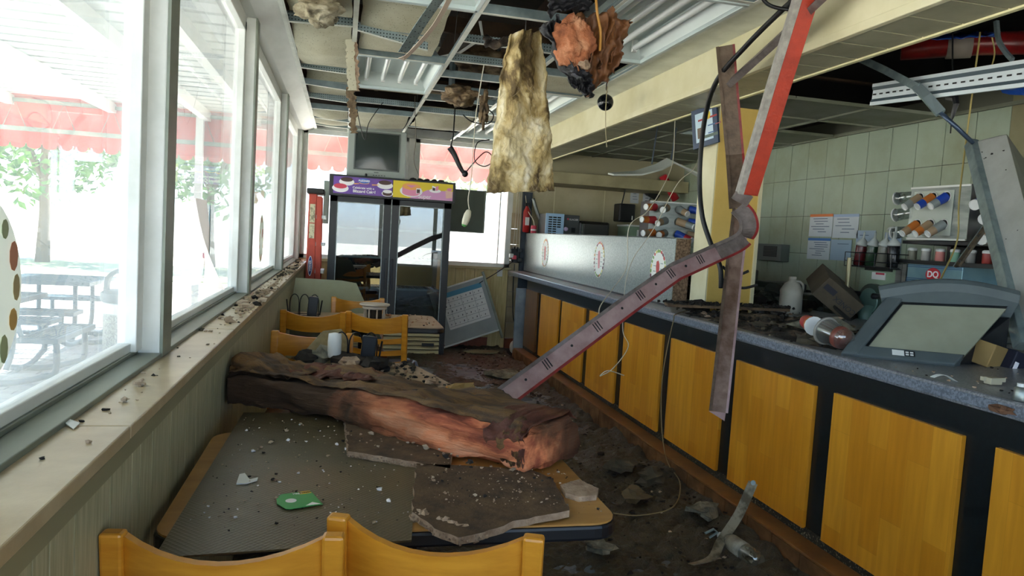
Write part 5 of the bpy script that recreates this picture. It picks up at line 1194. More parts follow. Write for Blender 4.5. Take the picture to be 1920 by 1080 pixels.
for r in range(2):
    for c in range(3):
        o = M2 @ V((.08+c*.1, .27-r*.17, .006)); obj('opening', MB().lathe([(.032, 0), (.036, .004), (.03, .006), (.028, .001)], o, M2.to_3x3() @ V((0, 0, 1)), 16), alum, d2, smooth=True); obj('hole', MB().lathe([(.028, 0), (.028, .003)], o, M2.to_3x3() @ V((0, 0, 1)), 14), blackp, d2)
k = 0
for r in range(2):
    for c in range(3):
        o = M2 @ V((.08+c*.1, .27-r*.17, .01)); ax = M2.to_3x3() @ V((-.25+.1*rs.random(), -.7, 1)); col = ['tan', 'orange', 'blue', 'orange', 'tan', 'grey'][k]
        cup('%s cup drooping from the %s %s opening of the far right dispenser' % (col, ['upper', 'lower'][r], ['first', 'middle', 'last'][c]), o, ax, .12, .03, col, 'cups in the far right dispenser', ['grey', 'blue', 'grey', 'tan', 'orange', 'tan'][k], rev=True); k += 1
for i, z in enumerate((.29, .18, .06)):
    o = M2 @ V((-.01, z, -.05)); cup('clear plastic cup sticking out left of the far right dispenser, %s' % ['uppermost', 'middle', 'lowest'][i], o, (-.25, .95, -.12), .13, .042, 'grey', 'clear cups left of the dispenser', 'grey', 'plastic_cup', clear)
for i, (px, py, c1, c2) in enumerate(((1825, 385, 'blue', 'red'), (1842, 412, 'orange', 'blue'), (1838, 450, 'orange', 'red'))):
    o = P(px+38, py-14, X=3.75); q = P(px, py, X=3.55); cup('%s cup pointing left beside the leaning grey panel, %s' % (c1, ['top one', 'middle one', 'bottom one'][i]), o, q-o, (q-o).length*.95, .04, c2, 'cups right of the dispenser', c1, rev=True)
sh2 = thing('bottle_shelf', 'black shelf holding little sauce pots under the far right dispenser', 'shelf', (3.85, 3.7, 1.4))
obj('board', MB().bx(3.62, 4.12, 3.05, 4.15, 1.405, 1.43), blackp, sh2); obj('backing', MB().bx(4.06, 4.12, 3.05, 4.15, 1.43, 1.56), blackp, sh2); obj('carrier', MB().bx(3.64, 4.12, 3.2, 4.1, 1.535, 1.556), blackp, sh2)
for y in (3.07, 4.12): obj('upright', MB().bx(4.05, 4.12, y, y+.03, .951, 1.9), blackp, sh2)
obj('tie_bar', MB().bx(3.7, 4.12, 3.3, 3.34, 1.43, 1.535), blackp, sh2)
potc = [mat('pot_%d' % i, c, .4) for i, c in enumerate(('7a7a6a', 'a9a7a0', 'c9807a', '7fae94', '8a8a86', '9a3a34', 'a3ad4a', '5a8fc4'))]
for i in range(8):
    y = 4.05-i*.115; p = V((3.68, y, 1.431)); t = thing('sauce_pot', 'small %s sauce pot, number %s from the left on the black shelf' % (('olive', 'white', 'pink', 'green', 'grey', 'dark red', 'lime', 'blue')[i], ('one', 'two', 'three', 'four', 'five', 'six', 'seven', 'eight')[i]), 'pot', p, 'sauce pots under the dispenser')
    obj('pot', MB().lathe([(.025, 0), (.028, .005), (.028, .06)], p, n=12), potc[i], t, smooth=True, auto=True); obj('lid', MB().lathe([(.03, .06), (.03, .075), (.02, .08)], p, n=12), cupw, t, smooth=True)

# ---------------------------------------------------------------- machines on the back counter
dq = thing('blender_machine', 'steel machine whose striped blue sign panel carries a red lozenge badge', 'machine', (3.8, 3.8, .951))
obj('body', MB().bx(3.64, 4.1, 3.56, 3.99, .951, 1.285), steel, dq, bev=.006)
obj('sign_panel', MB().bx(3.6, 4.05, 3.56, 3.99, 1.285, 1.404), mat('sign_steel_blue', '7fa3ad', .3, .3, '5b8496', 3), dq, bev=.003)
for z in (1.395, 1.385, 1.30, 1.311, 1.29): obj('stripe', MB().bx(3.597, 3.6, 3.56, 3.99, z, z+.004), mat('stripe_blue', '1f4f7c', .4), dq)
lz = []
for i in range(28):
    a = 2*math.pi*i/28; cx_, sy_ = math.cos(a), math.sin(a); lz.append((.058*math.copysign(abs(cx_)**1.25, cx_), .043*math.copysign(abs(sy_)**.9, sy_)))
MD = frame((3.5985, 3.775, 1.345), (0, -1, 0), (0, 0, 1)); lzr = obj('lozenge_badge', MB().prism(lz, MD, .002), mat('badge_red', 'c52a35', .35), dq); text('lettering', 'DQ', .055, MD @ Matrix.Translation((0, 0, .0025)), whp, lzr, bold=.0015, xs=1.05)
for y in (3.7, 3.76, 3.85): obj('spout', MB().tube([(3.63, y, 1.284), (3.63, y, 1.2)], .012, 8), wm, dq)
ss = thing('soft_serve_machine', 'pale green fronted machine with a dark round hopper below the syrup bottles', 'machine', (3.85, 4.27, .951))
pg = mat('machine_pale_green', '9db39a', .35, .1, '8aa488', 3)
obj('body', MB().bx(3.62, 4.1, 4.1, 4.46, .951, 1.36), pg, ss, bev=.01)
obj('drum', MB().lathe([(.1, 0), (.12, .01), (.12, .05), (.1, .06)], (3.62, 4.27, 1.13), (-1, 0, 0), 24), mat('drum_green', '33473f', .4), ss, smooth=True, auto=True)
obj('drum_face', MB().lathe([(.09, .06), (.085, .066), (.02, .066)], (3.62, 4.27, 1.13), (-1, 0, 0), 24), mat('drum_face', '6b8a80', .3), ss, smooth=True, auto=True)
for s in (-1, 1): obj('drum_knob', MB().lathe([(.02, 0), (.02, .05), (.01, .055)], (3.56, 4.27+s*.095, 1.17), (-1, 0, 0), 10), blackp, ss, smooth=True)
obj('tap_cone', MB().lathe([(.06, 0), (.03, -.15), (.02, -.16)], (3.54, 4.27, 1.1), (0, 0, 1), 14), mat('tap_green', '5c7a70', .4), ss, smooth=True)
obj('label_plate', MB().bx(3.617, 3.62, 4.2, 4.33, 1.28, 1.33), wm, ss); obj('red_strip', MB().bx(3.614, 3.617, 4.21, 4.29, 1.315, 1.328), rd, ss)
obj('control_strip', MB().bx(3.612, 3.62, 4.14, 4.4, 1.34, 1.358), dst, ss)
sp2 = thing('steel_cabinet', 'brushed steel upright panel between the pale green machine and the badge machine', 'cabinet', (3.85, 4.04, .951))
obj('left_panel', MB().bx(3.6, 4.1, 4.04, 4.09, .951, 1.4), steel, sp2); obj('right_panel', MB().bx(3.6, 4.1, 4.0, 4.035, .951, 1.4), steel, sp2)
pl_ = tag(obj('steel_post', MB().tube([(3.45, 4.36, 1.004), (3.45, 4.36, 1.42)], .016, 10), mat('post_tan', 'a39a78', .35, .5)), 'slim upright steel post in front of the pale green machine', 'post')
rk = thing('syrup_rack', 'black wire rack holding syrup bottles above the pale green machine', 'rack', (3.6, 4.25, 1.37))
b = MB(); 
for z in (1.362, 1.4, 1.46):
    for (x0, y0), (x1, y1) in (((3.52, 4.05), (3.52, 4.5)), ((3.66, 4.05), (3.66, 4.5)), ((3.52, 4.05), (3.66, 4.05)), ((3.52, 4.5), (3.66, 4.5))): b.tube([(x0, y0, z), (x1, y1, z)], .003, 5)
for y in (4.05, 4.2, 4.35, 4.5):
    for x in (3.52, 3.66): b.tube([(x, y, 1.362), (x, y, 1.46)], .003, 5)
obj('wire_frame', b, blackp, rk); obj('tray', MB().bx(3.53, 3.65, 4.06, 4.49, 1.364, 1.37), blackp, rk)
for i, c in enumerate(('5a1f22', '27402c', '6a6a60', '16181a')):
    p = V((3.59, 4.44-i*.11, 1.371)); t = thing('syrup_bottle', '%s syrup bottle with a %s in the wire rack' % (('dark red', 'dark green', 'grey', 'black')[i], 'white pump' if i == 3 else 'pale nozzle cap'), 'bottle', p, 'syrup bottles in the wire rack'); tl_ = Euler((.2 if i < 3 else 0, -.05, 0)).to_matrix() @ V((0, 0, 1))
    obj('bottle', MB().lathe([(.034, 0), (.037, .01), (.04, .14), (.03, .16)], p, tl_, 14), mat('syrup_%s' % c, c, .25), t, smooth=True)
    obj('cap', MB().lathe([(.041, .145), (.042, .16), (.02, .185), (.008, .2), (.006, .24)], p, tl_, 14), mat('cap_pale', 'b9c0bd', .4), t, smooth=True)
    if i == 3: obj('pump', MB().tube([p+V((0, 0, .2)), p+V((0, 0, .27)), p+V((-.0, .06, .265)), p+V((0, .075, .25))], .008, 7), mat('cap_pale', 'b9c0bd'), t)

# ---------------------------------------------------------------- clutter on the worktop and back counter
jg = thing('plastic_jug', 'white gallon jug with a loop handle standing on the worktop', 'jug', (3.07, 4.44, 1.005)); jp = V((3.07, 4.44, 1.005))
jm = mat('jug_white', 'b9b6a8', .5, 0, 'a5a294', 5)
obj('jug_body', MB().lathe([(.066, 0), (.075, .008), (.077, .04), (.076, .14), (.079, .155), (.074, .17), (.05, .212), (.024, .228), (.024, .245)], jp, n=22), jm, jg, smooth=True)
obj('handle', MB().tube(spline([jp+V((.018, -.008, .228)), jp+V((.046, -.02, .226)), jp+V((.066, -.03, .2)), jp+V((.066, -.03, .16))], 5), .009, 8), jm, jg, smooth=True)
obj('cap', MB().lathe([(.026, .243), (.026, .258), (.02, .261)], jp, n=14), jm, jg)
cbm = mat('cardboard_dark', '5d5342', .8, 0, '4a4234', 4); prt = mat('box_print', '35333c', .7)
cb = thing('cardboard_box', 'big soot darkened cardboard box tipped on its corner behind the jug', 'box', (3.3, 4.5, 1.06)); 
a, bq, c, d = P(1512, 580, X=3.25), P(1543, 512, X=3.4), P(1615, 530, X=3.4), P(1572, 585, X=3.25)
tv_ = [P(1508, 575, X=3.25), P(1545, 512, X=3.45), P(1613, 522, X=3.45), P(1570, 583, X=3.25)]; dn = V((.05, .02, -.1))
e2 = [P(1572, 585, X=3.24), P(1612, 540, X=3.4)]
b = MB(); Mx = frame(tv_[0], tv_[3]-tv_[0], tv_[1]-tv_[0]); wx = (tv_[3]-tv_[0]).length; wy = (tv_[1]-tv_[0]).length
cbR = Euler((R(38), R(-14), R(62))).to_matrix(); cbc = P(1560, 548, X=3.3)+V((0.03, 0.02, 0))
b.box(cbc, (.36, .30, .16), cbR); obj('carton', b, cbm, cb, bev=.004)
MF = Matrix.Translation(cbc) @ cbR.to_4x4()
for zz, yy in ((.081, 0),): obj('flap_seam', MB().prism([(-.17, -.003), (.17, -.003), (.17, .003), (-.17, .003)], MF @ Matrix.Translation((0, 0, .0805)), .001), prt, cb)
for fm in (MF @ Matrix.Rotation(R(90), 4, 'X') @ Matrix.Translation((0, 0, .1505)), MF @ Matrix.Rotation(R(-90), 4, 'Y') @ Matrix.Rotation(R(90), 4, 'Z') @ Matrix.Translation((0, 0, .1805))):
    text('lettering', 'CONEX', .05, fm @ Matrix.Translation((-.06, 0, 0)), prt, cb); obj('label_print', MB().prism([(.04, -.04), (.13, -.04), (.13, .0), (.04, .0)], fm, .001), prt, cb)
obj('prop_board', MB().box(cbc+V((.1, -.02, -.13)), (.5, .3, .015), cbR), mat('board_dark', '2b2823', .8), cb)
# two spilled drinking cups
cup('red drinking cup lying on its side on the charred worktop', P(1512, 603, Z=1.10), P(1545, 622, Z=1.09)-P(1512, 603, Z=1.10), .15, .042, 'red', None, 'orange')
cc_ = [o for o in C.objects if o.name.startswith('paper_cup')][-1]
o_ = V(cc_.location); ax_ = (P(1545, 622, Z=1.09)-P(1512, 603, Z=1.10)).normalized()
fc_ = frame(o_+ax_*.07+V((-.55, -.75, .3)).normalized()*.041, ax_, V((0, 0, 1))); text('lettering', 'DQ', .05, fc_, cupw, cc_, bold=.001)
cl_ = thing('plastic_cup', 'large clear plastic cup lying beside the red drinking cup', 'cup', P(1560, 640, Z=1.05)); p0 = P(1548, 620, Z=1.09); p1 = P(1603, 645, Z=1.06)
obj('cup_wall', MB().lathe([(.06, 0), (.056, .01), (.045, .13), (.044, .135)], p0, p1-p0, 20), clear, cl_, smooth=True); obj('rim', MB().lathe([(.06, -.003), (.064, 0), (.064, .006), (.06, .008)], p0, p1-p0, 20), mat('rim_grey', '8b8880', .4), cl_, smooth=True); obj('print_band', MB().lathe([(.0495, .09), (.0475, .115)], p0, p1-p0, 20), mat('print_rust', '7a3f33', .5), cl_, smooth=True)

# till display / food case hood
rg = thing('display_hood', 'grey plastic display case with a cloudy sloping window and a curved hood', 'display case', (2.4, 2.6, 1.004))
gp = mat('hood_grey', '566062', .5, 0, '4c5658', 6, bump=.05, bscale=120); cloud = mat('cloudy_screen', 'a5a894', .25, 0, '8d907e', 2, (1, 1, 1))
BLr, BRr, TLr, TRr = V((2.09, 2.63, 1.004)), V((2.445, 2.398, 1.004)), V((2.4, 2.765, 1.235)), V((2.80, 2.503, 1.255))
q_ = lambda u, v: BLr.lerp(BRr, u).lerp(TLr.lerp(TRr, u), v)
nn = (BRr-BLr).cross(TLr-BLr).normalized()
if nn.y > 0: nn = -nn
def slab(u0, u1, v0, v1, t, off=0): 
    p = [q_(u0, v0), q_(u1, v0), q_(u1, v1), q_(u0, v1)]; return MB().hexa([x - nn*(t-off) for x in p], [x + nn*off for x in p])
obj('side_frame', slab(-.02, .13, 0, 1.02, .12, .02), gp, rg, bev=.008); obj('bottom_frame', slab(0, .98, 0, .16, .12, .014), gp, rg, bev=.006); obj('inner_lip', slab(.12, .155, .14, 1, .03, .004), blackp, rg); obj('inner_lip', slab(.13, .98, .15, .18, .03, .003), blackp, rg)
obj('window', slab(.15, .98, .17, 1, .012, -.004), cloud, rg); obj('top_lip', slab(.13, .98, .96, .985, .03, .003), blackp, rg)
e1 = (TRr-TLr).normalized(); pathh = [TLr + e1*(-.02 + .52*i/10) + V((0, 0, .018*math.sin(math.pi*i/10)-.004)) + nn*(.03*math.sin(math.pi*i/10)) for i in range(11)]
prof = [(.028, -.03), (.045, .0), (.042, .03), (.02, .066), (-.05, .092), (-.12, .085), (-.12, -.02)]
obj('hood', MB().sweep([(a_, b_*.8 - .055) for a_, b_ in prof], pathh, nn), gp, rg, bev=.005)
MS = frame(q_(.42, .05)+nn*.0145, BRr-BLr, TLr-BLr)
obj('warning_sticker', MB().prism([(0, 0), (.045, 0), (.045, .03), (0, .03)], MS, .001), wm, rg); obj('dark_sticker', MB().prism([(.046, 0), (.085, 0), (.085, .03), (.046, .03)], MS, .001), blackp, rg)
for x in (.05, .067):
    for y in (.004, .017): obj('pictogram', MB().prism([(x, y), (x+.012, y), (x+.012, y+.008), (x, y+.008)], MS @ Matrix.Translation((0, 0, .001)), .0006), wm, rg)
obj('base_box', MB().hexa([BLr+V((.04, .05, 0)), BRr+V((.03, .06, 0)), TRr*1+V((0, 0, 1.004-TRr.z)), TLr+V((0, 0, 1.004-TLr.z))], [BLr+V((.06, .07, .02)), BRr+V((.04, .07, .02)), TRr+V((0, .0, -.05)), TLr+V((0, 0, -.05))]), blackp, rg)

# ---------------------------------------------------------------- fallen panel, strut, conduit at the far right
fp = thing('fallen_panel', 'tall pale grey panel with a metal edge leaning at the far right', 'panel', P(1880, 450, X=3.2))
A, B, D, E_ = P(1822, 268, X=3.25), P(1888, 252, X=3.25), P(1990, 640, X=2.85), P(1918, 650, X=2.85)
gpan = mat('panel_plaster', '9a9c98', .7, 0, '85877f', 6, lo=.4, hi=.8)
b = MB(); nb = V((.25, .9, .05)).normalized()*.06; b.hexa([A+nb, B+nb, D+nb, E_+nb], [A, B, D, E_]); obj('board', b, gpan, fp, bev=.004)
obj('edge_post', MB().sweep([(-.025, -.03), (.02, -.03), (.02, .03), (-.025, .03)], [A+(A-E_)*.0, E_], (1, 0, .2)), galv, fp, bev=.004)
obj('side_face', MB().hexa([B+nb*1.2, B+V((.2, .1, -.1)), D+V((.2, .1, 0)), D+nb*1.2], [B, B+V((.2, .1, -.1))-V((0, .03, 0)), D+V((.2, .07, 0)), D]), mat('panel_side', '6d6f62', .7), fp)
rs = random.Random(4)
for i in range(12):
    u, v = rs.random()*.8+.1, rs.random(); p = A.lerp(B, u).lerp(E_.lerp(D, u), v) - nb*.02; obj('soot_mark', MB().chunk(p, rs.uniform(.003, .008), i, .6), mat('soot', '1d1b18', .9), fp)
st = thing('slotted_strut', 'long white slotted steel strut hanging across the kitchen ceiling hole', 'strut', P(1780, 150, X=3.0))
pa, pb_ = P(1636, 178, X=3.0), P(1990, 128, X=3.0); 
w_ = .044; sd = V((0, 0, 1))
obj('web', MB().sweep([(-.025, -.001), (.025, -.001), (.025, .001), (-.025, .001)], [pa, pb_], sd), mat('strut_white', 'd5dfe4', .4, .1), st)
for s in (-1, 1):
    obj('groove', MB().sweep([(s*.025, 0), (s*.043, .01), (s*.043, .012), (s*.025, .002)], [pa, pb_], sd), mat('strut_dark', '57666f', .4, .3), st)
    obj('lip', MB().sweep([(s*.043, -.004), (s*.062, -.004), (s*.062, .01), (s*.043, .01)], [pa, pb_], sd), mat('strut_white', 'a9bcc8'), st)
for i in range(22):
    p = pa.lerp(pb_, .02+i*.045)+V((-.004, 0, 0)); dq_ = (pb_-pa).normalized(); obj('slot', MB().prism([(-.012, -.004), (.012, -.004), (.012, .004), (-.012, .004)], frame(p, dq_, (0, 0, 1)), .003), blackp, st)
cq = thing('bent_conduit', 'bent silver conduit running from the ceiling hole down to the leaning panel', 'conduit', P(1715, 170, X=2.95))
obj('upper_run', MB().sweep([(-.02, -.004), (.02, -.004), (.02, .01), (-.02, .01)], [P(1600, 104, X=2.9), P(1660, 132, X=2.93), P(1722, 165, X=2.95)], (.2, 0, 1)), galv, cq); obj('flattened_run', MB().sweep([(-.024, -.012), (.024, -.012), (.024, .012), (-.024, .012)], [P(1718, 162, X=2.95), P(1738, 182, X=2.95), P(1764, 212, X=2.98)], (.5, 0, 1)), mat('bright_galv', 'b4c8cc', .25, .7), cq); obj('lower_run', MB().tube([P(1762, 210, X=2.98), P(1795, 240, X=3.05), P(1824, 268, X=3.15)], .011, 8), mat('conduit_blue', '4a5a70', .35, .5), cq, smooth=True)
bd = thing('ceiling_bracket', 'small black bracket dangling under the slotted strut', 'bracket', P(1790, 190, X=3.1))
obj('plate', MB().tube([P(1788, 168, X=3.1), P(1793, 195, X=3.1), P(1786, 218, X=3.1), P(1784, 225, X=3.1)], .02, 6, .006), blackp, bd); obj('stub', MB().tube([P(1776, 183, X=3.1), P(1792, 186, X=3.1)], .014, 6), blackp, bd); obj('spike', MB().tube([P(1784, 222, X=3.1), P(1782, 250, X=3.1)], .003, 4), blackp, bd); obj('hanger', MB().tube([P(1788, 170, X=3.1), P(1786, 120, X=3.1), P(1786, 60, X=3.1)], .004, 4), blackp, bd)
dk_ = thing('red_duct', 'red plastic wrapped duct showing through the kitchen ceiling hole', 'duct', P(1800, 90, Z=2.78)); a, b2 = P(1690, 92, Z=2.78), P(1990, 78, Z=2.78)
obj('duct', MB().tube([a, a.lerp(b2, .5)+V((0, 0, .01)), b2], .07, 12), mat('duct_red', '8f1d1d', .3, 0, '5f1414', 8), dk_, smooth=True)
obj('grey_patch', MB().tube([a.lerp(b2, .3), a.lerp(b2, .46)], .074, 12), mat('duct_grey', '8f8478', .5), dk_, smooth=True)
tp = a.lerp(b2, .4); obj('blue_wrap', MB().sheet(lambda u, v: tp+V((-.07, -.06, .04)) + (b2-a).normalized()*(u-.5)*.35 + V((.05, .12, .05))*(v-.5)+V((0, 0, .03*noise.noise(V((u*6, v*6, 1))))), 14, 8, .003), mat('wrap_blue', '2a5cc0', .3), dk_, smooth=True)
obj('hanger_strap', MB().tube(spline([P(1868, 40, X=3.2), P(1872, 75, X=3.2), P(1885, 98, X=3.2), P(1898, 112, X=3.2)], 4), .014, 5), galv, dk_)
for x in (a, b2): obj('hanger', MB().tube([x+V((0, 0, .05)), x+V((0, 0, .22))], .006, 5), steel, dk_)
bt_ = tag(obj('blue_sheet', MB().sheet(lambda u, v: P(1855, 150, X=3.6).lerp(P(1990, 170, X=3.6), u)+V((.1*v, 0, .06-.12*v+.02*noise.noise(V((u*5, v*5, 2))))), 10, 6, .003), mat('wrap_blue', '2a5cc0')), 'blue plastic sheet sagging from the ceiling hole right of the bracket', 'plastic sheet')
ht = thing('hanging_tile', 'sagging white ceiling tile dangling from two rods over the kitchen', 'ceiling tile', P(1240, 320, Y=6.0))
def hf_(u, v):
    e = [P(1140, 324, Y=6.1), P(1190, 320, Y=6.05), P(1228, 308, Y=6.0), P(1250, 296, Y=6.0), P(1280, 312, Y=5.95), P(1306, 328, Y=5.9)]
    k = min(int(u*5), 4); f = u*5-k; p = e[k].lerp(e[k+1], f); q = p + V((-.05, -.28, -.035-.03*math.sin(u*3.1))); return p.lerp(q, v)
obj('tile_sheet', MB().sheet(hf_, 20, 8, .014), mat('tile_pale', 'b9bfb6', .8), ht, smooth=True, auto=True)
for px, py in ((1222, 308), (1258, 300)):
    p = P(px, py, Y=5.95); obj('rod', MB().tube([p, V((p.x+.03, p.y, 2.47))], .006, 6), mat('rod_blue', '4a5666', .4, .4), ht)
rt = tag(obj('red_hose', MB().tube([P(1243, 330, Y=8.42), P(1254, 352, Y=8.44), P(1267, 374, Y=8.45)], .05, 10), mat('hose_red', 'c2232f', .35), smooth=True), 'short red hose hanging under the soffit above the dispenser', 'hose')
ps = thing('perforated_strip', 'burnt perforated metal strip hanging in front of the cup dispenser', 'metal strip', P(1822, 465, X=3.3)); pa, pb_ = P(1794, 500, X=3.2), P(1856, 415, X=3.35)
obj('strip', MB().sweep([(-.024, -.006), (.024, -.006), (.024, .006), (-.024, .006)], [pa, pb_], (0, -.8, .5)), mat('strip_brown', '5e5240', .6, .2, '3b3326', 30, lo=.4, hi=.6), ps); obj('bright_edge', MB().sweep([(-.03, -.008), (-.022, -.008), (-.022, .008), (-.03, .008)], [pa, pb_], (0, -.8, .5)), galv, ps)
for i in range(3): obj('screw_hole', MB().lathe([(.007, 0), (.007, .003)], pa.lerp(pb_, .1+i*.28)+V((-.012, -.01, .004)), (-.7, -.6, .2), 8), blackp, ps)

fp2 = thing('drain_pipe', 'bent grey pipe rising left of the blue fronted machine', 'pipe', P(1015, 410, Y=8.6))
obj('pipe', MB().tube(spline([P(1000, 372, Y=8.7), P(1008, 400, Y=8.7), P(1020, 425, Y=8.7), P(1032, 436, Y=8.7), P(1040, 440, Y=8.7)], 5), .02, 8), steel, fp2, smooth=True); obj('elbow', MB().chunk(P(1032, 437, Y=8.7), .03, 1, 1, (8, 6), .1), steel, fp2)
troffer('ceiling light set in the kitchen ceiling above the hanging tile', 2.97, 3.54, 5.63, 6.21, 2.478)
gc2 = thing('tall_appliance', 'pale green upright appliance under the kitchen speaker', 'appliance', P(1195, 430, Y=8.5)); a = P(1178, 424, Y=8.45); b2 = P(1215, 445, Y=8.45); obj('body', MB().bx(a.x, b2.x, 8.45, 8.8, 1.431, a.z), pg, gc2, bev=.01); obj('slot', MB().bx(a.x+.12, a.x+.17, 8.44, 8.45, 1.45, a.z-.04), wm, gc2); obj('lid', MB().bx(a.x-.01, b2.x+.01, 8.44, 8.81, a.z, a.z+.02), wm, gc2)
# ---------------------------------------------------------------- soaked debris on the floor
def clean(x, y):
    a = math.exp(-(((x-1.5)/.36)**2+((y-5.55)/.75)**2)); b = .5*math.exp(-(((x-1.35)/.3)**2+((y-7.3)/.5)**2)); return a+b
NX, NY = 110, 380
def fh(u, v):
    x = -.385+2.365*u; y = 1.0+7.9*v
    h = .03*fbm(V((x*3, y*3, 1)), 5) + .022*noise.noise(V((x*14, y*14, 2))) + .018*abs(noise.noise(V((x*30, y*30, 3)))) + .006*noise.noise(V((x*60, y*60, 4)))
    heap = .07*max(0, (x-1.35)/.62)**1.4*(.6+.9*abs(fbm(V((x*4, y*2.2, 6))))) if x > 1.35 else 0
    if y > 4.9: heap *= .45
    return (x, y, max(-.02, .012 + h + heap - .07*clean(x, y)))
obj('floor_mud', MB().sheet(fh, NX, NY), mud, smooth=True, kind='stuff')['label'] = 'dark soaked insulation debris covering the floor'
rub = mat('rubble', '3d372b', .9, 0, '665c48', 5, lo=.35, hi=.8); pale = mat('pale_crumb', 'bfae97', .9, 0, 'a08a72', 12); darkc = mat('dark_crumb', '241f1a', .9)
def floorz(x, y): return max(0, fh((x+.385)/2.365, (y-1.0)/7.9)[2])
rs = random.Random(21); b = MB()
for i in range(1500):
    x = rs.uniform(-.3, 1.95); x = x if rs.random() < .45 else rs.uniform(1.35, 1.96); y = 1.1+7.6*rs.random()**1.3
    if clean(x, y) > .55 and rs.random() < .9: continue
    r = rs.uniform(.004, .013)*(1 if rs.random() < .9 else 2.2); b.chunk((x, y, floorz(x, y)+r*.2), r, i, .5, (5, 3), .7)
    b.m[-15:] = [2 if rs.random() < .5 else (1 if rs.random() < .14 else 0)]*15
obj('floor_rubble', b, [rub, pale, darkc], kind='stuff')['label'] = 'small broken rubble strewn over the wet floor'
def lump(label, x, y, z, r, seed, m_, flat=.4, name='rubble_chunk', n=(9, 6)): return tag(obj(name, MB().chunk((x, y, z), r, seed, flat, n, .6), m_), label, 'rubble')
gyp = mat3('wet_plaster', ((.35, '4c4a40'), (.5, '7d7a6a'), (.68, 'a09c88')), 10)
lump('broad slab of wet plaster on the floor between the cooler and the leaning channel', 1.65, 7.05, .035, .19, 3, gyp, .16)
lump('pale plaster fragment beside the counter base near the fallen strip', 1.86, 3.25, .09, .075, 5, gyp, .4)
lump('tan chunk of debris in the heap by the counter base', 1.6, 3.55, .07, .07, 8, mat('tan_lump', '6a5a40', .9), .5)
lump('dark chunk in the heap against the counter base tiles', 1.78, 3.75, .1, .08, 9, rub, .5)
lump('flat lump of sodden fibre below the hanging cord', 1.7, 4.0, .09, .1, 12, rub, .35)
lump('grey lump of debris near the aisle side of the nearest table', 1.2, 3.0, .04, .07, 14, gyp, .4)
lump('small pale block on the floor behind the nearest table corner', 1.02, 3.9, .03, .05, 15, gyp, .5)
tag(obj('plaster_board', MB().prism([(0, 0), (.34, .03), (.4, .14), (.12, .2), (-.05, .1)], frame((1.5, 8.25, .03), (1, 0, 0), (0, 1, .06)), .012), mat('board_green_grey', '7d7a5a', .8)), 'flat greenish board lying in front of the leaning chart', 'board')
whp_ = thing('white_bucket_lid', 'white plastic scoop shaped piece lying by the far wall', 'plastic piece', P(958, 660, Z=.02))
q = P(958, 662, Z=.02); obj('shell', MB().lathe([(.01, 0), (.06, .02), (.075, .06), (.07, .1)], q+V((0, 0, .075)), (.6, -.7, .2), 14, sy=1.3), mat('milky_plastic', 'b9b9b2', .35), whp_, smooth=True); obj('rim_strip', MB().box(q+V((.13, .03, .02)), (.2, .05, .03), Euler((0, 0, .2)).to_matrix()), mat('milky_plastic', 'b9b9b2'), whp_)
tag(obj('blue_bag', MB().chunk(P(765, 682, Z=.06), .09, 4, .6, (12, 8), .4), mat('bag_pale_blue', '9fb2cc', .3), smooth=True), 'crumpled pale blue plastic bag on the floor beside the chair at the aisle', 'bag')
# bent bracket strip and bottle by the counter base
bs_ = thing('metal_strip', 'bent plaster-splashed metal strip leaning on the counter base tiles', 'metal strip', P(1340, 1040, Z=.05))
pts = [P(1412, 905, Y=3.0), P(1385, 965, Y=2.95), P(1352, 1015, Y=2.9), P(1335, 1046, Z=.05), P(1296, 1058, Z=.04)]
obj('strip', MB().sweep([(-.022, -.002), (.022, -.002), (.022, .002), (-.022, .002)], spline(pts, 4), (.9, -.35, .2)), mat('splashed_metal', '9a9584', .45, .4, '5e5746', 16, lo=.42, hi=.6), bs_)
obj('clip', MB().tube([P(1322, 1000, Y=2.93), P(1338, 992, Y=2.93), P(1346, 998, Y=2.93), P(1330, 1008, Y=2.93)], .006, 6), galv, bs_); obj('tip_plate', MB().lathe([(.012, 0), (.012, .004)], P(1412, 905, Y=2.99), (-.3, -1, .1), 10), galv, bs_)
pbt = thing('water_bottle', 'empty clear plastic bottle lying against the counter base tiles', 'bottle', P(1395, 1035, Z=.05)); b0 = P(1352, 1005, Z=.08); b1 = P(1424, 1054, Z=.075)
L_ = (b1-b0).length; bclr = glassmat('bottle_plastic', .15, (.8, .85, .83), .4, .2)
obj('bottle_wall', MB().lathe([(.012, 0), (.014, .02), (.034, .05), (.04, .07), (.04, L_-.02), (.03, L_)], b0, b1-b0, 16), bclr, pbt, smooth=True); obj('label_wrap', MB().lathe([(.041, L_*.28), (.0412, L_*.64)], b0, b1-b0, 16), mat('label_faded', 'a9a596', .5, 0, '7d7a6e', 20), pbt, smooth=True); obj('cap', MB().lathe([(.015, -.012), (.015, .01)], b0, b1-b0, 10), cupw, pbt)

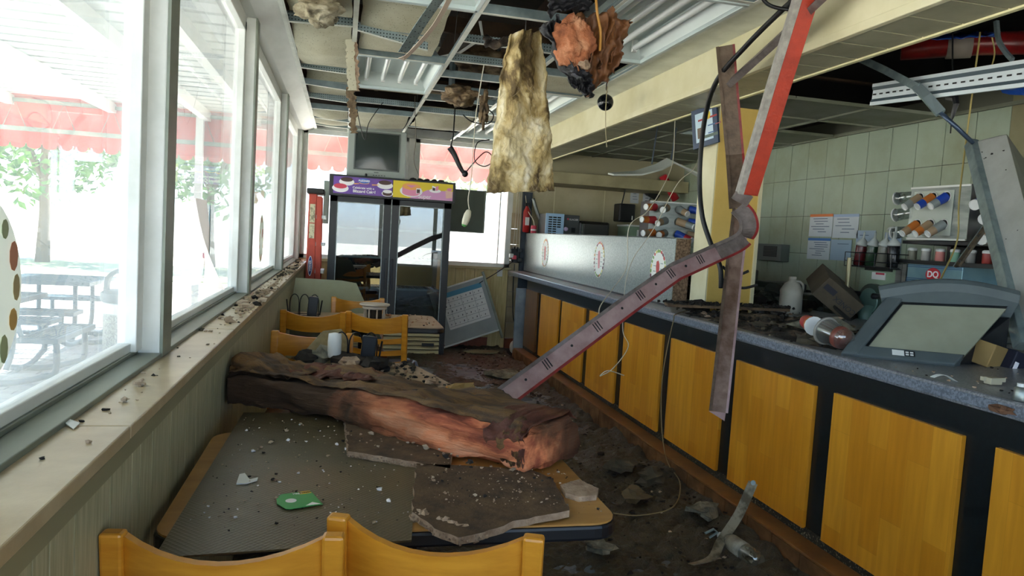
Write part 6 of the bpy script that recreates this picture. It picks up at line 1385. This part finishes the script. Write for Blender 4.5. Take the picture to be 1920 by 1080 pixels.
# ---------------------------------------------------------------- on the nearest table: broken tiles, crumbs, card
sooty = mat3('sooty_tile_back', ((.3, '33261a'), (.5, '55402a'), (.7, '6b5337')), 12, rough=.9, bump=.4)
def brokentile(label, pts, z, edge, seed):
    q = [P(x, y, Z=z) for x, y in pts]; t = thing('broken_tile', label, 'ceiling tile', sum(q, V())/len(q)); rs2 = random.Random(seed); ring = []
    for i in range(len(q)):
        a, c = q[i], q[(i+1) % len(q)]; n = max(2, int((c-a).length/.02))
        for k in range(n): p = a.lerp(c, k/n); ring.append((p.x+rs2.uniform(-.003, .003), p.y+rs2.uniform(-.003, .003)))
    b = MB().prism(ring, Matrix.Translation((0, 0, z-.017)), .017); b.m[2:] = [1]*(len(b.m)-2); obj('board', b, [sooty, core], t)
    b = MB()
    for i in edge:
        a, c = q[i], q[(i+1) % len(q)]; n = max(3, int((c-a).length/.009))
        for k in range(n):
            p = a.lerp(c, k/n); 
            for s in range(2): r = rs2.uniform(.002, .0045); b.chunk((p.x+rs2.uniform(-.002, .002), p.y-.001+rs2.uniform(-.002, .002), z-.009+rs2.uniform(-.007, .005)), r, rs2.random(), .8, (5, 3), .6)
    obj('crumbly_edge', b, mat('tile_edge', 'a8907a', .95, 0, '86705c', 20), t, kind='stuff'); return t
brokentile('sooty broken ceiling tile half under the insulation roll', [(645, 768), (649, 808), (653, 846), (748, 861), (843, 878), (848, 850), (835, 800), (720, 768)], .772, (0, 1, 2, 3), 3)
tb2 = brokentile('larger sooty broken ceiling tile overhanging the front edge of the nearest table', [(781, 869), (776, 915), (774, 960), (815, 990), (862, 1008), (905, 998), (965, 977), (1070, 957), (1036, 897), (1000, 882), (900, 874)], .772, (2, 3, 4), 5)
b = MB(); rs = random.Random(6)
for i in range(60):
    t = rs.random(); p = P(776, 962, Z=.765).lerp(P(905, 1003, Z=.765), t)+V((rs.uniform(-.01, .01), rs.uniform(-.012, .004), rs.uniform(-.012, .004))); b.chunk(p, rs.uniform(.005, .013), i, .8, (6, 4), .6)
obj('torn_core', b, core, tb2, kind='stuff')
tf = lambda pts, z: [P(x, y, Z=z) for x, y in pts]
tp_ = tag(obj('tile_scrap', MB().prism([(p.x, p.y) for p in tf([(1050, 915), (1085, 905), (1122, 922), (1118, 935), (1085, 938), (1060, 930)], .755)], Matrix.Translation((0, 0, .7505)), .014), core), 'pinkish tile scrap on the rounded corner of the nearest table', 'tile scrap')
ws = tag(obj('white_shard', MB().prism([(p.x, p.y) for p in tf([(443, 908), (449, 890), (459, 888), (468, 900), (484, 896), (482, 901), (462, 907)], .757)], Matrix.Translation((0, 0, .756)), .003), wm), 'small white plastic shard on the sooty light panel', 'shard')
cdg = thing('tape_card', 'green card from a tape roll lying on the sooty light panel', 'card', P(562, 938, Z=.757))
c0, c1, c2, c3 = P(523, 938, Z=.757), P(600, 918, Z=.757), P(605, 946, Z=.757), P(535, 957, Z=.757)
MC = frame(P(532, 957, Z=.7575), P(605, 946, Z=.7575)-P(532, 957, Z=.7575), V((0, 1, 0))); wC = (P(605, 946, Z=.757)-P(532, 957, Z=.757)).length; hC = .1
gcard = mat('card_green', '1f9a4a', .35)
obj('card_base', MB().prism([(.006, .004), (.014, 0), (wC, 0), (wC, hC), (.02, hC), (.004, hC*.8), (-.004, hC*.45)], MC, .0012), gcard, cdg)
up = lambda z: MC @ Matrix.Translation((0, 0, z))
obj('round_hole', MB().prism(ell(.013, .013, 16, wC*.33, hC*.5), up(.0012), .0005), whp, cdg); obj('yellow_flash', MB().prism([(wC-.03, hC-.018), (wC-.002, hC-.018), (wC-.002, hC-.001), (wC-.03, hC-.001)], up(.0012), .0004), mat('flash_yellow', 'e0b92a', .4), cdg)
obj('white_corner', MB().prism([(wC*.58, .006), (wC-.004, .004), (wC*.8, .022)], up(.0012), .0004), whp, cdg)
text('lettering', 'Scotch', .011, up(.0018) @ Matrix.Translation((wC-.016, hC-.0095, 0)), mat('ink_black', '15140f', .5), cdg); text('lettering', 'Magic', .010, up(.0014) @ Matrix.Translation((wC*.62, hC-.01, 0)), whp, cdg)
def crumbs(name, label, fn, n, r0, r1, mats_, seed, w=(.6, .3, .1)):
    rs2 = random.Random(seed); b = MB()
    for i in range(n):
        p = fn(rs2); r = rs2.uniform(r0, r1)*(1 if rs2.random() < .85 else 2.3); b.chunk((p[0], p[1], p[2]+r*.3), r, seed*100+i, .55, (5, 3), .7)
        x = rs2.random(); k = 0 if x < w[0] else (1 if x < w[0]+w[1] else 2); b.m[-15:] = [min(k, len(mats_)-1)]*15
    o = obj(name, b, mats_, kind='stuff'); o['label'] = label; return o
crumbs('table_crumbs', 'pale crumbs scattered over the nearest table', lambda r: (r.uniform(-.3, .18), r.uniform(1.58, 2.55), .756), 260, .0008, .0032, [pale, whp, darkc], 31, (.4, .25, .35))
crumbs('table_crumbs', 'pale plaster crumbs on the tan corner and the broken tiles', lambda r: ((lambda x, y: (x, y, .774 if x < .55 and y > 1.64 else .752))(r.uniform(.24, .66), r.uniform(1.62, 1.98))), 230, .0008, .0028, [core, pale, darkc], 32, (.5, .3, .2))
crumbs('table_crumbs', 'plaster crumbs along the front of the insulation roll', lambda r: (lambda t: (.05+.55*t+r.uniform(-.03, .03), 2.3-.5*t+r.uniform(-.08, .02), .776))(r.random()), 45, .002, .006, [core, pale, darkc], 33, (.5, .3, .2))
crumbs('sill_crumbs', 'broken plaster pieces along the window sill', lambda r: (r.uniform(-.49, -.395), 1.2+7.4*r.random()**.8, 1.012), 240, .002, .006, [pale, rub, darkc], 34, (.62, .26, .12))
crumbs('sill_crumbs', 'pile of broken plaster on the middle of the window sill', lambda r: (r.gauss(-.43, .025), r.gauss(4.0, .5), 1.013), 170, .004, .012, [pale, core, darkc], 35, (.62, .26, .12))
crumbs('sill_crumbs', 'debris on the far end of the window sill', lambda r: (r.gauss(-.44, .025), r.gauss(6.6, .7), 1.013), 150, .004, .013, [pale, rub, darkc], 36, (.62, .26, .12))
tag(obj('paper_scrap', MB().prism([(0, 0), (.035, .012), (.05, .05), (.02, .03)], frame(P(138, 805, Z=1.014), (.3, 1, 0), (-1, .3, .1)), .0015), wm), 'curled white scrap on the window sill near the first post', 'scrap')
lump('pale plaster lump on the sill before the near window post', *P(262, 718, Z=1.02), .011, 40, pale, .6, 'plaster_crumb'); lump('smaller pale plaster lump on the sill nearest the viewer', *P(235, 748, Z=1.018), .008, 41, pale, .6, 'plaster_crumb')

# ---------------------------------------------------------------- middle and far tables
crumbs('table_rubble', 'dark rubble scattered over the middle table', lambda r: (lambda u, v: (.13+u*.96-v*.26, 3.13+u*.26+v*.96, .756))(r.uniform(-.33, .34), r.uniform(-.42, .42)), 420, .004, .013, [darkc, core, rub], 37, (.45, .3, .25))
rs = random.Random(2)
for k, (px, py, r_, m_, lab) in enumerate(((600, 668, .07, gyp, 'greenish plaster chunk on the middle table nearest the window wall'), (575, 672, .05, darkc, 'dark chunk on the middle table nearest the window wall'), (700, 682, .06, darkc, 'dark charred chunk behind the insulation roll on the middle table'), (655, 680, .05, core, 'brown tile core chunk behind the insulation roll'), (870, 735, .06, mat('yellow_lump', '8a6f3f', .9), 'ochre lump on the end of the middle table above the leaning channel'), (845, 733, .032, mat('orange_lump', 'c9892c', .7), 'small orange block on the aisle edge of the middle table'), (780, 738, .022, darkc, 'small black lump on the insulation roll paper'))):
    z = .79 if k != 6 else .9; p = P(px, py, Z=z); lump(lab, p.x, p.y, z, r_, 50+k, m_, .55)
slab_t = [P(690, 676, Z=.775), P(640, 668, Z=.8), P(720, 690, Z=.775), P(760, 700, Z=.76)]
tag(obj('charred_board', MB().box(P(668, 676, Z=.79), (.22, .1, .02), Euler((.2, .1, -.5)).to_matrix()), mat('charred_wood', '3a2e24', .85, 0, '241d18', 8, (1, 6, 1))), 'charred flat board lying across the middle table below the black caddy', 'board')
lt_ = [P(556, 690, Y=3.55), P(575, 655, Y=3.6), P(605, 622, Y=3.65), P(640, 618, Y=3.66), P(655, 640, Y=3.63), P(650, 690, Y=3.55)]
b = MB(); n = len(lt_); b.add(lt_+[p+V((0, .014, .002)) for p in lt_], [tuple(range(n)), tuple(range(n, 2*n))[::-1]]+[(i, i+n, (i+1) % n+n, (i+1) % n) for i in range(n)])
tag(obj('leaning_tile', b, mat('tile_tan', '94835f', .85, 0, '7d6d4d', 20)), 'tan ceiling tile piece leaning on a chair back at the middle table', 'ceiling tile')
wire = mat('caddy_wire', '15151a', .4)
def caddy(label, o, dark, pot):
    t = thing('table_caddy', label, 'caddy', o, 'wire caddies on the tables'); o = V(o)
    for dx in (-.07, .0, .07): obj('wire_loop', MB().tube(spline([o+V((dx-.03, 0, 0)), o+V((dx-.03, 0, .12)), o+V((dx, 0, .16)), o+V((dx+.03, 0, .12)), o+V((dx+.03, 0, 0))], 4), .0035, 5), wire, t)
    obj('wire_base', MB().tube([o+V((-.11, -.05, .01)), o+V((.11, -.05, .01)), o+V((.11, .05, .01)), o+V((-.11, .05, .01)), o+V((-.11, -.05, .01))], .0035, 5), wire, t)
    for s in (-1, 1): obj('side_post', MB().tube([o+V((s*.11, 0, .01)), o+V((s*.125, 0, .12))], .005, 5), wire, t)
    obj('dark_holder', MB().box(o+V((.06, -.01, .075)), (.07, .05, .14), Euler((.0, .08, 0)).to_matrix()), dark, t, bev=.006)
    if pot: obj('white_shaker', MB().lathe([(.028, .0), (.032, .01), (.033, .08), (.03, .115), (.01, .12)], o+V((-.1, .0, .035)), n=14), cupw, t, smooth=True)
    return t
caddy('black wire caddy with a white shaker on the middle table', P(658, 690, Z=.757) + V((.02, .08, 0)), mat('holder_black', '1c2026', .3), True)
caddy('black wire caddy tucked in the window corner of the far table', V((-.25, 5.45, .755)), mat('holder_slate', '2b343c', .3), False)
cs = thing('carousel_stand', 'white round stand with little turned columns on the far table', 'stand', (.255, 5.42, .755)); o = V((.255, 5.42, .752)); iv = mat('stand_ivory', 'cfc3b2', .45, 0, 'b3a695', 10)
obj('top_disc', MB().lathe([(.0, .098), (.1, .1), (.112, .108), (.11, .116), (.0, .113)], o, n=28), iv, cs, smooth=True, auto=True); obj('neck_ring', MB().lathe([(.085, .078), (.09, .082), (.088, .1), (.06, .1)], o, n=24), iv, cs, smooth=True, auto=True)
for i in range(8):
    a = 2*math.pi*i/8+.2; obj('column_post', MB().lathe([(.009, 0), (.006, .01), (.007, .04), (.005, .07), (.009, .08)], o+V((.075*math.cos(a), .075*math.sin(a), 0)), n=8), iv, cs, smooth=True)
obj('inner_core', MB().lathe([(.055, 0), (.055, .08)], o, n=16), darkc, cs); obj('base_ring', MB().lathe([(.085, 0), (.085, .008)], o, n=24), iv, cs)
crumbs('table_rubble', 'rusty crumbs on the far table', lambda r: (r.uniform(.35, .7), r.uniform(5.1, 5.75), .754), 60, .002, .008, [mat('rust_crumb', '8a5a3a', .9), core, darkc], 38)

# ---------------------------------------------------------------- charred heap on the worktop and small litter
def ch(u, v):
    x = 2.1+.85*u; y = 2.75+1.55*v; e = math.sin(math.pi*min(1, u*1.05))**.6*math.sin(math.pi*v)**.5 if 0 < v < 1 and 0 < u < .95 else 0
    if x > 2.3 and y > 4.28: e = 0
    e *= 1-.55*math.exp(-(((x-2.5)/.16)**2+((y-3.1)/.25)**2))
    return (x, y, .995+e*(.05+.05*fbm(V((x*5, y*4, 3)), 5)+.02*noise.noise(V((x*24, y*24, 1)))))
obj('charred_heap', MB().sheet(ch, 50, 80), mat3('char_heap', ((.3, '12110f'), (.48, '2a241d'), (.58, '5a4b3c'), (.7, '7d6a55')), 9, rough=.85, bump=.9, bscale=60), smooth=True, kind='stuff')['label'] = 'charred debris heaped on the worktop left of the grey hood'
crumbs('charred_rubble', 'burnt fragments on the worktop around the column', lambda r: (r.uniform(2.08, 2.9), r.uniform(2.8, 4.5), 1.0+.05*r.random()), 420, .005, .016, [darkc, rub, core], 39, (.65, .25, .1))
bp_ = thing('burnt_plank', 'burnt plank lying across the worktop in front of the column', 'plank', P(1380, 598, Z=1.06)); p0, p1 = V((2.02, 4.22, 1.055)), V((2.72, 3.98, 1.075)); d_ = (p1-p0).normalized()
obj('plank_board', MB().sweep([(-.1, -.008), (.1, -.008), (.1, .008), (-.1, .008)], [p0, p1], d_.cross(V((0, 0, 1)))), mat('plank_tan', '7a6248', .85, 0, '4a3a2b', 10), bp_)
b = MB(); rs = random.Random(14)
for i in range(160): p = p0.lerp(p1, rs.random())+V((rs.uniform(-.03, .03), rs.uniform(-.09, .09), .012)); b.chunk(p, rs.uniform(.006, .018), i, .7, (6, 4), .7)
obj('char_crust', b, darkc, bp_, kind='stuff')
lump('grey fibrous lump on the charred heap', 2.33, 3.1, 1.07, .11, 61, gyp, .4); lump('large burnt lump beside the column foot', 2.3, 4.28, 1.03, .07, 62, darkc, .7); lump('brown burnt lump at the worktop edge before the red cup', 2.16, 2.95, 1.03, .06, 63, rub, .5)
crumbs('worktop_litter', 'small litter on the worktop in front of the grey hood', lambda r: (r.uniform(2.1, 3.2), r.uniform(1.3, 2.4), 1.004), 120, .003, .008, [darkc, core, pale], 40, (.5, .3, .2))
tag(obj('paper_scrap', MB().sheet(lambda u, v: P(1752, 708, Z=1.012)+V((.1*u, -.03*u+.02*v, .012*math.sin(u*5))), 10, 3, .001), wm), 'crumpled white paper strip on the worktop below the hood', 'scrap')
pc_ = thing('plastic_connector', 'pale plastic connector block on the worktop', 'connector', P(1862, 714, Z=1.004)); q = P(1862, 714, Z=1.018); iv2 = mat('connector_ivory', 'b3ac93', .5)
obj('block', MB().box(q, (.05, .03, .024)), iv2, pc_, bev=.003); obj('stub', MB().box(q+V((.035, 0, .004)), (.024, .014, .014)), iv2, pc_); obj('stub', MB().box(q+V((-.03, .01, .006)), (.016, .014, .014)), iv2, pc_)
can = thing('metal_canister', 'small shiny canister at the right end of the worktop', 'canister', P(1912, 752, Z=1.004)); q = P(1912, 752, Z=1.004); obj('body', MB().lathe([(.018, 0), (.019, .004), (.019, .04), (.012, .046)], q, n=14), steel, can, smooth=True); obj('cap', MB().lathe([(.012, .046), (.012, .056)], q, n=12), cupw, can)
lump('brown crumbled lump at the front edge of the worktop on the right', *P(1880, 768, Z=1.012), .03, 64, mat('brown_lump', '6a4a34', .9), .4)
bgc = thing('torn_carton', 'torn tan cardboard carton with dark blue printing behind the grey hood', 'carton', P(1850, 670, Z=1.03)); q = P(1868, 668, X=2.75); 
obj('carton_body', MB().box(q+V((-.02, 0, .0)), (.26, .12, .1), Euler((.2, .2, .3)).to_matrix()), mat('carton_tan', '8f7648', .8), bgc, bev=.004); obj('blue_side', MB().box(q+V((.06, -.05, -.03)), (.2, .1, .1), Euler((.1, .3, .1)).to_matrix()), mat('carton_navy', '14182c', .6), bgc, bev=.004); obj('white_print', MB().box(q+V((-.02, -.11, -.03)), (.02, .004, .05), Euler((.1, .3, .1)).to_matrix()), whp, bgc)
tag(obj('blue_pouch', MB().chunk(P(1828, 655, X=2.78), .07, 5, .6, (12, 8), .35), mat('pouch_blue', '23406a', .35), smooth=True), 'dark blue pouch between the grey hood and the torn carton', 'pouch')
cr_ = tag(obj('food_tray', MB().box(P(1860, 615, X=2.9)+V((0, 0, -.02)), (.3, .2, .02), Euler((0, .1, .3)).to_matrix()), steel), 'steel tray edge behind the grey hood', 'tray')
for k, (px, py, c) in enumerate(((1850, 600, 'b9a0a0'), (1870, 605, '8a9a98'), (1890, 608, '9a3028'))): tag(obj('crumpled_wrapper', MB().chunk(P(px, py, X=2.9), .03, 70+k, .7, (9, 6), .5), mat('wrap_%d' % k, c, .4)), '%s crumpled wrapper on the steel tray behind the hood' % ('pinkish', 'grey', 'red')[k], 'wrapper')
# dim clutter on the back counter left of the soft serve
for k, (x, y, w, d, h, c, lab) in enumerate(((3.7, 5.1, .22, .3, .16, '3c4440', 'low dark appliance on the back counter behind the jug'), (3.75, 5.6, .3, .34, .22, '2e3330', 'black appliance on the back counter right of the column'), (3.7, 6.3, .3, .4, .3, '51564f', 'grey appliance on the back counter next to the column'), (3.72, 4.72, .2, .22, .12, '5a6258', 'small grey case on the back counter behind the cardboard box'))):
    t = thing('counter_appliance', lab, 'appliance', (x, y, .951)); obj('body', MB().bx(x-w/2, x+w/2, y-d/2, y+d/2, .951, .951+h), mat('appl_%d' % k, c, .4), t, bev=.012); obj('front_strip', MB().bx(x-w/2-.004, x-w/2, y-d/2+.03, y+d/2-.03, .951+h*.6, .951+h*.75), steel, t); obj('knob', MB().lathe([(.015, 0), (.012, .02)], (x-w/2, y, .951+h*.3), (-1, 0, 0), 10), blackp, t)
tag(obj('paper_wad', MB().chunk((3.4, 5.25, 1.05), .09, 77, .6, (10, 7), .6), mat('wad_pale', '9a978a', .7)), 'crumpled pale paper on the worktop behind the jug', 'paper')
crumbs('kitchen_litter', 'dark litter heaped on the worktop behind the jug', lambda r: (r.uniform(2.8, 3.48), r.uniform(4.62, 6.5), 1.004+.06*r.random()), 380, .012, .035, [darkc, rub, mat('grey_litter', '5d625c', .7)], 41, (.5, .25, .25))
for k, (px, py, r_, c) in enumerate(((1455, 545, .1, '3a3f38'), (1440, 560, .08, '565a50'), (1475, 600, .06, '2b2a26'))): tag(obj('scrap_heap', MB().chunk(P(px, py, X=3.2), r_, 80+k, .5, (9, 6), .6), mat('scrap_%d' % k, c, .7)), ('dark torn scrap beside the column under the intercom box', 'grey torn scrap just right of the column', 'black scrap in front of the jug foot')[k], 'debris')

# ---------------------------------------------------------------- decals on the side windows
dw = fabric('decal_film', 'e8ebdf'); 
def disc(label, cy, cz, ry, rz, words=None):
    M = frame((-.577, cy, cz), (0, -1, 0), (0, 0, 1)); M = frame((-.5775, cy, cz), (0, 1, 0), (0, 0, 1))
    t = tag(obj('window_decal', MB().add([M @ V((x, y, 0)) for x, y in ell(ry, rz, 40)], [tuple(range(40))]), dw), label, 'decal', 'round decals on the side windows'); WL[t.name] = V(t.location); rs2 = random.Random(int(cy*10))
    for i in range(16):
        an = 2*math.pi*i/16; q = M @ V((math.cos(an)*ry*.86, math.sin(an)*rz*.86, .002)); obj('fruit_print', MB().prism(ell(rs2.uniform(.012, .02), rs2.uniform(.014, .03), 9), frame(q, (0, 1, 0), (0, 0, 1)), .0006), mat('decal_pale_%d' % (i % 4), ('b9a878', 'c98a6a', 'a9b48a', 'cfa860')[i % 4], .5), t)
    if words:
        Mt = M @ Matrix.Translation((0, 0, .0026)) @ Matrix.Scale(-1, 4, (1, 0, 0))
        for i, w in enumerate(words): text('lettering', w, .036, Mt @ Matrix.Rotation(R(90), 4, 'Z') @ Matrix.Translation((0, -ry*.42+.05*i, 0)), mat('decal_text', '8f9c7a', .5), t)
    obj('cone_print', MB().prism([(-.02, -.02), (.05, .0), (.03, .05), (-.01, .05)], M @ Matrix.Translation((.04, .02, .002)), .0006), mat('decal_pinkish', 'c98a86', .5), t)
    return t
disc('round fruit printed decal at the left edge of the nearest side window', 1.32, 1.275, .19, .175, ('WITH A BOO', 'A LITTLE'))
disc('thin seen edge of a decal on the third side window', 5.55, 1.3, .13, .17)
pd = thing('peeling_decal', 'white vinyl decal peeling off the second side window', 'decal', P(375, 450, X=-.57))
def pdf(u, v):
    a = math.pi*(.15+.7*v); w = .5*math.sin(a)**.6; y = 3.2+(-.22+.44*u)*(.55+.45*math.sin(math.pi*v)); z = 1.5-.36*v; x = -.572 + .10*(1-u)**2*v*1.2; return (x, y, z)
obj('vinyl', MB().sheet(pdf, 14, 16), fabric('vinyl_pale', 'f0e6e2'), pd, smooth=True)
obj('blue_rim', MB().prism(ell(.02, .16, 20), frame((-.575, 3.42, 1.33), (0, 1, 0), (0, 0, 1)), .002), mat('rim_blue', '8fb0bd', .4), pd)
text('lettering', 'CAKES', .03, frame((-.545, 3.13, 1.27), (.1, -1, 0), (0, .0, 1)) @ Matrix.Rotation(.1, 4, 'Z'), mat('decal_red_text', 'c58a96', .5), pd)
# outlet and wires at the end wall
so = thing('wall_socket', 'crowded wall socket with plugs on the jamb beside the end window', 'socket', P(968, 475, Y=8.9)); q = P(966, 478, Y=8.88)
obj('plate', MB().box(q, (.1, .03, .2)), blackp, so, bev=.004)
for i, (dx, dz, c) in enumerate(((-.05, .05, 'black'), (.04, .06, 'black'), (.05, -.06, 'black'), (-.02, -.03, 'red'), (-.06, -.01, 'white'))): obj('plug', MB().box(q+V((dx, -.04, dz)), (.05, .05, .05)), {'black': blackp, 'red': rd, 'white': wm}[c], so, bev=.006)
for i in range(3): obj('wire', MB().tube(spline([q+V((-.04+.04*i, -.03, .08)), q+V((-.03+.03*i, -.03, .4)), V((q.x-.02+.03*i, q.y, 2.3))], 5), .005, 5), whitec, so)
fe = thing('fire_extinguisher', 'red fire extinguisher on the jamb left of the counter screen', 'fire extinguisher', P(987, 412, Y=8.85)); q = P(987, 412, Y=8.83)
obj('cylinder', MB().lathe([(.03, -.16), (.045, -.15), (.045, .1), (.025, .15), (.02, .17)], q, n=14), mat('ext_red', 'b02a2a', .3), fe, smooth=True); obj('valve', MB().box(q+V((0, 0, .19)), (.05, .03, .04)), blackp, fe); obj('hose', MB().tube([q+V((0, -.02, .19)), q+V((.05, -.03, .1)), q+V((.05, -.04, -.05))], .008, 6), blackp, fe); obj('label', MB().box(q+V((0, -.044, -.02)), (.05, .006, .1)), wm, fe)
sw = tag(obj('light_switch', MB().box(P(937, 511, Y=8.94), (.07, .02, .1)), wm, bev=.004), 'white wall switch below the end window sill', 'switch')
rc_ = thing('red_tin', 'little red and white tin standing on the far end of the counter screen', 'tin', P(1002, 432, Y=8.6)); q = V((2.31, 8.7, 1.488)); rc_.location = q; WL[rc_.name] = V(q); obj('tin', MB().lathe([(.035, 0), (.037, .003), (.037, .09), (.033, .095)], q, n=14), rd, rc_, smooth=True, auto=True); obj('tin_band', MB().lathe([(.038, .03), (.038, .05)], q, n=14), cupw, rc_)
